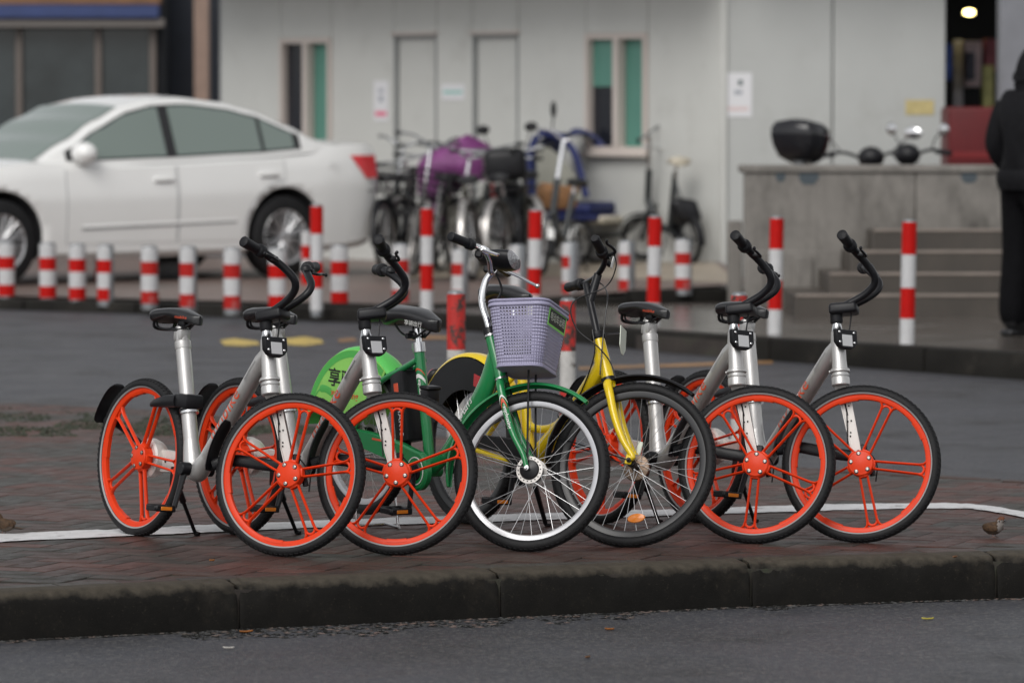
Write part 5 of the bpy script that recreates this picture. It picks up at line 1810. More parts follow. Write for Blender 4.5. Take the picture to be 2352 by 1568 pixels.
# fork with a kinked crown
b = MB()
for s in (-1, 1):
    P = catmull([ys(0.0, s * 0.016, -0.205), ys(0.0, s * 0.040, -0.222), ys(0.002, s * 0.054, -0.27), ys(0.0, s * 0.057, -0.36), ys(0.010, s * 0.058, -0.46), ys(0.032, s * 0.058, -0.54), Y_HF + Vector((-0.006, s * 0.058, 0.012))], 6)
    b.tube(P, [0.0195 - 0.0085 * i / (len(P) - 1) for i in range(len(P))], n=12)
    b.rbox(Y_HF + Vector((-0.004, s * 0.058, 0.006)), (0.028, 0.006, 0.042), 0.003, 1)
b.tube([ys(0, 0, -0.195), ys(0, 0, -0.225)], [0.026, 0.022], n=16)
yfk = yp('fork', b, M['yellow'], True)
b = MB()
b.tube([ys(0, 0, -0.180), ys(0, 0, -0.200)], 0.0305, n=20)
yp('crown_ring', b, M['black_paint'], parent=yfk)
for s in (-1, 1):
    b = MB()
    b.lathe([(0, -0.006), (0.010, -0.006), (0.010, 0.006), (0.005, 0.008), (0.005, 0.018), (0, 0.018)], 6, 'y', T=Tr(Y_HF + Vector((0, s * 0.066, 0))) @ Rt(0 if s > 0 else 180, 'Z'))
    yp('axle_nut', b, M['black_paint'], parent=yfk)
b = MB()
b.rbox(Y_HF + Vector((-0.016, 0.066, 0.06)), (0.022, 0.008, 0.10), 0.003, 1)
yp('brake_plate', b, M['card'], parent=yfk)
# mudguards
b = arc_guard(Y_HF, 0.362, 62, 186, 0.030, n=40, drop=0.012, taper=0.5)
yg = yp('mudguard', b, M['black_plastic'], True, angle=50)
for s in (-1, 1):
    b = MB()
    b.tube([Y_HF + Vector((0, s * 0.062, 0)), Y_HF + Vector((-0.345, s * 0.028, 0.05))], 0.0025, n=6)
    yp('stay', b, M['black_paint'], parent=yg)
b = arc_guard(Y_HR, 0.366, 10, 182, 0.040, n=44, drop=0.018, taper=0.3)
yr = yp('mudguard', b, M['yellow'], angle=50)
for s in (-1, 1):
    b = MB()
    n = 24
    pts = [(Y_HR.x + 0.345 * math.cos(R(a)), Y_HR.z + 0.345 * math.sin(R(a))) for a in [22 + 140 * i / n for i in range(n + 1)]]
    pts += [(Y_HR.x + 0.215 * math.cos(R(a)), Y_HR.z + 0.215 * math.sin(R(a))) for a in [162 - 140 * i / 12 for i in range(13)]]
    b.prism(pts, s * 0.040, s * 0.043)
    yp('wheel_skirt', b, M['black_plastic'], parent=yr)
b = MB()
b.grid(lambda u, v: (Y_HR.x + 0.06 + 0.10 * u, -0.0440, Y_HR.z + 0.235 + 0.05 * v - 0.02 * u), 1, 1)
yp('red_label', b, M['red_lens'], parent=yr)
b = MB()
q = R(140)
c = Vector((Y_HR.x + 0.385 * math.cos(q), 0, Y_HR.z + 0.385 * math.sin(q)))
b.sphere(c, (0.026, 0.032, 0.040), 14, 10, T=Tr(c) @ Rt(25, 'Y') @ Tr(-c))
rl = yp('rear_lamp', b, M['black_plastic'])
b = MB()
b.sphere(c + Vector((-0.010, 0, 0.002)), (0.020, 0.027, 0.033), 14, 10, T=Tr(c) @ Rt(25, 'Y') @ Tr(-c))
yp('lamp_lens', b, M['red_lens'], parent=rl)
# chain guard, cranks
out = [(0.445 + 0.095 * math.cos(R(a)), 0.285 + 0.095 * math.sin(R(a))) for a in range(-80, 81, 10)]
out += [(0.30, 0.375), (0.10, 0.372), (0.04, 0.355), (0.03, 0.335), (0.10, 0.325), (0.30, 0.315), (0.40, 0.27), (0.43, 0.20)]
b = MB()
b.prism(out, -0.052, -0.070, inset=0.008)
yp('chain_guard', b, M['black_plastic'], angle=30)
for s, an in ((-1, 264), (1, 84)):
    c0 = BBy + Vector((0, s * 0.080, 0))
    c1 = Vector((BBy.x + 0.155 * math.cos(R(an)), s * 0.090, BBy.z + 0.155 * math.sin(R(an))))
    b = MB()
    b.tube([c0, c1], [0.017, 0.013], n=10, flat=0.6, ref=(1, 0, 0))
    b.lathe([(0, -0.012), (0.020, -0.012), (0.020, 0.012), (0, 0.012)], 16, 'y', T=Tr(c0))
    ck = yp('crank', b, M['black_paint'])
    pc = c1 + Vector((0, s * 0.060, -0.004))
    b = MB()
    for q in (-1, 1):
        b.rbox(pc + Vector((q * 0.034, 0, 0)), (0.015, 0.096, 0.026), 0.004, 1)
    for yy in (-0.044, 0, 0.044):
        b.rbox(pc + Vector((0, yy, 0)), (0.068, 0.013, 0.022), 0.003, 1)
    yp('pedal', b, M['black_plastic'], parent=ck)
    for q in (-1, 1):
        b = MB()
        b.rbox(pc + Vector((q * 0.0422, 0, 0)), (0.003, 0.050, 0.014), 0.001, 1)
        yp('reflector', b, M['amber'], parent=ck)
# stem and bars (the bars sit twisted in their clamp)
YBAR = dict(c=ys(0.059, 0, 0.251), ri=ys(0.122, -0.10, 0.266), re=ys(0.126, -0.225, 0.302), li=ys(-0.020, 0.11, 0.276), le=ys(-0.115, 0.225, 0.328), stem0=ys(0.002, 0.0, 0.152))
b = MB()
b.tube([ys(0, 0, 0.018), ys(0.004, 0, 0.225), ys(0.004, 0, 0.23)], [0.0145, 0.0150, 0.012], n=16)
yst = yp('stem', b, M['black_paint'], True)
b = MB()
b.tube([ys(0, 0, -0.014), ys(0, 0, -0.010), ys(0, 0, 0.014), ys(0, 0, 0.02)], [0.027, 0.030, 0.030, 0.018], n=20)
yp('headset', b, M['black_plastic'], parent=yst)
b = MB()
b.tube([YBAR['stem0'], YBAR['c']], 0.0165, n=14)
yp('stem_arm', b, M['black_paint'], parent=yst)
b = MB()
b.tube(catmull([YBAR['le'], YBAR['li'], YBAR['c'], YBAR['ri'], YBAR['re']], 8), 0.0115, n=12)
yh = yp('handlebar', b, M['black_paint'], True)
for i_, e_ in (('li', 'le'), ('ri', 're')):
    pi, pe = YBAR[i_], YBAR[e_]
    b = MB()
    st0 = pi.lerp(pe, 0.18)
    b.tube([st0.lerp(pe + (pe - pi).normalized() * 0.012, t) for t in (0, 0.03, 0.10, 0.25, 0.30, 0.65, 0.92, 1.0)], [0.016, 0.022, 0.0245, 0.0245, 0.019, 0.0185, 0.0195, 0.015], n=16)
    yp('grip', b, M['rubber'], parent=yh)
    b = MB()
    m0 = pi.lerp(pe, 0.06)
    fwd = y_f
    b.tube([m0, m0 + fwd * 0.022 - Vector((0, 0, 0.004))], 0.012, n=10)
    out_ = (pe - pi).normalized()
    b.tube(catmull([m0 + fwd * 0.018, m0 + fwd * 0.046 + out_ * 0.010, m0 + fwd * 0.046 + out_ * 0.04, m0 + fwd * 0.034 + out_ * 0.075, m0 + fwd * 0.040 + out_ * 0.098], 6), [0.0075, 0.0050], n=8)
    yp('brake_lever', b, M['black_paint'], parent=yh)
b = MB()
b.rbox(YBAR['ri'].lerp(YBAR['c'], 0.5) + y_f * 0.03, (0.016, 0.03, 0.02), 0.004, 1)
lb = yp('bell_mount', b, M['black_plastic'], parent=yh)
b = MB()
b.rbox(YBAR['ri'].lerp(YBAR['c'], 0.5) + y_f * 0.046, (0.004, 0.020, 0.045), 0.001, 1)
yp('tag', b, M['white_print'], parent=yh)
# loose brake cables looping to the fork and frame
m_r = YBAR['ri'].lerp(YBAR['re'], 0.05) + y_f * 0.04
m_l = YBAR['li'].lerp(YBAR['le'], 0.05) + y_f * 0.03
b = MB()
b.tube(catmull([m_r, m_r + Vector((0.015, 0.015, -0.05)), ys(0.085, -0.05, 0.17), ys(-0.045, -0.10, 0.13), ys(-0.060, -0.085, 0.03), ys(0.0, -0.06, -0.06), ys(0.030, -0.035, -0.13), ys(0.034, -0.03, -0.20)], 8), 0.0028, n=6)
yp('cable', b, M['black_paint'], parent=yh)
b = MB()
b.tube(catmull([m_l, m_l + Vector((0.05, -0.01, -0.01)), ys(0.075, 0.0, 0.15), ys(0.050, -0.02, 0.06), ys(0.020, -0.035, -0.04), ys(-0.01, -0.042, -0.14), ys(-0.02, -0.04, -0.17)], 8), 0.0028, n=6)
yp('cable', b, M['black_paint'], parent=yh)
# card on a bracket
b = MB()
b.tube([ys(0.022, 0.0, 0.002), ys(0.085, 0.004, -0.012)], 0.0055, n=8, flat=0.5)
cb_ = yp('card_bracket', b, M['black_paint'], True)
b = MB()
cq = ys(0.092, 0.004, -0.04)
b.prism([(-0.040, 0.045), (0.040, 0.045), (0.040, -0.035), (0.012, -0.062), (-0.012, -0.062), (-0.040, -0.035)], 0.0, 0.003, T=Tr(cq) @ Rt(-90, 'Z') @ Rt(12, 'X'))
yp('card', b, M['card'], parent=cb_)
# kickstand
WYi = WY.inverted()
foot = WYi @ Vector((*(WY @ Vector((0.30, 0.19, 0))).xy, 0.004))
b = MB()
top = Vector((0.36, 0.05, 0.26))
b.tube([top, top.lerp(foot, 0.96), foot + Vector((0.0, 0, 0.004)), foot + Vector((0.02, 0.006, 0.004))], [0.013, 0.009, 0.009, 0.007], n=8)
yp('kickstand', b, M['black_paint'])

# ================================================================== BACKGROUND MATERIALS
M['red_band'] = mat('red reflective film', (0.46, 0.007, 0.005), 0.45, spec=0.15, var=0.08, scale=20, dirt=((0.30, 0.02, 0.02), 14.0, 0.62, 0.8))
M['red_worn'] = mat('worn red film', (0.40, 0.018, 0.015), 0.5, spec=0.15, var=0.15, scale=20, dirt=((0.30, 0.28, 0.27), 9.0, 0.58, 0.66))
M['white_band'] = mat('white reflective film', (0.54, 0.54, 0.545), 0.35, var=0.06, scale=20, dirt=((0.40, 0.40, 0.40), 14.0, 0.60, 0.8))
M['post_steel'] = mat('galvanised post', (0.28, 0.29, 0.30), 0.42, metal=0.7, var=0.15, scale=16)
M['rust_red'] = mat('flaking red paint', (0.48, 0.025, 0.020), 0.5, var=0.2, scale=18, dirt=((0.045, 0.035, 0.03), 16.0, 0.50, 0.58))
M['rust_white'] = mat('flaking white paint', (0.50, 0.49, 0.47), 0.55, var=0.15, scale=18, dirt=((0.10, 0.085, 0.07), 14.0, 0.54, 0.64))
M['panel'] = mat('white sandwich panel', (0.545, 0.550, 0.525), 0.5, var=0.05, scale=1.2, dirt=((0.40, 0.395, 0.37), 1.6, 0.55, 0.85))
M['panel2'] = mat('pale grey sandwich panel', (0.455, 0.465, 0.452), 0.5, var=0.05, scale=1.3, dirt=((0.37, 0.37, 0.35), 1.7, 0.55, 0.8))
M['seam'] = mat('grey seam', (0.20, 0.21, 0.22), 0.6)
M['frame_grey'] = mat('grey door frame', (0.27, 0.28, 0.28), 0.5)
M['frame_white'] = mat('beige window frame', (0.56, 0.50, 0.46), 0.5)
M['green_glass'] = mat('green film glass', (0.10, 0.255, 0.205), 0.25, var=0.06, scale=2)
M['dark_glass'] = mat('dark window glass', (0.016, 0.018, 0.024), 0.12)
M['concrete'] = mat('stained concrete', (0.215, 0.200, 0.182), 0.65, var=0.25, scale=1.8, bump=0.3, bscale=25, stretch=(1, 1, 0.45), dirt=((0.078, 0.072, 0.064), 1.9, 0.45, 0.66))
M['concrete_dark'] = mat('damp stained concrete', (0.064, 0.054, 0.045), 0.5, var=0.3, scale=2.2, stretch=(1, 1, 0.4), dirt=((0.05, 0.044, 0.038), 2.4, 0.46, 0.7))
M['nosing'] = mat('worn step nosing', (0.215, 0.18, 0.155), 0.5, var=0.2, scale=5)
M['car_white'] = mat('white car paint', (0.83, 0.83, 0.815), 0.22, coat=0.8, var=0.015, scale=2)
M['car_glass'] = mat('car glass with painted reflection', (0.19, 0.235, 0.215), 0.05, spec=0.9)  # opaque panes; the pale green colour stands in for light they reflect
M['trim_black'] = mat('black trim', (0.02, 0.02, 0.022), 0.4)
M['tail_red'] = mat('tail lamp red', (0.70, 0.02, 0.03), 0.15, coat=0.6)
M['alloy'] = mat('car alloy wheel', (0.62, 0.62, 0.63), 0.3, metal=0.8)
M['jacket'] = mat('black jacket cloth', (0.0070, 0.0070, 0.0085), 0.75, spec=0.15, var=0.3, scale=30, bump=0.5, bscale=14)
M['trousers'] = mat('black trousers cloth', (0.004, 0.004, 0.005), 0.85, spec=0.12, var=0.3, scale=30, bump=0.4, bscale=10)
M['skin'] = mat('skin', (0.42, 0.23, 0.16), 0.5)
M['purple'] = mat('purple rain cover', (0.165, 0.035, 0.15), 0.6, var=0.3, scale=12, bump=0.4, bscale=20)
M['blue'] = mat('dark blue canvas', (0.012, 0.020, 0.10), 0.6, var=0.25, scale=10)
M['blue_sign'] = mat('blue fascia', (0.030, 0.050, 0.15), 0.5, var=0.15, scale=3)
M['brown_sign'] = mat('brown fascia', (0.20, 0.10, 0.045), 0.6, var=0.3, scale=4)
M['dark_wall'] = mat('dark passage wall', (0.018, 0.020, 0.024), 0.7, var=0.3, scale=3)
M['pink_col'] = mat('pinkish rendered pillar', (0.27, 0.185, 0.145), 0.6, var=0.15, scale=4)
M['grey_col'] = mat('grey steel column', (0.20, 0.205, 0.225), 0.5, var=0.1, scale=4)
M['shop_glass'] = mat('shop window glass', (0.030, 0.038, 0.040), 0.10, var=0.4, scale=1.5)
M['red_box'] = mat('red cargo box paint', (0.095, 0.004, 0.006), 0.5, spec=0.3, var=0.15, scale=4)
M['grey_fender'] = mat('dull silver mudguard', (0.52, 0.50, 0.48), 0.3, metal=0.7, var=0.15, scale=15)
M['cream'] = mat('cream plastic', (0.55, 0.50, 0.40), 0.45)
M['wood_brown'] = mat('brown wicker', (0.26, 0.13, 0.055), 0.7, var=0.4, scale=30)

# ================================================================== BOLLARDS
def plat_pt(px, py):
    p = at_z(px, py, 0.25)
    for _ in range(6):
        p = at_z(px, py, plat_z(p.x))
    return p
def bollard(name, base, h, rad, bands, label, group, peel=0, mats=('red_band', 'white_band'), cap=True, tilt=(0, 0)):
    root = tag(empty(name, Tr(base) @ Rt(tilt[0], 'X') @ Rt(tilt[1], 'Y') @ Rt(random.uniform(0, 360) if not peel else 0, 'Z')), label, 'bollard', group)
    b = MB()
    b.lathe([(0.0, -0.05), (rad, -0.05), (rad, h - 0.012), (rad * 0.93, h - 0.003), (rad * 0.6, h + 0.004), (0.0, h + 0.005)], 28, 'z')
    link('post', b.mesh('post', M['post_steel']), root)
    z = h - 0.012
    for k, (col, f) in enumerate(bands):
        z0 = z - f * h
        b = MB()
        if peel:
            a0, a1 = R(-205), R(-0.75 * peel + random.uniform(-12, 8))
        else:
            a0, a1 = 0, 2 * math.pi
        b.lathe([(rad + 0.0005, z0), (rad + 0.0022, z0 + 0.001), (rad + 0.0022, z - 0.001), (rad + 0.0005, z)], 28, 'z', a0=a0, a1=a1)
        link('band', b.mesh('band', M[mats[0] if col == 'r' else mats[1]]), root)
        z = z0
    return root
S4 = [('w', 0.245), ('r', 0.232), ('w', 0.29), ('r', 0.215)]
_short = [(15, 556, 678, 0, 'red_band', 'short red and white bollard in front of the white car\'s front tyre'),
          (110, 557, 682, 0, 'red_band', 'short bright red and white bollard just behind the car\'s front tyre'),
          (178, 560, 686, 0, 'red_band', 'second clean red and white bollard below the car\'s front door'),
          (243, 562, 688, 70, 'red_band', 'short bollard beside the thin post, its film peeled to bare metal'),
          (344, 565, 695, 12, 'red_worn', 'worn red and white bollard beside the dark block under the car'),
          (433, 566, 703, 55, 'red_worn', 'worn bollard with bare grey side just after the dark block'),
          (534, 569, 707, 40, 'red_worn', 'faded grey and red bollard before the car\'s rear tyre'),
          (637, 570, 706, 0, 'red_band', 'short red and white bollard in front of the car\'s rear tyre'),
          (780, 563, 697, 0, 'red_band', 'short red and white bollard just after the car\'s rear bumper'),
          (920, 560, 692, 0, 'red_worn', 'short faded bollard left of the second tall bollard'),
          (1057, 572, 690, 100, 'red_worn', 'grey bare-metal bollard behind the green bicycle\'s handlebar'),
          (1190, 562, 682, 110, 'red_worn', 'grey bare-metal bollard beside the white-guarded small wheel'),
          (1310, 556, 672, 140, 'red_worn', 'grey bollard below the three-wheeler with the blue canopy'),
          (1440, 553, 664, 100, 'red_worn', 'grey bollard in front of the folding bicycle\'s front wheel'),
          (1570, 549, 662, 60, 'red_worn', 'short bollard nearest the concrete pier, before the folding bicycle\'s rear wheel')]
for (px, top, bot, peel, rm, lab) in _short:
    p = plat_pt(px, bot)
    h = (bot - top) * p.y / FOC
    bollard('bollard', p, h, 0.063, S4, lab, 'short bollards along the forecourt kerb', peel, (rm, 'white_band'))
T4 = [('r', 0.262), ('w', 0.268), ('r', 0.248), ('w', 0.215)]
_tall = [(727, 470, 711, 'tall red and white bollard standing before the car\'s rear tyre', 0),
         (980, 475, 716, 'tall red and white bollard just left of the green bicycle\'s handlebar grip', 0),
         (1226, 480, 728, 'tall red and white bollard rising behind the lilac basket and yellow bicycle\'s saddle', 0),
         (1500, 495, 748, 'tall red and white bollard above the lone saddle past the yellow bicycle', 0),
         (1779, 497, 766, 'tall red and white bollard in front of the concrete parapet\'s middle', 0),
         (2083, 505, 790, 'tall red and white bollard standing before the steps', 0)]
for (px, top, bot, lab, _) in _tall:
    p = at_z(px, bot, Z_WALK)
    h = (bot - top) * p.y / FOC
    bollard('bollard', p, h, 0.0445, T4, lab, 'tall bollards along the far kerb', tilt=(0, 1.0 if px > 1200 else 0.3))
for (px, top, bot, lab) in ((228, 528, 643, 'thin red and white post behind the short bollards near the car\'s front door'), (703, 528, 652, 'thin red and white post close behind the first tall bollard')):
    p = plat_pt(px, bot)
    bollard('bollard', p, (bot - top) * p.y / FOC, 0.036, [('w', 0.26), ('r', 0.25), ('w', 0.25), ('r', 0.22)], lab, 'thin posts behind the bollards')
_near = [(1048, 668, 1010, 0.0455, 'flaking red and white bollard behind the green bicycle\'s frame', [('r', 0.375), ('w', 0.60)]),
         (1304, 684, 1028, 0.0375, 'red and white bollard between the lilac basket and the yellow head tube', [('r', 0.335), ('w', 0.26), ('r', 0.24), ('w', 0.15)]),
         (1697, 671, 1050, 0.0375, 'red flaking bollard half hidden by the silver bicycles\' stem and saddle', [('r', 0.25), ('w', 0.25), ('r', 0.25), ('w', 0.22)])]
for (px, top, bot, rad, lab, bands) in _near:
    p = at_z(px, bot, 0.0)
    bollard('bollard', p, (bot - top) * p.y / FOC, rad, bands, lab, 'old bollards on the far edge of the island', 0, ('rust_red', 'rust_white'))

# ================================================================== WHITE PANEL BUILDING
WC = at_y(1655, 600, 40.2)
WC = Vector((WC.x, WC.y, 0))
WE = Vector((-0.617, 0.787, 0)).normalized()
WN = Vector((-WE.y, WE.x, 0))
if WN.y > 0: WN = -WN
def wall_t(px):
    d = (px - 1176) / FOC
    return (WC.y * d - WC.x) / (WE.x - WE.y * d)
def wall_z(px, py):
    t = wall_t(px)
    P = WC + WE * t
    return at_y(px, py, P.y).z
WM = Matrix(((WE.x, -WN.x, 0, WC.x), (WE.y, -WN.y, 0, WC.y), (0, 0, 1, 0), (0, 0, 0, 1)))      # local x along the wall to the left, y inwards, z up
shed = tag(empty('panel_building', WM), 'white panel building with two green windows and two closed doors', 'building')
def wp(name, b, m, parent=None, angle=38):
    return link(name, b.mesh(name, m, angle) if isinstance(b, MB) else b, parent or shed)
ZB, ZT = 0.15, 3.25
t_end = wall_t(510)
opens = []
for (x0, x1, y0, y1, kind) in ((645, 762, 88, 348, 'w1'), (905, 1003, 82, 640, 'd'), (1085, 1190, 80, 640, 'd'), (1345, 1487, 77, 350, 'w2')):
    ta, tb = wall_t(x1), wall_t(x0)
    zt = wall_z((x0 + x1) / 2, y0)
    zb = 0.22 if kind == 'd' else wall_z((x0 + x1) / 2, y1)
    opens.append((ta, tb, zb, zt, kind))
opens.sort()
def panel(t0, t1, z0, z1, m='panel'):
    b = MB()
    g = 0.004
    b.rbox(((t0 + t1) / 2, 0.05, (z0 + z1) / 2), (t1 - t0 - 2 * g, 0.10, z1 - z0 - (0.002)), 0.006, 1)
    wp('wall_panel', b, M[m])
edges = [0.0]
cur = 0.0
def fill(t0, t1):
    n = max(1, round((t1 - t0) / 0.95))
    for k in range(n):
        panel(t0 + (t1 - t0) * k / n, t0 + (t1 - t0) * (k + 1) / n, ZB, ZT)
for (ta, tb, zb, zt, kind) in opens:
    fill(cur, ta)
    panel(ta, tb, zt, ZT)
    if kind != 'd':
        panel(ta, tb, ZB, zb)
    cur = tb
fill(cur, t_end)
b = MB()
b.box((t_end / 2, 0.16, (ZB + ZT) / 2), (t_end, 0.02, ZT - ZB))
wp('wall_core', b, M['seam'])
b = MB()                                           # far side and return walls so that the shed is a solid house
b.box((t_end + 0.05, 2.0, (ZB + ZT) / 2), (0.10, 3.9, ZT - ZB))
b.box((t_end / 2 + 1.6, 3.95, (ZB + ZT) / 2), (t_end - 3.2, 0.10, ZT - ZB))
wp('back_wall', b, M['panel2'])
b = MB()
b.rbox((t_end / 2 + 0.6, 1.5, ZT + 0.02), (t_end - 0.6, 5.2, 0.10), 0.02, 1)
wp('roof', b, M['panel2'])
b = MB()
b.rbox((t_end / 2, -0.42, 2.98), (t_end + 0.4, 0.84, 0.05), 0.01, 1)
wp('canopy', b, M['seam'])
for (ta, tb, zb, zt, kind) in opens:
    w, c = tb - ta, (ta + tb) / 2
    if kind == 'd':
        b = MB()
        b.rbox((c, 0.062, (zb + zt) / 2), (w - 0.05, 0.04, zt - zb - 0.02), 0.004, 1)
        d_ = wp('door', b, M['panel'])
        b = MB()
        b.rbox((c - w * 0.36, 0.028, zb + 0.98), (0.10, 0.03, 0.022), 0.006, 1)
        wp('handle', b, M['steel'], d_)
        b = MB()
        for x_ in (ta + 0.012, tb - 0.012):
            b.box((x_, 0.045, (zb + zt) / 2), (0.024, 0.096, zt - zb))
        b.box((c, 0.045, zt - 0.012), (w, 0.096, 0.024))
        wp('door_frame', b, M['frame_grey'], d_)
        b = MB()
        b.rbox((c, -0.012, zt + 0.018), (w + 0.05, 0.03, 0.03), 0.004, 1)
        wp('drip_bar', b, M['frame_white'], d_)
    else:
        b = MB()
        fw = 0.05
        for x_, ww in ((ta + fw / 2, fw), (tb - fw / 2, fw)):
            b.box((x_, 0.03, (zb + zt) / 2), (ww, 0.10, zt - zb))
        b.box((c, 0.03, zt - fw / 2), (w - 2 * fw, 0.098, fw))
        b.box((c, 0.03, zb + fw / 2), (w - 2 * fw, 0.098, fw))
        b.box((c - 0.01, 0.02, (zb + zt) / 2), (0.07, 0.09, zt - zb - 2 * fw))
        wi = wp('window', b, M['frame_white'])
        # local +x is the left of the photograph
        lp = (c + 0.03, tb - fw)
        rp = (ta + fw, c - 0.045)
        H_ = zt - zb - 2 * fw
        def pane(x0, x1, z0, z1, y, m, nm='pane'):
            bb = MB()
            bb.box(((x0 + x1) / 2, y, (z0 + z1) / 2), (x1 - x0, 0.006, z1 - z0))
            wp(nm, bb, M[m], wi)
        if kind == 'w2':
            pane(lp[0], lp[1], zb + fw + H_ * 0.56, zt - fw, 0.05, 'green_glass')
            pane(lp[0], lp[1], zb + fw, zb + fw + H_ * 0.558, 0.052, 'dark_glass')
        else:
            pane(lp[0], lp[1], zb + fw, zt - fw, 0.05, 'dark_glass')
        pane(rp[0], rp[1], zb + fw, zt - fw, 0.075, 'green_glass')
        bb = MB()
        bb.rbox((c, -0.03, zb - 0.02), (w + 0.08, 0.10, 0.04), 0.006, 1)
        wp('sill', bb, M['frame_white'], wi)
# the frontal wing on the right
WINGY = WC.y
x_r = at_y(2172, 300, WINGY).x
wing = tag(empty('panel_wing', Tr((WC.x, WINGY, 0))), 'pale grey panel wing of the building above the concrete parapet', 'building')
xj = at_y(1912, 300, WINGY).x
for x0, x1 in ((0.0, xj - WC.x), (xj - WC.x, x_r - WC.x)):
    b = MB()
    b.rbox(((x0 + x1) / 2, 0.05, (ZB + 3.2) / 2), (x1 - x0 - 0.012, 0.10, 3.2 - ZB), 0.006, 1)
    link('wall_panel', b.mesh('wall_panel', M['panel2']), wing)
b = MB()
b.box(((x_r - WC.x) / 2, 0.12, (ZB + 3.2) / 2), (x_r - WC.x, 0.03, 3.2 - ZB))
b.box((x_r - WC.x - 0.05, 2.0, (ZB + 3.2) / 2), (0.09, 3.7, 3.2 - ZB))
link('wall_core', b.mesh('wall_core', M['seam']), wing)
b = MB()
b.rbox(((x_r - WC.x) / 2 + 0.2, 1.6, 3.25), (x_r - WC.x + 0.5, 4.6, 0.10), 0.02, 1)
link('roof', b.mesh('roof', M['panel2']), wing)
b = MB()
b.rbox((0.025, -0.012, (ZB + 3.2) / 2), (0.06, 0.03, 3.2 - ZB), 0.008, 1)
link('corner_strip', b.mesh('corner_strip', M['panel']), wing)
# notices
def notice(name, onwall, px0, px1, py0, py1, m, label, marks=()):
    if onwall == 'shed':
        t0, t1 = wall_t(px1), wall_t(px0)
        z0, z1 = wall_z((px0 + px1) / 2, py1), wall_z((px0 + px1) / 2, py0)
        Mx = WM @ Tr(((t0 + t1) / 2, -0.004, (z0 + z1) / 2))
        w, h = t1 - t0, z1 - z0
        sx = -1
    else:
        a, c = at_y(px0, py0, WINGY - 0.004), at_y(px1, py1, WINGY - 0.004)
        Mx = Tr(((a.x + c.x) / 2, WINGY - 0.004, (a.z + c.z) / 2))
        w, h = c.x - a.x, a.z - c.z
        sx = 1
    b = MB()
    b.box((0, 0, 0), (w, 0.003, h))
    o = tag(link(name, b.mesh(name, m), None, Mx), label, 'notice')
    for (fx, fz, fw, fh, mm) in marks:
        b = MB()
        b.box((sx * (fx - 0.5) * w, -0.0025, (0.5 - fz) * h), (fw * w, 0.001, fh * h))
        link('print', b.mesh('print', mm), o)
    return o
paper = mat('white paper notice', (0.70, 0.70, 0.72), 0.6)
grey_ink, pink_ink, teal_ink, red_ink = mat('grey ink', (0.36, 0.38, 0.42), 0.6), mat('pink ink', (0.72, 0.16, 0.26), 0.6), mat('teal ink', (0.30, 0.55, 0.50), 0.6), mat('pale red ink', (0.66, 0.48, 0.46), 0.6)
dark_ink = mat('dark ink', (0.06, 0.10, 0.10), 0.6)
notice('paper_notice', 'shed', 860, 893, 186, 278, paper, 'tall white paper notice with a pink foot left of the doors', ((0.5, 0.25, 0.34, 0.10, grey_ink), (0.5, 0.45, 0.34, 0.14, grey_ink), (0.5, 0.82, 0.8, 0.12, pink_ink)))
notice('paper_sign', 'shed', 1015, 1068, 194, 230, paper, 'small white sign with a teal line between the two doors', ((0.5, 0.5, 0.85, 0.22, teal_ink),))
notice('paper_notice', 'wing', 1664, 1727, 168, 269, paper, 'white notice with a dark figure on the wing above the parapet', ((0.58, 0.22, 0.16, 0.12, dark_ink), (0.5, 0.44, 0.30, 0.10, grey_ink), (0.5, 0.79, 0.76, 0.03, red_ink), (0.5, 0.84, 0.76, 0.03, red_ink)))
notice('torn_notice', 'wing', 2080, 2145, 230, 264, mat('yellowed paper', (0.52, 0.43, 0.20), 0.7, var=0.2, scale=20), 'torn yellowed paper scrap on the wing near its far corner')

# ================================================================== SHOP INTERIOR AND COLUMN AT THE RIGHT
SY_ = 45.5
sx0, sx1 = at_y(2160, 0, 40.3).x, at_y(2420, 0, 40.3).x
shop = tag(empty('shop_interior', Tr((sx0, 40.4, 0))), 'dim open shop bay with a lit lamp behind the standing person', 'shop')
b = MB()
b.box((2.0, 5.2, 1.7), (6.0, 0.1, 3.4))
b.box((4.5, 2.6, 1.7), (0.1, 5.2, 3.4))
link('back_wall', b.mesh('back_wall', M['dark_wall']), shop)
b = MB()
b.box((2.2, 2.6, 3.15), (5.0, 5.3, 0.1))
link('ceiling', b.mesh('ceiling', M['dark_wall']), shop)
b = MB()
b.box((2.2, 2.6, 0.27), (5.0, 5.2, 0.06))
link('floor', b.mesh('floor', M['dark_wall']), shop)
lp = at_y(2226, 22, 44.0)
b = MB()
b.lathe([(0.0, 0.0), (0.04, -0.008), (0.055, -0.028), (0.04, -0.05), (0.0, -0.058)], 16, 'z')
tag(link('ceiling_lamp', b.mesh('ceiling_lamp', emit('warm lamp', (1.0, 0.80, 0.30), 12.0)), None, Tr(lp)), 'small glowing warm lamp under the dark shop ceiling', 'lamp')
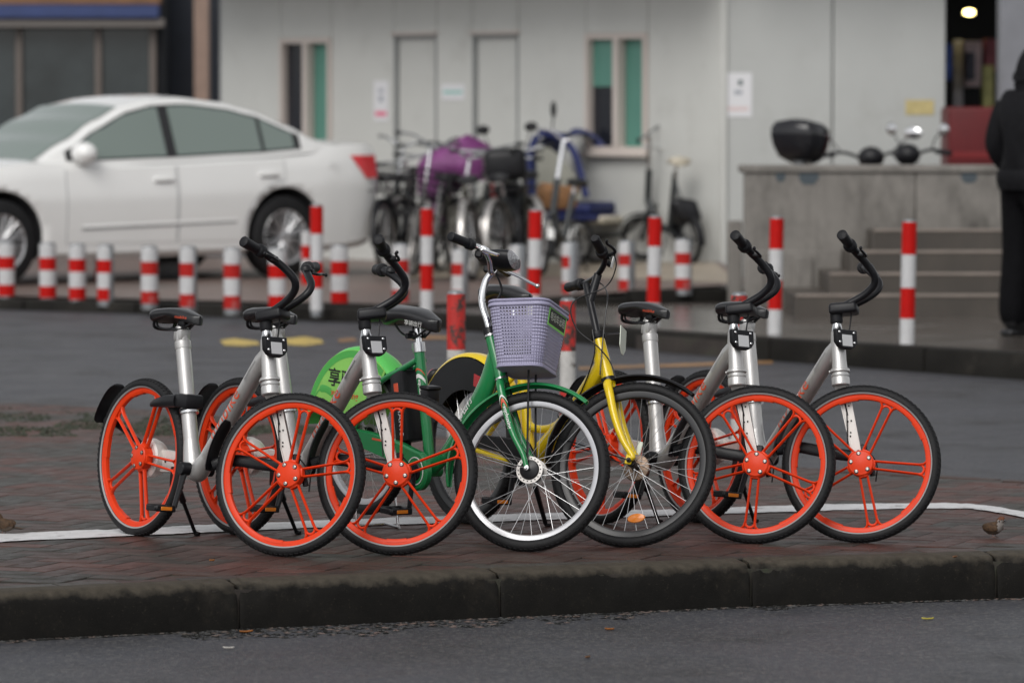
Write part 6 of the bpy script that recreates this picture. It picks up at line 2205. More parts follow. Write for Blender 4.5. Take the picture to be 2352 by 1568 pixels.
for (x0, x1, y0, y1, Y, col, lab) in ((2172, 2187, 100, 185, 43.5, (0.08, 0.16, 0.55), 'blue carton on the shop shelf beside the panel corner'),
                                 (2190, 2212, 92, 250, 44.2, (0.62, 0.60, 0.66), 'pale grey hanging garment inside the shop'),
                                 (2215, 2255, 95, 200, 43.8, (0.72, 0.55, 0.55), 'pinkish board at the middle of the shop shelf'),
                                 (2222, 2240, 120, 185, 43.6, (0.10, 0.10, 0.13), 'dark case standing before the pinkish board'),
                                 (2258, 2282, 150, 290, 43.0, (0.55, 0.52, 0.20), 'olive yellow carton stack end in the shop'),
                                 (2262, 2292, 90, 165, 43.8, (0.32, 0.08, 0.10), 'dark maroon box high on the shop shelf'),
                                 (2172, 2238, 250, 312, 43.0, (0.55, 0.80, 0.55), 'pale green packet stack low in the shop'),
                                 (2172, 2300, 296, 316, 42.6, (0.10, 0.36, 0.36), 'teal crate along the shop counter')):
    a, c = at_y(x0, y0, Y), at_y(x1, y1, Y)
    b = MB()
    b.rbox((0, 0.1, 0), (c.x - a.x, 0.2, a.z - c.z), 0.01, 1)
    tag(link('carton', b.mesh('carton', mat('shop goods', col, 0.6, var=0.35, scale=9)), None, Tr(((a.x + c.x) / 2, Y, (a.z + c.z) / 2))), lab, 'carton', 'goods in the shop bay')
b = MB()
a = at_y(2298, 0, 39.0)
c = at_y(2392, 0, 39.0)
b.rbox(((a.x + c.x) / 2, 39.15, 1.8), (c.x - a.x, 0.30, 3.2), 0.01, 1)
tag(link('steel_column', b.mesh('steel_column', M['grey_col'])), 'grey steel column beside the open shop bay', 'column')

# ================================================================== STOREFRONT AT THE LEFT
FY = 52.0
sf = tag(empty('storefront', Tr((0, FY, 0))), 'dark storefront with brown and blue fascia behind the white car', 'building')
def fx(px): return at_y(px, 220, FY).x
def fz(py): return at_y(1176, py, FY).z
def slab(name, x0, x1, z0, z1, y0, y1, m, parent):
    b = MB()
    b.rbox(((x0 + x1) / 2, (y0 + y1) / 2, (z0 + z1) / 2), (x1 - x0, y1 - y0, z1 - z0), 0.01, 1)
    return link(name, b.mesh(name, m), parent)
xl, xr = fx(-420), fx(374)
slab('fascia', xl, xr, fz(12), fz(-120), -0.25, 0.0, M['brown_sign'], sf)
slab('fascia_band', xl, xr - 0.02, fz(43), fz(12.5), -0.28, 0.0, M['blue_sign'], sf)
slab('lintel', xl, xr + 0.03, fz(64), fz(44), -0.22, 0.0, M['grey_fender'] if False else mat('grey lintel', (0.20, 0.18, 0.165), 0.6), sf)
mull = mat('dull mullion', (0.15, 0.125, 0.11), 0.5)
xs_ = [-400, -170, 45, 227, 352]
for x_ in xs_:
    slab('mullion', fx(x_ - 7), fx(x_ + 7), 0.2, fz(65), -0.06, 0.02, mull, sf)
for i in range(len(xs_) - 1):
    slab('pane', fx(xs_[i] + 7), fx(xs_[i + 1] - 7), 0.2, fz(65), 0.0, 0.02, M['shop_glass'], sf)
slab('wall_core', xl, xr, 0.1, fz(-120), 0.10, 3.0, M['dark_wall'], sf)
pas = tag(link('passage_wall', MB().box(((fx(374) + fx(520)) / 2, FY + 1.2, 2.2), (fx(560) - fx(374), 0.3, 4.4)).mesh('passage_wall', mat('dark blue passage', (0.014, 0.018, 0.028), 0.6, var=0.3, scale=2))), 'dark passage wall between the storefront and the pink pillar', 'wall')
b = MB()
b.rbox(((fx(456) + fx(489)) / 2, FY - 0.6, 2.2), (fx(489) - fx(456), 0.25, 4.2), 0.01, 1)
tag(link('pillar', b.mesh('pillar', M['pink_col'])), 'slim pinkish pillar beside the white building\'s left corner', 'pillar')

# ================================================================== PARAPET, STEPS, PIER
PY_ = 34.8
pz = at_y(1900, 379, PY_).z
px0 = at_y(1710, 400, PY_).x
par = tag(empty('parapet_wall', Tr((px0, PY_, 0))), 'stained concrete parapet wall behind the steps', 'wall')
Lp = 3.3
for k, (f0, f1) in enumerate(((0.0, 1.27), (1.27, Lp))):
    b = MB()
    b.rbox(((f0 + f1) / 2, 0.13, (pz - 0.06) / 2), (f1 - f0 - 0.008, 0.26, pz - 0.06), 0.008, 1)
    link('wall_slab', b.mesh('wall_slab', M['concrete']), par)
b = MB()
b.rbox((Lp / 2 - 0.01, 0.13, pz - 0.030), (Lp + 0.05, 0.30, 0.056), 0.01, 1)
link('coping', b.mesh('coping', M['concrete']), par)
b = MB()
zl = at_y(1800, 576, PY_ - 0.05).z
b.rbox((0.36, -0.035, zl / 2), (0.72, 0.07, zl), 0.01, 1)
link('plinth', b.mesh('plinth', M['concrete']), par)
for x_ in (0.0, 0.36):
    b = MB()
    b.rbox((x_ + 0.075, -0.075, zl / 2 - 0.02), (0.13, 0.06, zl - 0.04), 0.008, 1)
    link('pilaster', b.mesh('pilaster', M['concrete']), par)
for (px_, py_, w, h) in ((1793, 403, 0.075, 0.10), (1858, 405, 0.15, 0.13), (2226, 406, 0.12, 0.10)):
    p = at_y(px_, py_, PY_ - 0.002)
    b = MB()
    n = 18
    pts = [(w / 2 * math.cos(2 * math.pi * i / n) * (1 + 0.2 * noise.noise(Vector((i * 0.9, px_, 0)))), h / 2 * math.sin(2 * math.pi * i / n) * (1 + 0.25 * noise.noise(Vector((i * 0.7, px_, 3))))) for i in range(n)]
    b.prism(pts, -0.003, -0.001)
    link('paint_blot', b.mesh('paint_blot', mat('blue grey paint blot', (0.055, 0.072, 0.085), 0.6)), par, Tr((p.x - px0, 0.0, p.z)))
pr = MB()
pa = at_y(1674, 507, 35.2)
pr.rbox((0, 0, pa.z / 2), (0.105, 0.14, pa.z), 0.01, 1)
tag(link('stone_pier', pr.mesh('stone_pier', M['concrete']), None, Tr((at_y(1689, 507, 35.2).x, 35.25, 0))), 'low concrete pier at the left end of the parapet', 'pier')
stp = tag(empty('steps', Tr((0, 0, 0))), 'four wet concrete steps leading up beside the parapet', 'steps')
_st = [(1828, 33.2, 0.322), (1905, 33.52, 0.462), (1955, 33.84, 0.610), (2005, 34.16, 0.756)]
for (px_, y_, z_) in _st:
    x_ = at_y(px_, 600, y_).x
    b = MB()
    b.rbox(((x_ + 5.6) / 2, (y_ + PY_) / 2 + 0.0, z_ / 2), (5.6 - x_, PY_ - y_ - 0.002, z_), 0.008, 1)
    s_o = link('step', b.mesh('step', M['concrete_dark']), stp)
    b = MB()
    b.rbox(((x_ + 5.6) / 2, y_ + 0.03, z_ + 0.003), (5.6 - x_ - 0.01, 0.075, 0.022), 0.006, 1)
    link('nosing', b.mesh('nosing', M['nosing']), s_o)

# ================================================================== WHITE SEDAN
def interp(tab, x):
    if x <= tab[0][0]: return tab[0][1]
    for i in range(len(tab) - 1):
        if tab[i][0] <= x <= tab[i + 1][0]:
            t = (x - tab[i][0]) / (tab[i + 1][0] - tab[i][0])
            t = t * t * (3 - 2 * t) * 0.5 + t * 0.5
            return tab[i][1] + (tab[i + 1][1] - tab[i][1]) * t
    return tab[-1][1]
c_w = [(-1.085, 0.66), (-1.065, 0.74), (-1.0, 0.81), (-0.80, 0.868), (-0.4, 0.900), (0.5, 0.912), (1.6, 0.910), (2.5, 0.905), (3.0, 0.885), (3.35, 0.82), (3.58, 0.70), (3.70, 0.55), (3.74, 0.42)]
c_deck = [(-1.085, 0.80), (-1.06, 1.00), (-1.00, 1.060), (-0.70, 1.070), (-0.30, 1.02), (0.3, 0.985), (1.2, 0.955), (2.0, 0.935), (2.5, 0.935), (3.0, 0.885), (3.35, 0.81), (3.6, 0.70), (3.74, 0.58)]
c_bot = [(-1.085, 0.42), (-1.0, 0.27), (-0.7, 0.215), (0.0, 0.20), (2.7, 0.19), (3.3, 0.20), (3.74, 0.30)]
c_roof = [(-0.80, 1.070), (-0.56, 1.085), (-0.40, 1.125), (-0.10, 1.255), (0.2, 1.368), (0.5, 1.430), (0.88, 1.466), (1.2, 1.452), (1.45, 1.400), (1.75, 1.280), (2.05, 1.125), (2.42, 0.945)]
def c_side(x, z):
    w, zb, zd = interp(c_w, x), interp(c_bot, x), interp(c_deck, x)
    t = (z - zb) / max(0.05, zd - zb)
    return w * (0.955 + 0.045 * math.sin(min(1, max(0, t) * 1.55) * math.pi / 2) - 0.055 * max(0, t - 0.62) ** 1.3 / 0.38 ** 1.3)
CARO = Vector((-1.985, 39.77, 0))
_ch = Vector((-2.218, -1.67, 0)).normalized()
_cl = Vector((-_ch.y, _ch.x, 0))
CARO = CARO - _cl * 0.78
CM = Matrix(((_ch.x, _cl.x, 0, CARO.x), (_ch.y, _cl.y, 0, CARO.y), (0, 0, 1.06, 0.197), (0, 0, 0, 1)))
car = tag(empty('parked_car', CM), 'white sedan parked behind the short bollards', 'car')
def cp(name, b, m, parent=None, Mx=None, angle=38):
    return link(name, b.mesh(name, m, angle) if isinstance(b, MB) else b, parent or car, Mx)
# lower body, closed, with the wheel arches cut out
b = MB()
stx = [-1.085, -1.07, -1.03, -0.95, -0.82, -0.65] + [-0.5 + 0.1 * i for i in range(39)] + [3.45, 3.55, 3.64, 3.70, 3.74]
rows = 16
ring = []
for x in stx:
    zb, zd = interp(c_bot, x), interp(c_deck, x)
    sec = [(0.0, zb + 0.0)]
    for k in range(rows + 1):
        t = k / rows
        z = zb + (zd - zb) * t
        y = c_side(x, z)
        if t < 0.06: y *= 0.93
        if t > 0.93: y *= 0.985 - 0.25 * (t - 0.93)
        sec.append((y, z))
    sec.append((sec[-1][0] * 0.90, zd + 0.012))
    sec.append((sec[-1][0] * 0.6, zd + 0.030))
    sec.append((0.0, zd + 0.038))
    full = sec + [(-y, z) for y, z in reversed(sec[1:-1])]
    ring.append([(x, y, z) for y, z in full])
n = len(ring[0])
vs = [v for r_ in ring for v in r_]
fs = []
for i in range(len(ring) - 1):
    for j in range(n):
        fs.append((i * n + j, i * n + (j + 1) % n, (i + 1) * n + (j + 1) % n, (i + 1) * n + j))
fs.append(tuple(range(n)))
fs.append(tuple(reversed(range((len(ring) - 1) * n, len(ring) * n))))
b._add(vs, fs)
body_me = b.mesh('body', [M['car_white'], M['trim_black']], 34)
body = cp('body', body_me, None)
cut = MB()
for x in (0.0, 2.775):
    cut.lathe([(0.0, -1.2), (0.385, -1.2), (0.385, 1.2), (0.0, 1.2)], 44, 'y', T=Tr((x, 0, 0.345)))
cut_me = cut.mesh('cutter', [M['trim_black']])
cut_o = link('cutter', cut_me, None, CM)
bo = body.modifiers.new('arches', 'BOOLEAN')
bo.operation = 'DIFFERENCE'
bo.solver = 'EXACT'
bo.object = cut_o
bo.material_mode = 'TRANSFER'
dg = bpy.context.evaluated_depsgraph_get()
new_me = bpy.data.meshes.new_from_object(body.evaluated_get(dg))
body.modifiers.clear()
body.data = new_me
bpy.data.objects.remove(cut_o)
b = MB()                                           # dark underbody and wheel wells
b.box((1.35, 0, 0.30), (3.9, 1.25, 0.20))
cp('underbody', b, M['trim_black'])
# cabin
def cab_w(x, z):
    zd = interp(c_deck, x)
    base = 0.845 - 0.10 * max(0, (x - 1.2) / 1.2) ** 2 - 0.12 * max(0, (-x - 0.1) / 0.7) ** 2
    return base - (z - zd) * 0.44
b = MB()
cst = [-0.79 + 0.08 * i for i in range(41)]
ring = []
for x in cst:
    if x > 2.42: break
    zr, zd = max(interp(c_roof, x), interp(c_deck, x) + 0.012), interp(c_deck, x) - 0.02
    sec = []
    zs = zr - min(0.075, (zr - zd) * 0.45)
    for k in range(9):
        z = zd + (zs - zd) * k / 8
        sec.append((cab_w(x, z), z))
    ye = sec[-1][0]
    for k in range(1, 5):
        a = k / 4 * math.pi / 2
        sec.append((ye - 0.10 * (1 - math.cos(a)), zs + (zr - 0.022 - zs) * math.sin(a)))
    yt = sec[-1][0]
    for k in range(1, 5):
        y = yt * (1 - k / 4)
        sec.append((y, zr - 0.022 * (y / yt) ** 2))
    full = sec + [(-y, z) for y, z in reversed(sec[:-1])]
    ring.append([(x, y, z) for y, z in full])
n = len(ring[0])
vs = [v for r_ in ring for v in r_]
fs = []
for i in range(len(ring) - 1):
    for j in range(n - 1):
        fs.append((i * n + j, i * n + j + 1, (i + 1) * n + j + 1, (i + 1) * n + j))
fs += [tuple(range(n)), tuple(reversed(range((len(ring) - 1) * n, len(ring) * n)))]
b._add(vs, fs)
cp('cabin', b, M['car_white'], angle=45)
# side glass: dark surround, panes inside it
def top_line(x):
    return interp(c_roof, x) - 0.088 - 0.02 * max(0, (x - 1.5))
def side_pane(name, x0, x1, m, off, s, grow=0.0, z_up=0.0, parent=None):
    b = MB()
    nx = 18
    def fn(u, v):
        x = x0 + (x1 - x0) * u
        zl = interp(c_deck, x) + 0.030 - grow
        zh = max(zl + 0.004, top_line(x) + grow)
        z = zl + (zh - zl) * v
        return (x, s * (cab_w(x, z) + off), z)
    b.grid(fn, nx, 6)
    o = cp(name, b, m, parent)
    return o
for s in (1, -1):
    tr = side_pane('window_surround', -0.20, 2.10, M['trim_black'], 0.0035, s, 0.016)
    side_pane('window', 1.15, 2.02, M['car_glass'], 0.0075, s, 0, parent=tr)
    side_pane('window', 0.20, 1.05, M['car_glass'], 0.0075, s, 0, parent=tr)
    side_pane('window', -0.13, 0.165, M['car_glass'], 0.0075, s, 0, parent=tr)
def screen(name, xs, wfrac, m, off):
    b = MB()
    def fn(u, v):
        x = xs[0] + (xs[1] - xs[0]) * u
        zr = interp(c_roof, x)
        zd = interp(c_deck, x)
        zs = zr - min(0.075, (zr - zd) * 0.45)
        half = (cab_w(x, zs) - 0.06) * wfrac
        y = -half + 2 * half * v
        return (x, y, zr - 0.022 * (y / max(half, 0.1)) ** 2 + off)
    b.grid(fn, 16, 14)
    return cp(name, b, m)
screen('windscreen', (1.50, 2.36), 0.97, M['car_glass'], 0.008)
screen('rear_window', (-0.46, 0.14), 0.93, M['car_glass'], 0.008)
# doors: raised skins with dark shut lines
def patch(name, poly_fn, nx, nz, off, s, m, parent=None):
    b = MB()
    def fn(u, v):
        x, z = poly_fn(u, v)
        return (x, s * (c_side(x, z) + off), z)
    b.grid(fn, nx, nz)
    return cp(name, b, m, parent)
for s in (1, -1):
    for (xa, xb) in ((1.095, 2.16), (-0.001, 1.075)):
        def pf(u, v, xa=xa, xb=xb):
            z = 0.315 + (interp(c_deck, xa + (xb - xa) * u) - 0.055 - 0.315) * v
            cutx = 0.0
            if xa <= 0 and z < 0.70:
                cutx = max(0, 0.44 - xa - 0.0 - math.sqrt(max(0, 0.0))) * 0
            x = xa + (xb - xa) * u
            if xa <= 0:
                dz = z - 0.345
                lim = math.sqrt(max(0, 0.43 ** 2 - dz * dz)) if abs(dz) < 0.43 else xa
                lo = max(xa, lim)
                x = lo + (xb - lo) * u
            return x, z
        d_ = patch('door', pf, 16, 12, 0.0040, s, M['car_white'])
        def edge(fix, s=s, pf=pf):
            pts = []
            for k in range(13):
                x, z = pf(fix, k / 12)
                pts.append((x, s * (c_side(x, z) + 0.0030), z))
            return pts
        for e_ in (0.0, 1.0):
            bb = MB()
            bb.tube(edge(e_), 0.0028, n=6)
            cp('shut_line', bb, M['seam'], d_)
        hx = xa + 0.13 if xa > 0 else xa + 0.17
        hz = 0.80 if xa > 0 else 0.83
        bb = MB()
        bb.rbox((hx, s * (c_side(hx, hz) + 0.016), hz), (0.20, 0.030, 0.034), 0.012, 2)
        cp('door_handle', bb, M['car_white'], d_)
        bb = MB()
        bb.rbox((hx, s * (c_side(hx, hz) + 0.0075), hz - 0.018), (0.17, 0.012, 0.018), 0.006, 1)
        cp('handle_recess', bb, M['seam'], d_)
    bb = MB()
    bb.grid(lambda u, v, s=s: (0.50 + 1.52 * u, s * (c_side(0.50 + 1.52 * u, 0.43) + 0.010 * math.sin(math.pi * v) + 0.004), 0.425 + 0.035 * (1 - u) + 0.030 * v), 12, 4)
    cp('side_moulding', bb, M['car_white'])
    bb = MB()
    bb.tube([(0.50 + 1.52 * u / 10, s * (c_side(0.50 + 1.52 * u / 10, 0.42) + 0.006), 0.421 + 0.035 * (1 - u / 10)) for u in range(11)], 0.005, n=6)
    cp('moulding_shadow_gap', bb, M['seam'])
    # mirror
    bb = MB()
    my = s * (cab_w(1.98, 1.0) + 0.10)
    bb.sphere((1.98, my, 1.010), (0.105, 0.125, 0.088), 18, 12)
    bb.tube([(1.99, s * 0.80, 0.965), (1.985, my, 0.975)], 0.025, n=10)
    mi = cp('mirror', bb, M['car_white'])
    bb = MB()
    bb.sphere((1.955, my, 1.008), (0.062, 0.108, 0.066), 16, 10)
    cp('mirror_glass', bb, M['trim_black'], mi)
    # lamps
    bb = MB()
    def tl(u, v, s=s):
        z = 0.79 + 0.185 * v
        x0 = -0.70 - 0.16 * (1 - v)
        x = x0 + (-1.068 - x0) * u
        return (x, s * (c_side(x, z) + 0.006 + 0.004 * math.sin(math.pi * u)), z)
    bb.grid(tl, 10, 8)
    cp('tail_light', bb, M['tail_red'])
    bb = MB()
    def tl2(u, v, s=s):
        z = 0.755 + 0.045 * v
        x0 = -0.88 - 0.03 * (1 - v)
        x = x0 + (-1.066 - x0) * u
        return (x, s * (c_side(x, z) + 0.005), z)
    bb.grid(tl2, 8, 3)
    cp('reverse_light', bb, M['grey_label'])
    bb = MB()
    bb.grid(lambda u, v, s=s: (3.02 + 0.62 * u, s * (c_side(3.02 + 0.62 * u, 0.66 + 0.10 * v) + 0.005), 0.63 + 0.03 * u * 0 + (0.13 - 0.04 * u) * v + 0.02 * (1 - u)), 12, 5)
    cp('headlight', bb, M['lens'])
    bb = MB()
    bb.lathe([(0.0, 0.0), (0.062, 0.0), (0.064, -0.003)], 24, 'y', T=Tr((-0.50, s * (c_side(-0.50, 0.86) + 0.001), 0.86)) @ Rt(0 if s > 0 else 180, 'Z'))
    if s > 0:
        cp('fuel_flap', bb, M['car_white'])
# wheels
def car_wheel():
    b = MB()
    b.lathe([(0.215, -0.10), (0.225, -0.108), (0.300, -0.108), (0.325, -0.090), (0.332, -0.05), (0.332, 0.05), (0.325, 0.090), (0.300, 0.108), (0.225, 0.108), (0.215, 0.10)], 48, 'y', closed_prof=True)
    ty = b.mesh('tyre', M['tyre'])
    r = MB()
    r.lathe([(0.222, 0.100), (0.216, 0.106), (0.206, 0.100), (0.200, 0.060), (0.196, -0.09), (0.222, -0.10)], 48, 'y', closed_prof=True)
    r.lathe([(0.0, 0.092), (0.030, 0.092), (0.050, 0.084), (0.055, 0.05), (0.0, 0.05)], 24, 'y')
    for k in range(10):
        a = 2 * math.pi * k / 10
        for q in (-0.055, 0.055):
            T = Matrix.Rotation(a, 4, 'Y')
            r.tube([T @ Vector((0.045, 0.082, q * 0.2)), T @ Vector((0.12, 0.090, q * 0.45)), T @ Vector((0.206, 0.094, q * 0.62))], [0.015, 0.012, 0.013], n=6, flat=0.6, ref=(0, 1, 0))
    dk = MB()
    dk.lathe([(0.0, 0.035), (0.198, 0.035)], 32, 'y')
    return ty, r.mesh('rim', M['alloy']), dk.mesh('brake_disc', M['trim_black'])
_ty, _ri, _dk = car_wheel()
for x in (0.0, 2.775):
    for s in (1, -1):
        o = cp('wheel', _ty, None, None, Tr((x, s * 0.795, 0.332)) @ Rt(0 if s > 0 else 180, 'Z') @ Rt(13 * x, 'Y'))
        link('rim', _ri, o)
        link('brake_disc', _dk, o)
bb = MB()
bb.rbox((-1.02, 0, 0.52), (0.16, 1.36, 0.30), 0.06, 3)
cp('rear_bumper', bb, M['car_white'])
bb = MB()
bb.rbox((3.66, 0, 0.48), (0.14, 1.10, 0.24), 0.05, 3)
cp('front_bumper', bb, M['car_white'])
# black rubber block under the car
p = plat_pt(392, 641)
bb = MB()
bb.rbox((0, 0, 0.08), (0.20, 0.14, 0.165), 0.012, 2)
tag(link('wheel_stop', bb.mesh('wheel_stop', M['trim_black']), None, Tr(p)), 'black block on the ground below the white car\'s doors', 'block')

# ================================================================== BICYCLES BY THE BUILDING
_bw = {}
def bg_wheel(r, rim_m):
    key = (round(r, 2), rim_m.name)
    if key not in _bw:
        _bw[key] = spoked_wheel(r, 0.021, rim_m, rim_d=0.018, fl=0.024, nsp=24, each=False, tread=False)
    return _bw[key]
def bg_bike(name, rear, front, fm, label, r=0.32, rim=None, guard=None, bars='flat', basket=None, steer=10, seat_m=None, hs=1.0, seat_h=0.86, bar_h=1.05, cat='bicycle', guard_white=False, low=False, rack=True):
    pr_, pf_ = plat_pt(*rear), plat_pt(*front)
    d = pf_ - pr_
    wb = 1.02 if r > 0.25 else 0.88
    ang = math.atan2(d.y, d.x)
    # keep the rear contact, true wheelbase, same bearing
    S = steer_matrix((wb - 0.20, 0.80), (wb - 0.12, 0.55), steer)
    root = tag(empty(name, Tr(pr_) @ Matrix.Rotation(ang, 4, 'Z') @ Rt(-4, 'X')), label, cat, 'bicycles parked against the white building')
    rim = rim or M['grey_fender']
    hubr, hubf = Vector((0, 0, r)), Vector((wb, 0, r))
    ht, hb_ = Vector((wb - 0.20, 0, 0.80)), Vector((wb - 0.135, 0, 0.60 if r > 0.25 else 0.50))
    bbk = Vector((0.42 * wb, 0, 0.28))
    stp_ = Vector((0.22 * wb, 0, seat_h - 0.12))
    f = MB()
    kf = 1.6 if low else 1.0
    f.tube([ht, hb_], 0.019 * kf, n=10)
    f.tube([bbk, stp_], 0.016 * kf, n=10)
    if low:
        f.tube(catmull([hb_ + Vector((-0.01, 0, 0.03)), bbk.lerp(hb_, 0.5) + Vector((0, 0, -0.06)), bbk], 5), 0.034, n=10)
    else:
        f.tube([hb_ + Vector((-0.01, 0, 0.03)), bbk], 0.018, n=10)
        f.tube(catmull([ht + Vector((0.01, 0, -0.05)), ht.lerp(bbk, 0.5) + Vector((-0.02, 0, 0.02)), bbk.lerp(stp_, 0.45)], 5), 0.015, n=10)
    for s in (-1, 1):
        f.tube([stp_ + Vector((0.02, 0, -0.05)), hubr + Vector((0, s * 0.055, 0))], 0.008, n=8)
        f.tube([bbk, hubr + Vector((0, s * 0.055, 0))], 0.009, n=8)
    link('frame', f.mesh('frame', fm), root)
    fk_ = MB()
    for s in (-1, 1):
        fk_.tube(catmull([hb_, hb_ + Vector((0.01, s * 0.045, -0.04)), hubf.lerp(hb_, 0.4) + Vector((-0.01, s * 0.052, 0)), hubf + Vector((0, s * 0.052, 0))], 4), 0.011, n=8)
    link('fork', fk_.mesh('fork', fm), root, S)
    wm, ws = bg_wheel(r, rim)
    for hp, stt in ((hubf, True), (hubr, False)):
        o = link('wheel', wm, root, (S if stt else Matrix.Identity(4)) @ Tr(hp))
        for sn, sm_, sM in ws:
            link(sn, sm_, o, sM)
    if guard:
        for hp, stt, a0, a1 in ((hubf, True, 40, 190), (hubr, False, 5, 190)):
            link('mudguard', arc_guard(hp, r + 0.03, a0, a1, 0.03, n=20, drop=0.012).mesh('mudguard', guard, 50), root, S if stt else None)
    st = MB()
    top = Vector((wb - 0.20 - 0.25 * (bar_h - 0.80), 0, bar_h))
    st.tube([ht, top], 0.0145 * (1.35 if low else 1), n=10)
    link('stem', st.mesh('stem', M['chrome'] if bars == 'chrome' else M['steel']), root, S)
    h = MB()
    if bars == 'swept':
        P = [(0.06, 0, 0), (0.07, 0.06, 0.015), (0.03, 0.16, 0.06), (-0.08, 0.25, 0.06), (-0.20, 0.28, 0.05)]
    elif bars == 'chrome':
        P = [(0.0, 0, 0), (0.0, 0.05, 0.02), (-0.02, 0.12, 0.06), (-0.08, 0.22, 0.05), (-0.12, 0.28, 0.05)]
    else:
        P = [(0.03, 0, 0), (0.03, 0.10, 0.01), (0.02, 0.20, 0.02), (-0.02, 0.29, 0.02)]
    for s in (-1, 1):
        h.tube(catmull([top + Vector((p[0], s * p[1], p[2])) for p in P], 5), 0.0115, n=8)
    ho = link('handlebar', h.mesh('handlebar', M['post_steel'] if bars != 'chrome' else M['steel']), root, S)
    for s in (-1, 1):
        g = MB()
        a_, c_ = Vector(P[-2]), Vector(P[-1])
        g.tube([top + Vector((q.x, s * q.y, q.z)) for q in (a_.lerp(c_, 0.25), c_ + (c_ - a_) * 0.1)], 0.0165, n=10)
        link('grip', g.mesh('grip', M['rubber']), ho)
    sp_o = MB()
    sp_o.tube([stp_ - Vector((0, 0, 0.05)), Vector((stp_.x - 0.035, 0, seat_h - 0.03))], 0.0135, n=8)
    link('seat_post', sp_o.mesh('seat_post', M['steel']), root)
    link('seat', saddle_mesh(0.26, 0.19, seat_m or M['saddle'], thick=0.07), root, Tr((stp_.x - 0.03, 0, seat_h)))
    ck = MB()
    for s, an in ((-1, 250), (1, 70)):
        c0 = bbk + Vector((0, s * 0.07, 0))
        c1 = c0 + Vector((0.16 * math.cos(R(an)), s * 0.02, 0.16 * math.sin(R(an))))
        ck.tube([bbk, c0, c1], 0.011, n=6)
        ck.rbox(c1 + Vector((0, s * 0.05, 0)), (0.08, 0.09, 0.022), 0.004, 1)
    ck.lathe([(0.0, -0.045), (0.085, -0.045), (0.085, -0.049), (0.0, -0.05)], 20, 'y', T=Tr(bbk))
    link('crank', ck.mesh('crank', M['black_paint']), root)
    if rack:
        rk = MB()
        for s in (-1, 1):
            rk.tube([(-0.20, s * 0.06, r + 0.42), (0.16, s * 0.06, r + 0.42), (0.20, 0, r + 0.42)], 0.006, n=6)
            rk.tube([(-0.10, s * 0.06, r + 0.42), (0, s * 0.06, r)], 0.005, n=6)
        for k in range(4):
            rk.tube([(-0.18 + 0.10 * k, -0.06, r + 0.42), (-0.18 + 0.10 * k, 0.06, r + 0.42)], 0.005, n=6)
        link('rack', rk.mesh('rack', M['black_paint']), root)
    if basket:
        k_ = MB()
        c = Vector((wb + 0.02, 0, 0.80))
        for z, w in ((-0.12, 0.13), (-0.06, 0.145), (0.0, 0.155), (0.06, 0.165), (0.12, 0.175)):
            k_.tube([c + Vector((q[0] * w * 0.75, q[1] * w, z)) for q in ((1, 1), (1, -1), (-1, -1), (-1, 1))], 0.006, n=5, closed=True)
        for i in range(7):
            t = -1 + 2 * i / 6
            for sx_ in (-1, 1):
                k_.tube([c + Vector((sx_ * 0.13 * 0.75, t * 0.13, -0.12)), c + Vector((sx_ * 0.175 * 0.75, t * 0.175, 0.12))], 0.004, n=4)
                k_.tube([c + Vector((t * 0.13 * 0.75, sx_ * 0.13, -0.12)), c + Vector((t * 0.175 * 0.75, sx_ * 0.175, 0.12))], 0.004, n=4)
        link('basket', k_.mesh('basket', basket), root, S)
    sk_ = MB()
    sk_.tube([(0.30, 0.05, 0.27), (0.22, 0.20, 0.005)], 0.008, n=6)
    link('kickstand', sk_.mesh('kickstand', M['black_paint']), root)
    return root, S, top
dk_paint = mat('dark bicycle paint', (0.030, 0.034, 0.036), 0.35, var=0.2, scale=10)
ol_paint = mat('olive bicycle paint', (0.09, 0.085, 0.065), 0.4, var=0.3, scale=10)
gr_paint = mat('grey bicycle paint', (0.20, 0.20, 0.20), 0.35, var=0.2, scale=10)
rd_paint = mat('dull red bicycle paint', (0.16, 0.02, 0.02), 0.4, var=0.2, scale=10)
bg_bike('bicycle', (985, 612), (868, 622), dk_paint, 'dark bicycle with swept bars right behind the car\'s tail light', bars='swept', basket=M['black_paint'], guard=M['black_plastic'], bar_h=1.10)
bg_bike('bicycle', (1012, 626), (915, 642), gr_paint, 'grey bicycle with bright swept bars and a wire basket', bars='swept', basket=M['black_paint'], guard=M['grey_fender'], bar_h=1.12, steer=25)
bg_bike('bicycle', (1120, 622), (1005, 641), ol_paint, 'olive bicycle with pale mudguards before the purple cover', bars='swept', guard=M['grey_fender'], bar_h=1.0, steer=18)
bg_bike('bicycle', (1085, 645), (1185, 622), dk_paint, 'dark bicycle with its rear wheel towards the road', bars='flat', guard=M['grey_fender'], steer=-12)
bg_bike('bicycle', (1185, 632), (1090, 617), rd_paint, 'dull red bicycle leaning by the purple covered one', bars='flat', guard=M['black_plastic'])
bg_bike('bicycle', (930, 626), (1040, 617), gr_paint, 'grey bicycle facing the doors behind the wire basket', bars='swept', guard=M['grey_fender'], bar_h=1.08)
bg_bike('bicycle', (1150, 640), (1255, 622), dk_paint, 'black bicycle with silver mudguards beside the scooter', bars='flat', guard=M['grey_fender'], bar_h=1.04, steer=20)
bg_bike('bicycle', (1060, 628), (960, 618), ol_paint, 'olive bicycle without basket between the grey ones', bars='flat', guard=M['black_plastic'], bar_h=1.0, steer=-15)
bg_bike('bicycle', (890, 632), (985, 620), dk_paint, 'black bicycle low behind the bumper with its bars turned', bars='flat', guard=M['black_plastic'], bar_h=0.98, steer=30)
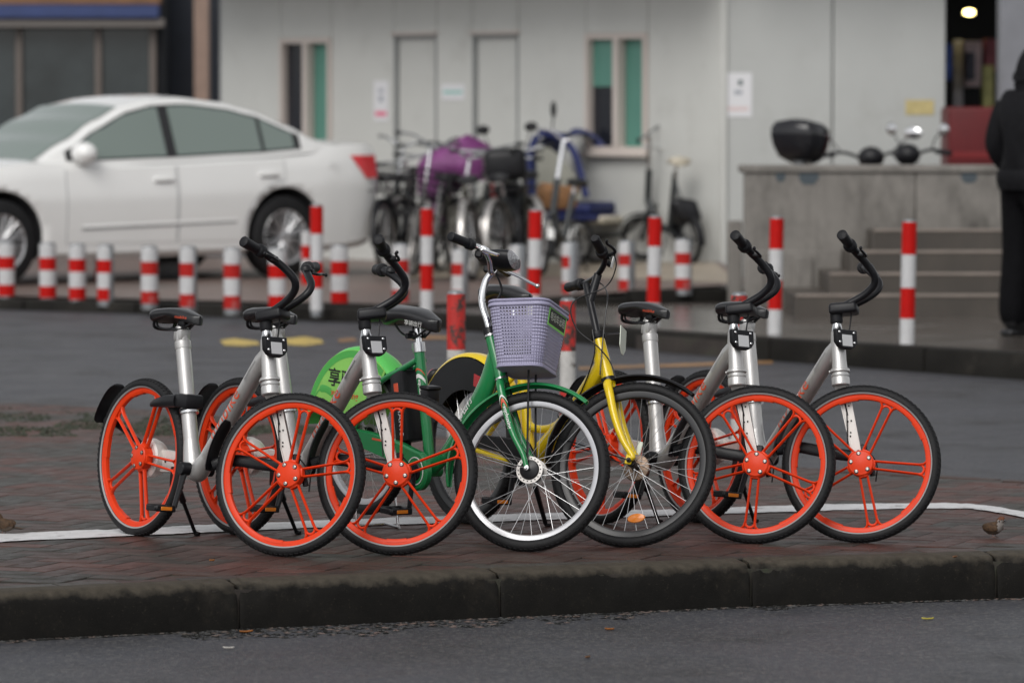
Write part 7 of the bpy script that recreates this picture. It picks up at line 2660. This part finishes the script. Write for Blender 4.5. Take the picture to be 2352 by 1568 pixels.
bg_bike('bicycle', (1235, 630), (1130, 620), ol_paint, 'olive bicycle with dark guards next to the chrome-stemmed one', bars='flat', guard=M['grey_fender'], bar_h=0.96, steer=-20)
_r, _S, _t = bg_bike('folding_bicycle', (1318, 624), (1224, 641), dk_paint, 'small-wheeled bicycle with a tall chrome stem and white front mudguard', r=0.185, rim=M['grey_label'], bars='chrome', guard=M['white_print'], bar_h=1.12, steer=24, low=True, seat_h=0.78, rack=False)
bg_bike('folding_bicycle', (1588, 606), (1448, 603), dk_paint, 'black folding bicycle with a pale saddle against the wall', r=0.20, rim=M['rim_black'], bars='flat', bar_h=1.10, steer=40, low=True, seat_m=M['cream'], seat_h=0.90, rack=False, guard=M['black_plastic'])
p = plat_pt(1582, 606)
bg_ = MB()
bg_.rbox((0, 0, 0), (0.24, 0.20, 0.20), 0.06, 3)
bg_.v = [tuple(Vector(v) * (1 + 0.35 * noise.noise(Vector(v) * 9))) for v in bg_.v]
tag(link('rear_bag', bg_.mesh('rear_bag', M['black_plastic'], 60), None, Tr((p.x - 0.02, p.y, p.z + 0.46))), 'lumpy black bag over the folding bicycle\'s rear wheel', 'bag')
# wicker load on the chrome-stemmed bicycle
p = plat_pt(1288, 618)
wb_ = MB()
wb_.rbox((0, 0, 0), (0.34, 0.24, 0.20), 0.05, 4)
wb_.v = [tuple(Vector(v) * (1 + 0.5 * noise.noise(Vector(v) * 9))) for v in wb_.v]
tag(link('wicker_bag', wb_.mesh('wicker_bag', M['wood_brown'], 60), None, Tr(at_y(1285, 452, p.y - 0.05))), 'brown wicker bag hung over the chrome-stemmed small bicycle', 'bag')
# purple rain cover draped over a parked scooter's bars
p = plat_pt(1060, 622)
cv = MB()
def cov(u, v):
    a = 2 * math.pi * v
    h = u
    rr = (0.06 + 0.17 * math.sin(min(1, h * 1.6) * math.pi / 2)) * (1 + 0.16 * math.sin(5 * a + 2) * h + 0.10 * noise.noise(Vector((math.cos(a) * 2, math.sin(a) * 2, h * 4))))
    z = 0.27 - 0.34 * h - 0.26 * max(0, h - 0.55) * (1.2 if math.cos(a - 3.0) > 0.2 else 0.15)
    return (rr * 1.65 * math.cos(a) + 0.05 * h, rr * 1.0 * math.sin(a), z + 0.05 * math.cos(a) * (1 - h))
cv.grid(cov, 14, 30)
cv._add([cov(0, j / 30) for j in range(30)], [tuple(range(30))])
tag(link('rain_cover', cv.mesh('rain_cover', M['purple'], 60), None, Tr(at_y(1048, 392, p.y - 0.1))), 'purple rain cover draped over handlebars among the parked bicycles', 'cover')
p2 = at_y(1010, 460, p.y - 0.15)
cv2 = MB()
cv2.grid(lambda u, v: (0.17 * (v - 0.5) * (1 + 0.3 * u) + 0.02 * math.sin(9 * v), 0.05 * math.sin(7 * v + 3 * u), 0.17 - 0.36 * u + 0.03 * math.sin(6 * v)), 8, 10)
sdm = link('cover_tail', cv2.mesh('cover_tail', M['purple'], 60), None, Tr(p2))
sdm.modifiers.new('thick', 'SOLIDIFY').thickness = 0.006
tag(sdm, 'purple cloth end hanging below the rain cover', 'cover')
# black scooter with a top case, seat towards us
def scooter(rear, front, label, body_m, seat_top=0.80, back=True):
    pr_, pf_ = plat_pt(*rear), plat_pt(*front)
    ang = math.atan2((pf_ - pr_).y, (pf_ - pr_).x)
    root = tag(empty('scooter', Tr(pr_) @ Matrix.Rotation(ang, 4, 'Z') @ Rt(-4, 'X')), label, 'scooter')
    L = 1.18
    for x in (0, L):
        b = MB()
        b.lathe([(0.14, -0.045), (0.19, -0.05), (0.215, -0.035), (0.225, 0), (0.215, 0.035), (0.19, 0.05), (0.14, 0.045)], 32, 'y', closed_prof=True)
        o = link('wheel', b.mesh('wheel', M['tyre']), root, Tr((x, 0, 0.225)))
        b = MB()
        b.lathe([(0.145, -0.04), (0.13, -0.02), (0.04, -0.015), (0.03, -0.05), (0.03, 0.05), (0.04, 0.015), (0.13, 0.02), (0.145, 0.04)], 24, 'y')
        link('rim', b.mesh('rim', M['post_steel']), o)
    b = MB()
    b.tube(catmull([(-0.22, 0, 0.58), (0.05, 0, 0.56), (0.30, 0, 0.50), (0.45, 0, 0.32), (0.75, 0, 0.27), (0.95, 0, 0.36), (1.02, 0, 0.62), (0.96, 0, 0.88)], 5), [0.09, 0.12, 0.13, 0.10, 0.09, 0.11, 0.10, 0.06], n=14, flat=1.25, ref=(0, 0, 1))
    link('body', b.mesh('body', body_m, 50), root)
    b = MB()
    b.rbox((0.12, 0, seat_top - 0.06), (0.58, 0.24, 0.11), 0.05, 3)
    link('seat', b.mesh('seat', M['saddle']), root)
    b = MB()
    b.tube(catmull([(0.93, 0.30, 1.02), (0.95, 0.16, 1.03), (0.98, 0, 0.98), (0.95, -0.16, 1.03), (0.93, -0.30, 1.02)], 5), 0.013, n=8)
    b.tube([(1.0, 0, 0.80), (0.97, 0, 1.0)], 0.03, n=10)
    hb__ = link('handlebar', b.mesh('handlebar', M['black_paint']), root)
    for s in (-1, 1):
        b = MB()
        b.tube(catmull([(0.95, s * 0.15, 1.03), (0.98, s * 0.18, 1.14), (0.96, s * 0.20, 1.20)], 4), 0.005, n=6)
        b.sphere((0.955, s * 0.21, 1.235), (0.015, 0.060, 0.042), 12, 8)
        link('mirror', b.mesh('mirror', M['black_plastic']), hb__)
    if back:
        b = MB()
        b.rbox((-0.20, 0, seat_top + 0.16), (0.26, 0.36, 0.27), 0.07, 3)
        link('top_case', b.mesh('top_case', M['black_plastic']), root)
    return root
scooter((1180, 630), (1192, 613), 'black scooter with a tall dark backrest box before the second door', dk_paint, 0.78)
# three-wheeler with a blue canopy seat
p = plat_pt(1345, 608)
tri = tag(empty('tricycle', Tr((p.x, p.y, p.z)) @ Rt(-28, 'Z')), 'three-wheeler with a dark blue canopy seat beneath the green window', 'tricycle')
def tp(name, b, m, angle=40, parent=None):
    return link(name, b.mesh(name, m, angle) if isinstance(b, MB) else b, parent or tri)
wm, ws = bg_wheel(0.22, M['grey_fender'])
for x, y in ((0, 0.26), (0, -0.26), (0.95, 0)):
    o = link('wheel', wm, tri, Tr((x, y, 0.22)))
    for sn, sm_, sM in ws:
        link(sn, sm_, o, sM)
b = MB()
b.tube([(0, -0.26, 0.22), (0, 0.26, 0.22)], 0.014, n=8)
b.tube([(0, 0, 0.24), (0.40, 0, 0.28), (0.80, 0, 0.60), (0.78, 0, 0.80)], 0.02, n=8)
for s in (-1, 1):
    b.tube([(0.80, 0, 0.60), (0.93, s * 0.05, 0.36), (0.95, s * 0.05, 0.22)], 0.011, n=8)
tp('frame', b, dk_paint)
b = MB()
b.tube([(0.78, 0, 0.80), (0.74, 0, 1.02)], 0.014, n=8)
b.tube([(0.70, -0.26, 1.04), (0.75, 0, 1.02), (0.70, 0.26, 1.04)], 0.012, n=8)
tp('handlebar', b, M['steel'])
b = MB()
b.rbox((-0.05, 0, 0.50), (0.46, 0.56, 0.10), 0.03, 2)
b.rbox((-0.02, 0, 0.42), (0.50, 0.60, 0.05), 0.01, 1)
tp('seat_base', b, M['blue'])
b = MB()
b.rbox((-0.30, 0, 0.80), (0.10, 0.56, 0.56), 0.04, 2, T=Rt(-8, 'Y'))
tp('backrest', b, M['blue'])
b = MB()
def canf(u, v):
    a = math.pi * (0.10 + 0.62 * u)
    return (-0.34 + 0.50 * math.sin(a) * (1 - 0.3 * u) - 0.05, -0.31 + 0.62 * v, 0.62 + 0.60 * math.sin(a * 0.5 + 0.2) - 0.05 * abs(v - 0.5))
for s in (-1, 1):
    b.tube(catmull([(-0.36, s * 0.30, 0.55), (-0.40, s * 0.30, 0.95), (-0.26, s * 0.30, 1.16), (0.02, s * 0.30, 1.02), (0.16, s * 0.30, 0.60)], 6), 0.034, n=8, flat=0.4, ref=(1, 0, 1))
b.grid(lambda u, v: (-0.40 + 0.30 * u, -0.30 + 0.60 * v, 0.98 + 0.18 * math.sin(u * math.pi * 0.62)), 8, 4)
tp('canopy', b, M['blue'], 60)
b = MB()
b.grid(lambda u, v: (-0.33 + 0.46 * u, -0.300, 0.58 + (0.48 - 0.40 * u * u) * v), 6, 4)
tp('side_window', b, mat('cloudy plastic', (0.30, 0.30, 0.26), 0.3))
b = MB()
b.rbox((0.16, 0, 0.40), (0.22, 0.40, 0.07), 0.02, 1)
tp('footboard', b, M['cream'])
b = MB()
b.tube(catmull([(-0.36, 0.05, 1.10), (-0.36, 0.06, 1.22), (-0.35, 0.06, 1.30)], 4), 0.008, n=6)
b.sphere((-0.35, 0.06, 1.36), (0.020, 0.045, 0.075), 12, 8)
tp('mirror', b, M['trim_black'])

# ================================================================== BEHIND THE PARAPET
MBY = 36.6
def moto(x, y, z, ang, label, box):
    root = tag(empty('motorcycle', Tr((x, y, z)) @ Rt(ang, 'Z')), label, 'motorcycle')
    for xx in (0, 1.25):
        b = MB()
        b.lathe([(0.20, -0.045), (0.27, -0.05), (0.30, 0), (0.27, 0.05), (0.20, 0.045)], 28, 'y', closed_prof=True)
        link('wheel', b.mesh('wheel', M['tyre']), root, Tr((xx, 0, 0.30)))
    b = MB()
    b.tube(catmull([(-0.15, 0, 0.72), (0.25, 0, 0.62), (0.70, 0, 0.72), (1.0, 0, 0.85), (1.08, 0, 0.98)], 6), [0.07, 0.13, 0.15, 0.11, 0.05], n=14)
    b.tube([(1.05, 0, 0.95), (1.25, 0, 0.30)], 0.03, n=8)
    link('body', b.mesh('body', M['trim_black'], 50), root)
    b = MB()
    b.rbox((0.18, 0, 0.79), (0.62, 0.26, 0.09), 0.04, 2)
    link('seat', b.mesh('seat', M['saddle']), root)
    b = MB()
    b.tube(catmull([(0.90, 0.36, 1.04), (0.98, 0.20, 1.06), (1.05, 0, 1.0), (0.98, -0.20, 1.06), (0.90, -0.36, 1.04)], 6), 0.013, n=8)
    for s in (-1, 1):
        b.tube([(0.95, s * 0.26, 1.05), (0.89, s * 0.38, 1.035)], 0.022, n=10)
    b.sphere((1.06, 0, 1.02), (0.10, 0.11, 0.09), 14, 10)
    ho = link('handlebar', b.mesh('handlebar', M['black_plastic']), root)
    for s in (-1, 1):
        b = MB()
        b.tube(catmull([(0.97, s * 0.22, 1.06), (0.99, s * 0.30, 1.14), (0.98, s * 0.36, 1.19)], 4), 0.006, n=6)
        b.cur = 1
        b.sphere((0.975, s * 0.41, 1.220), (0.020, 0.080, 0.050), 14, 8)
        link('mirror', b.mesh('mirror', [M['black_paint'], M['chrome']]), ho)
    if box:
        b = MB()
        def bxf(u, v):
            a = 2 * math.pi * v
            rr = [0.10, 0.15, 0.19, 0.205, 0.20, 0.17, 0.10][int(round(u * 6))]
            zz = [1.00, 1.03, 1.12, 1.20, 1.26, 1.30, 1.315][int(round(u * 6))]
            k = 1 / max(abs(math.cos(a)), abs(math.sin(a))) ** 0.55
            return (-0.20 + rr * 0.92 * math.cos(a) * k, rr * math.sin(a) * k, zz - 0.02 * math.cos(a))
        b.grid(bxf, 6, 32)
        b._add([bxf(0, j / 32) for j in range(32)], [tuple(range(32))])
        b._add([bxf(1, j / 32) for j in range(32)], [tuple(range(32))])
        link('top_case', b.mesh('top_case', mat('glossy black case', (0.012, 0.012, 0.015), 0.15), 50), root)
        b = MB()
        b.tube([(-0.20, 0, 0.78), (-0.20, 0, 1.02)], 0.05, n=10)
        link('rack', b.mesh('rack', M['post_steel']), root)
    return root
q = at_y(1856, 370, MBY)
moto(q.x + 0.02, MBY - 0.15, q.z - 1.005, 60, 'motorcycle with a glossy black top case showing over the parapet', True)
q = at_y(2110, 345, MBY)
moto(q.x + 0.90, MBY + 0.75, q.z - 1.06, 205, 'dark motorcycle whose bars and shiny mirror show over the parapet', False)
a, c = at_y(2176, 246, 38.2), at_y(2290, 400, 38.2)
b = MB()
b.rbox((0, 0, 0), (c.x - a.x + 0.35, 0.7, 1.1), 0.03, 2)
rbx = tag(link('cargo_box', b.mesh('cargo_box', M['red_box']), None, Tr(((a.x + c.x) / 2 + 0.18, 38.5, a.z - 0.55))), 'red metal cargo box behind the parapet next to the person', 'box')
b = MB()
b.rbox((0, -0.352, 0.16), (c.x - a.x + 0.30, 0.006, 0.05), 0.002, 1)
link('trim_strip', b.mesh('trim_strip', mat('darker red trim', (0.18, 0.01, 0.012), 0.4)), rbx)

# ================================================================== PERSON
pp_ = at_z(2362, 772, Z_WALK)
PM = Tr((pp_.x, pp_.y, Z_WALK)) @ Rt(38, 'Z') @ Matrix.Scale(1.06, 4)
def skin_figure(verts, edges, radii, root_i, mats, zone, sub=2):
    me = bpy.data.meshes.new('body_source')
    me.from_pydata(verts, edges, [])
    o = bpy.data.objects.new('body_source', me)
    C.objects.link(o)
    o.modifiers.new('skin', 'SKIN')
    for i, r_ in enumerate(radii):
        sv = me.skin_vertices[0].data[i]
        sv.radius = r_ if isinstance(r_, tuple) else (r_, r_)
        sv.use_root = (i == root_i)
    s_ = o.modifiers.new('sub', 'SUBSURF')
    s_.levels = sub
    s_.render_levels = sub
    dg_ = bpy.context.evaluated_depsgraph_get()
    nm = bpy.data.meshes.new_from_object(o.evaluated_get(dg_))
    bpy.data.objects.remove(o)
    nm.materials.clear()
    for m_ in mats: nm.materials.append(m_)
    for p_ in nm.polygons:
        p_.use_smooth = True
        p_.material_index = zone(p_.center)
    return nm
# x forward, y left, z up; weight on both feet, hands in jacket pockets, head turned a little
V_ = [(0, 0, 0.96), (0.0, 0, 1.10), (0.01, 0, 1.27), (0.0, 0, 1.42), (0.01, 0, 1.50), (0.03, 0, 1.58), (0.045, 0, 1.68), (0.04, 0, 1.75),       # pelvis .. head 0-7
      (0.0, 0.10, 0.90), (0.02, 0.11, 0.52), (-0.02, 0.12, 0.10), (0.05, 0.12, 0.045), (0.16, 0.13, 0.035),                              # left leg 8-12
      (0.0, -0.10, 0.90), (0.05, -0.11, 0.52), (0.01, -0.13, 0.10), (0.08, -0.14, 0.045), (0.19, -0.15, 0.035),                         # right leg 13-17
      (0.0, 0.19, 1.43), (-0.05, 0.26, 1.16), (0.10, 0.22, 0.98), (0.15, 0.16, 0.97),                                                    # left arm 18-21
      (0.0, -0.19, 1.43), (-0.05, -0.26, 1.16), (0.10, -0.22, 0.98), (0.15, -0.16, 0.97)]                                                # right arm 22-25
E_ = [(0, 1), (1, 2), (2, 3), (3, 4), (4, 5), (5, 6), (6, 7), (0, 8), (8, 9), (9, 10), (10, 11), (11, 12), (0, 13), (13, 14), (14, 15), (15, 16), (16, 17),
      (3, 18), (18, 19), (19, 20), (20, 21), (3, 22), (22, 23), (23, 24), (24, 25)]
Rr = [(0.17, 0.14), (0.18, 0.14), (0.20, 0.15), (0.19, 0.13), (0.085, 0.085), (0.075, 0.085), (0.088, 0.105), (0.06, 0.075),
      0.120, 0.105, 0.100, 0.055, 0.040, 0.120, 0.105, 0.100, 0.055, 0.040, 0.095, 0.080, 0.062, 0.045, 0.095, 0.080, 0.062, 0.045]
def zone(c):
    if c.z < 0.075: return 2
    if c.z < 0.94 and abs(c.y) < 0.30 and not (c.x > 0.12 and c.z > 0.9): return 0
    if c.z < 1.535: return 1
    return 3
pm = skin_figure(V_, E_, Rr, 0, [M['trousers'], M['jacket'], M['trim_black'], M['skin']], zone)
person = tag(link('person', pm, None, PM), 'person in black jacket, dark trousers and black cap by the steps', 'person')
b = MB()
def capf(u, v):
    a = 2 * math.pi * v
    ph = math.pi / 2 * u
    return (0.035 + 0.125 * math.sin(ph) * math.cos(a) * (1 + 0.02 * math.sin(3 * a)), 0.105 * math.sin(ph) * math.sin(a), 1.650 + 0.145 * math.cos(ph) - 0.085 * max(0, -math.cos(a)) * u)
b.grid(capf, 10, 28)
b.tube([Vector(capf(1.0, j / 40)) for j in range(40)], 0.016, n=8, closed=True)
link('cap', b.mesh('cap', M['jacket'], 60), person)
b = MB()                                            # face: nose, ears, collar
b.tube(catmull([(0.125, 0, 1.665), (0.150, 0, 1.635), (0.130, 0, 1.622)], 4), [0.010, 0.016], n=8)
link('nose', b.mesh('nose', M['skin']), person)
for s in (-1, 1):
    b = MB()
    b.sphere((0.04, s * 0.100, 1.645), (0.022, 0.010, 0.032), 10, 8)
    link('ear', b.mesh('ear', M['skin']), person)
    b = MB()
    b.sphere((0.125, s * 0.034, 1.668), (0.010, 0.013, 0.008), 8, 6)
    link('eye', b.mesh('eye', M['trim_black']), person)
b = MB()
b.tube([(0.112, 0.028, 1.590), (0.128, 0, 1.592), (0.112, -0.028, 1.590)], 0.006, n=6)
link('mouth', b.mesh('mouth', mat('lips', (0.30, 0.12, 0.10), 0.5)), person)
b = MB()
b.lathe([(0.105, 1.44), (0.100, 1.50), (0.108, 1.55), (0.098, 1.555), (0.090, 1.50)], 28, 'z')
link('collar', b.mesh('collar', M['jacket'], 50), person, Tr((0.012, 0, 0)))
b = MB()
b.lathe([(0.205, 0.90), (0.222, 0.95), (0.222, 1.00), (0.205, 1.02)], 28, 'z')
b.v = [(v[0] * 0.82, v[1], v[2]) for v in b.v]
link('jacket_hem', b.mesh('jacket_hem', M['jacket'], 50), person)
for s, f0 in ((1, 0.04), (-1, 0.07)):
    b = MB()
    b.rbox((f0 + 0.03, s * 0.13, 0.020), (0.29, 0.105, 0.040), 0.018, 2)
    b.sphere((f0 + 0.06, s * 0.13, 0.050), (0.125, 0.050, 0.055), 14, 10)
    link('shoe', b.mesh('shoe', M['trim_black'], 50), person)

# ================================================================== SPARROWS AND LEAVES
br_back = mat('sparrow brown', (0.060, 0.032, 0.014), 0.8, var=0.6, scale=90)
br_belly = mat('sparrow buff', (0.085, 0.062, 0.045), 0.8, var=0.2, scale=60)
br_cap = mat('sparrow cap', (0.12, 0.040, 0.016), 0.8)
br_white = mat('sparrow cheek', (0.22, 0.20, 0.185), 0.8)
def sparrow(pos, ang, label):
    root = tag(empty('sparrow', Tr(pos) @ Rt(ang, 'Z')), label, 'bird', 'sparrows on the brick pavement')
    b = MB()
    spine = [(-0.046, 0.030, 0.008), (-0.036, 0.034, 0.017), (-0.020, 0.036, 0.024), (-0.002, 0.037, 0.0265), (0.014, 0.043, 0.0245), (0.024, 0.054, 0.0195), (0.029, 0.064, 0.0175), (0.035, 0.070, 0.0165), (0.042, 0.072, 0.0135), (0.048, 0.071, 0.006)]
    P = catmull([(x, 0, z) for x, z, r_ in spine], 3)
    rr = []
    for i in range(len(spine) - 1):
        for k in range(3):
            rr.append(spine[i][2] + (spine[i + 1][2] - spine[i][2]) * k / 3)
    rr.append(spine[-1][2])
    b.tube(P, rr, n=16, ref=(0, 1, 0))
    me = b.mesh('body', [br_back, br_belly, br_cap, br_white], 70)
    for p_ in me.polygons:
        c = p_.center
        if c.x > 0.026:
            p_.material_index = 2 if c.z > 0.072 else 3
        else:
            p_.material_index = 1 if c.z < 0.034 + 0.3 * max(0, c.x) else 0
    link('body', me, root)
    b = MB()
    b.tube([(0.046, 0, 0.071), (0.056, 0, 0.069), (0.062, 0, 0.068)], [0.0058, 0.0035, 0.0008], n=8)
    link('beak', b.mesh('beak', M['trim_black']), root)
    b = MB()
    b.grid(lambda u, v: (-0.040 - 0.052 * u, (v - 0.5) * (0.016 + 0.012 * u), 0.032 - 0.006 * u + 0.001), 4, 3)
    b.grid(lambda u, v: (-0.040 - 0.052 * u, (v - 0.5) * (0.016 + 0.012 * u), 0.028 - 0.006 * u), 4, 3)
    link('tail', b.mesh('tail', br_back), root)
    for s in (-1, 1):
        b = MB()
        b.sphere((-0.010, s * 0.0225, 0.040), (0.036, 0.0065, 0.017), 14, 10, T=Tr((0, 0, 0)) @ Rt(6, 'Y'))
        link('wing', b.mesh('wing', br_back, 70), root)
        b = MB()
        b.sphere((0.0415, s * 0.0125, 0.074), 0.0024, 8, 6)
        link('eye', b.mesh('eye', M['trim_black']), root)
        b = MB()
        b.sphere((0.034, s * 0.0155, 0.067), (0.004, 0.0025, 0.0035), 8, 6)
        link('cheek_spot', b.mesh('cheek_spot', M['trim_black']), root)
        b = MB()
        b.tube([(0.0, s * 0.010, 0.016), (0.003, s * 0.011, 0.003)], 0.0014, n=6)
        for q in (-25, 0, 25, 180):
            b.tube([(0.003, s * 0.011, 0.0025), (0.003 + 0.011 * math.cos(R(q)), s * 0.011 + 0.011 * math.sin(R(q)), 0.0015)], 0.0010, n=5)
        link('leg', b.mesh('leg', mat('bird leg', (0.20, 0.11, 0.09), 0.6)), root)
sparrow(at_z(2283, 1234, 0.001), -38, 'small brown sparrow on the bricks to the right of the bicycles')
sparrow(at_z(10, 1226, 0.001), 150, 'small brown sparrow at the left edge beside the white line')
def leaf(pos, ang, L, W, m, label):
    b = MB()
    b.grid(lambda u, v: ((u - 0.5) * L, (v - 0.5) * W * math.sin(math.pi * (0.06 + 0.9 * u)), 0.003 + 0.012 * (u - 0.5) ** 2 * 4 * L * 6 + 0.006 * (abs(v - 0.5) * 2) ** 2), 8, 4)
    o = tag(link('fallen_leaf', b.mesh('fallen_leaf', m, 60), None, Tr(pos) @ Rt(ang, 'Z')), label, 'leaf', 'fallen leaves')
    o.modifiers.new('thick', 'SOLIDIFY').thickness = 0.0008
lf_o, lf_y, lf_b, lf_p = mat('orange leaf', (0.28, 0.10, 0.02), 0.6), mat('yellow leaf', (0.42, 0.36, 0.06), 0.6), mat('brown leaf', (0.13, 0.06, 0.025), 0.7), mat('pale scrap', (0.45, 0.43, 0.40), 0.6)
leaf(at_z(566, 1454, Z_NEAR), 20, 0.050, 0.030, lf_o, 'curled orange leaf in the gutter near the left kerb joint')
leaf(at_z(1400, 1448, Z_NEAR), -10, 0.034, 0.022, lf_o, 'small tan leaf on the asphalt below the green wheel')
leaf(at_z(2131, 1424, Z_NEAR), 5, 0.046, 0.012, lf_y, 'thin yellow leaf on the asphalt at the right')
leaf(at_z(525, 1491, Z_NEAR), 0, 0.040, 0.012, lf_p, 'pale scrap lying on the asphalt at the left')
leaf(at_z(2193, 1282, 0.004), 60, 0.030, 0.020, lf_b, 'brown leaf on the kerb top near the right sparrow')
leaf(at_z(1350, 1512, Z_NEAR), 40, 0.022, 0.014, lf_b, 'brown fleck on the asphalt below the middle of the kerb')
leaf(at_z(870, 1247, 0.004), 30, 0.055, 0.035, lf_b, 'brown leaf on the bricks inside the second orange front wheel')
leaf(at_z(487, 1290, 0.004), 10, 0.020, 0.014, lf_o, 'tiny orange leaf on the bricks near the left silver bicycle')
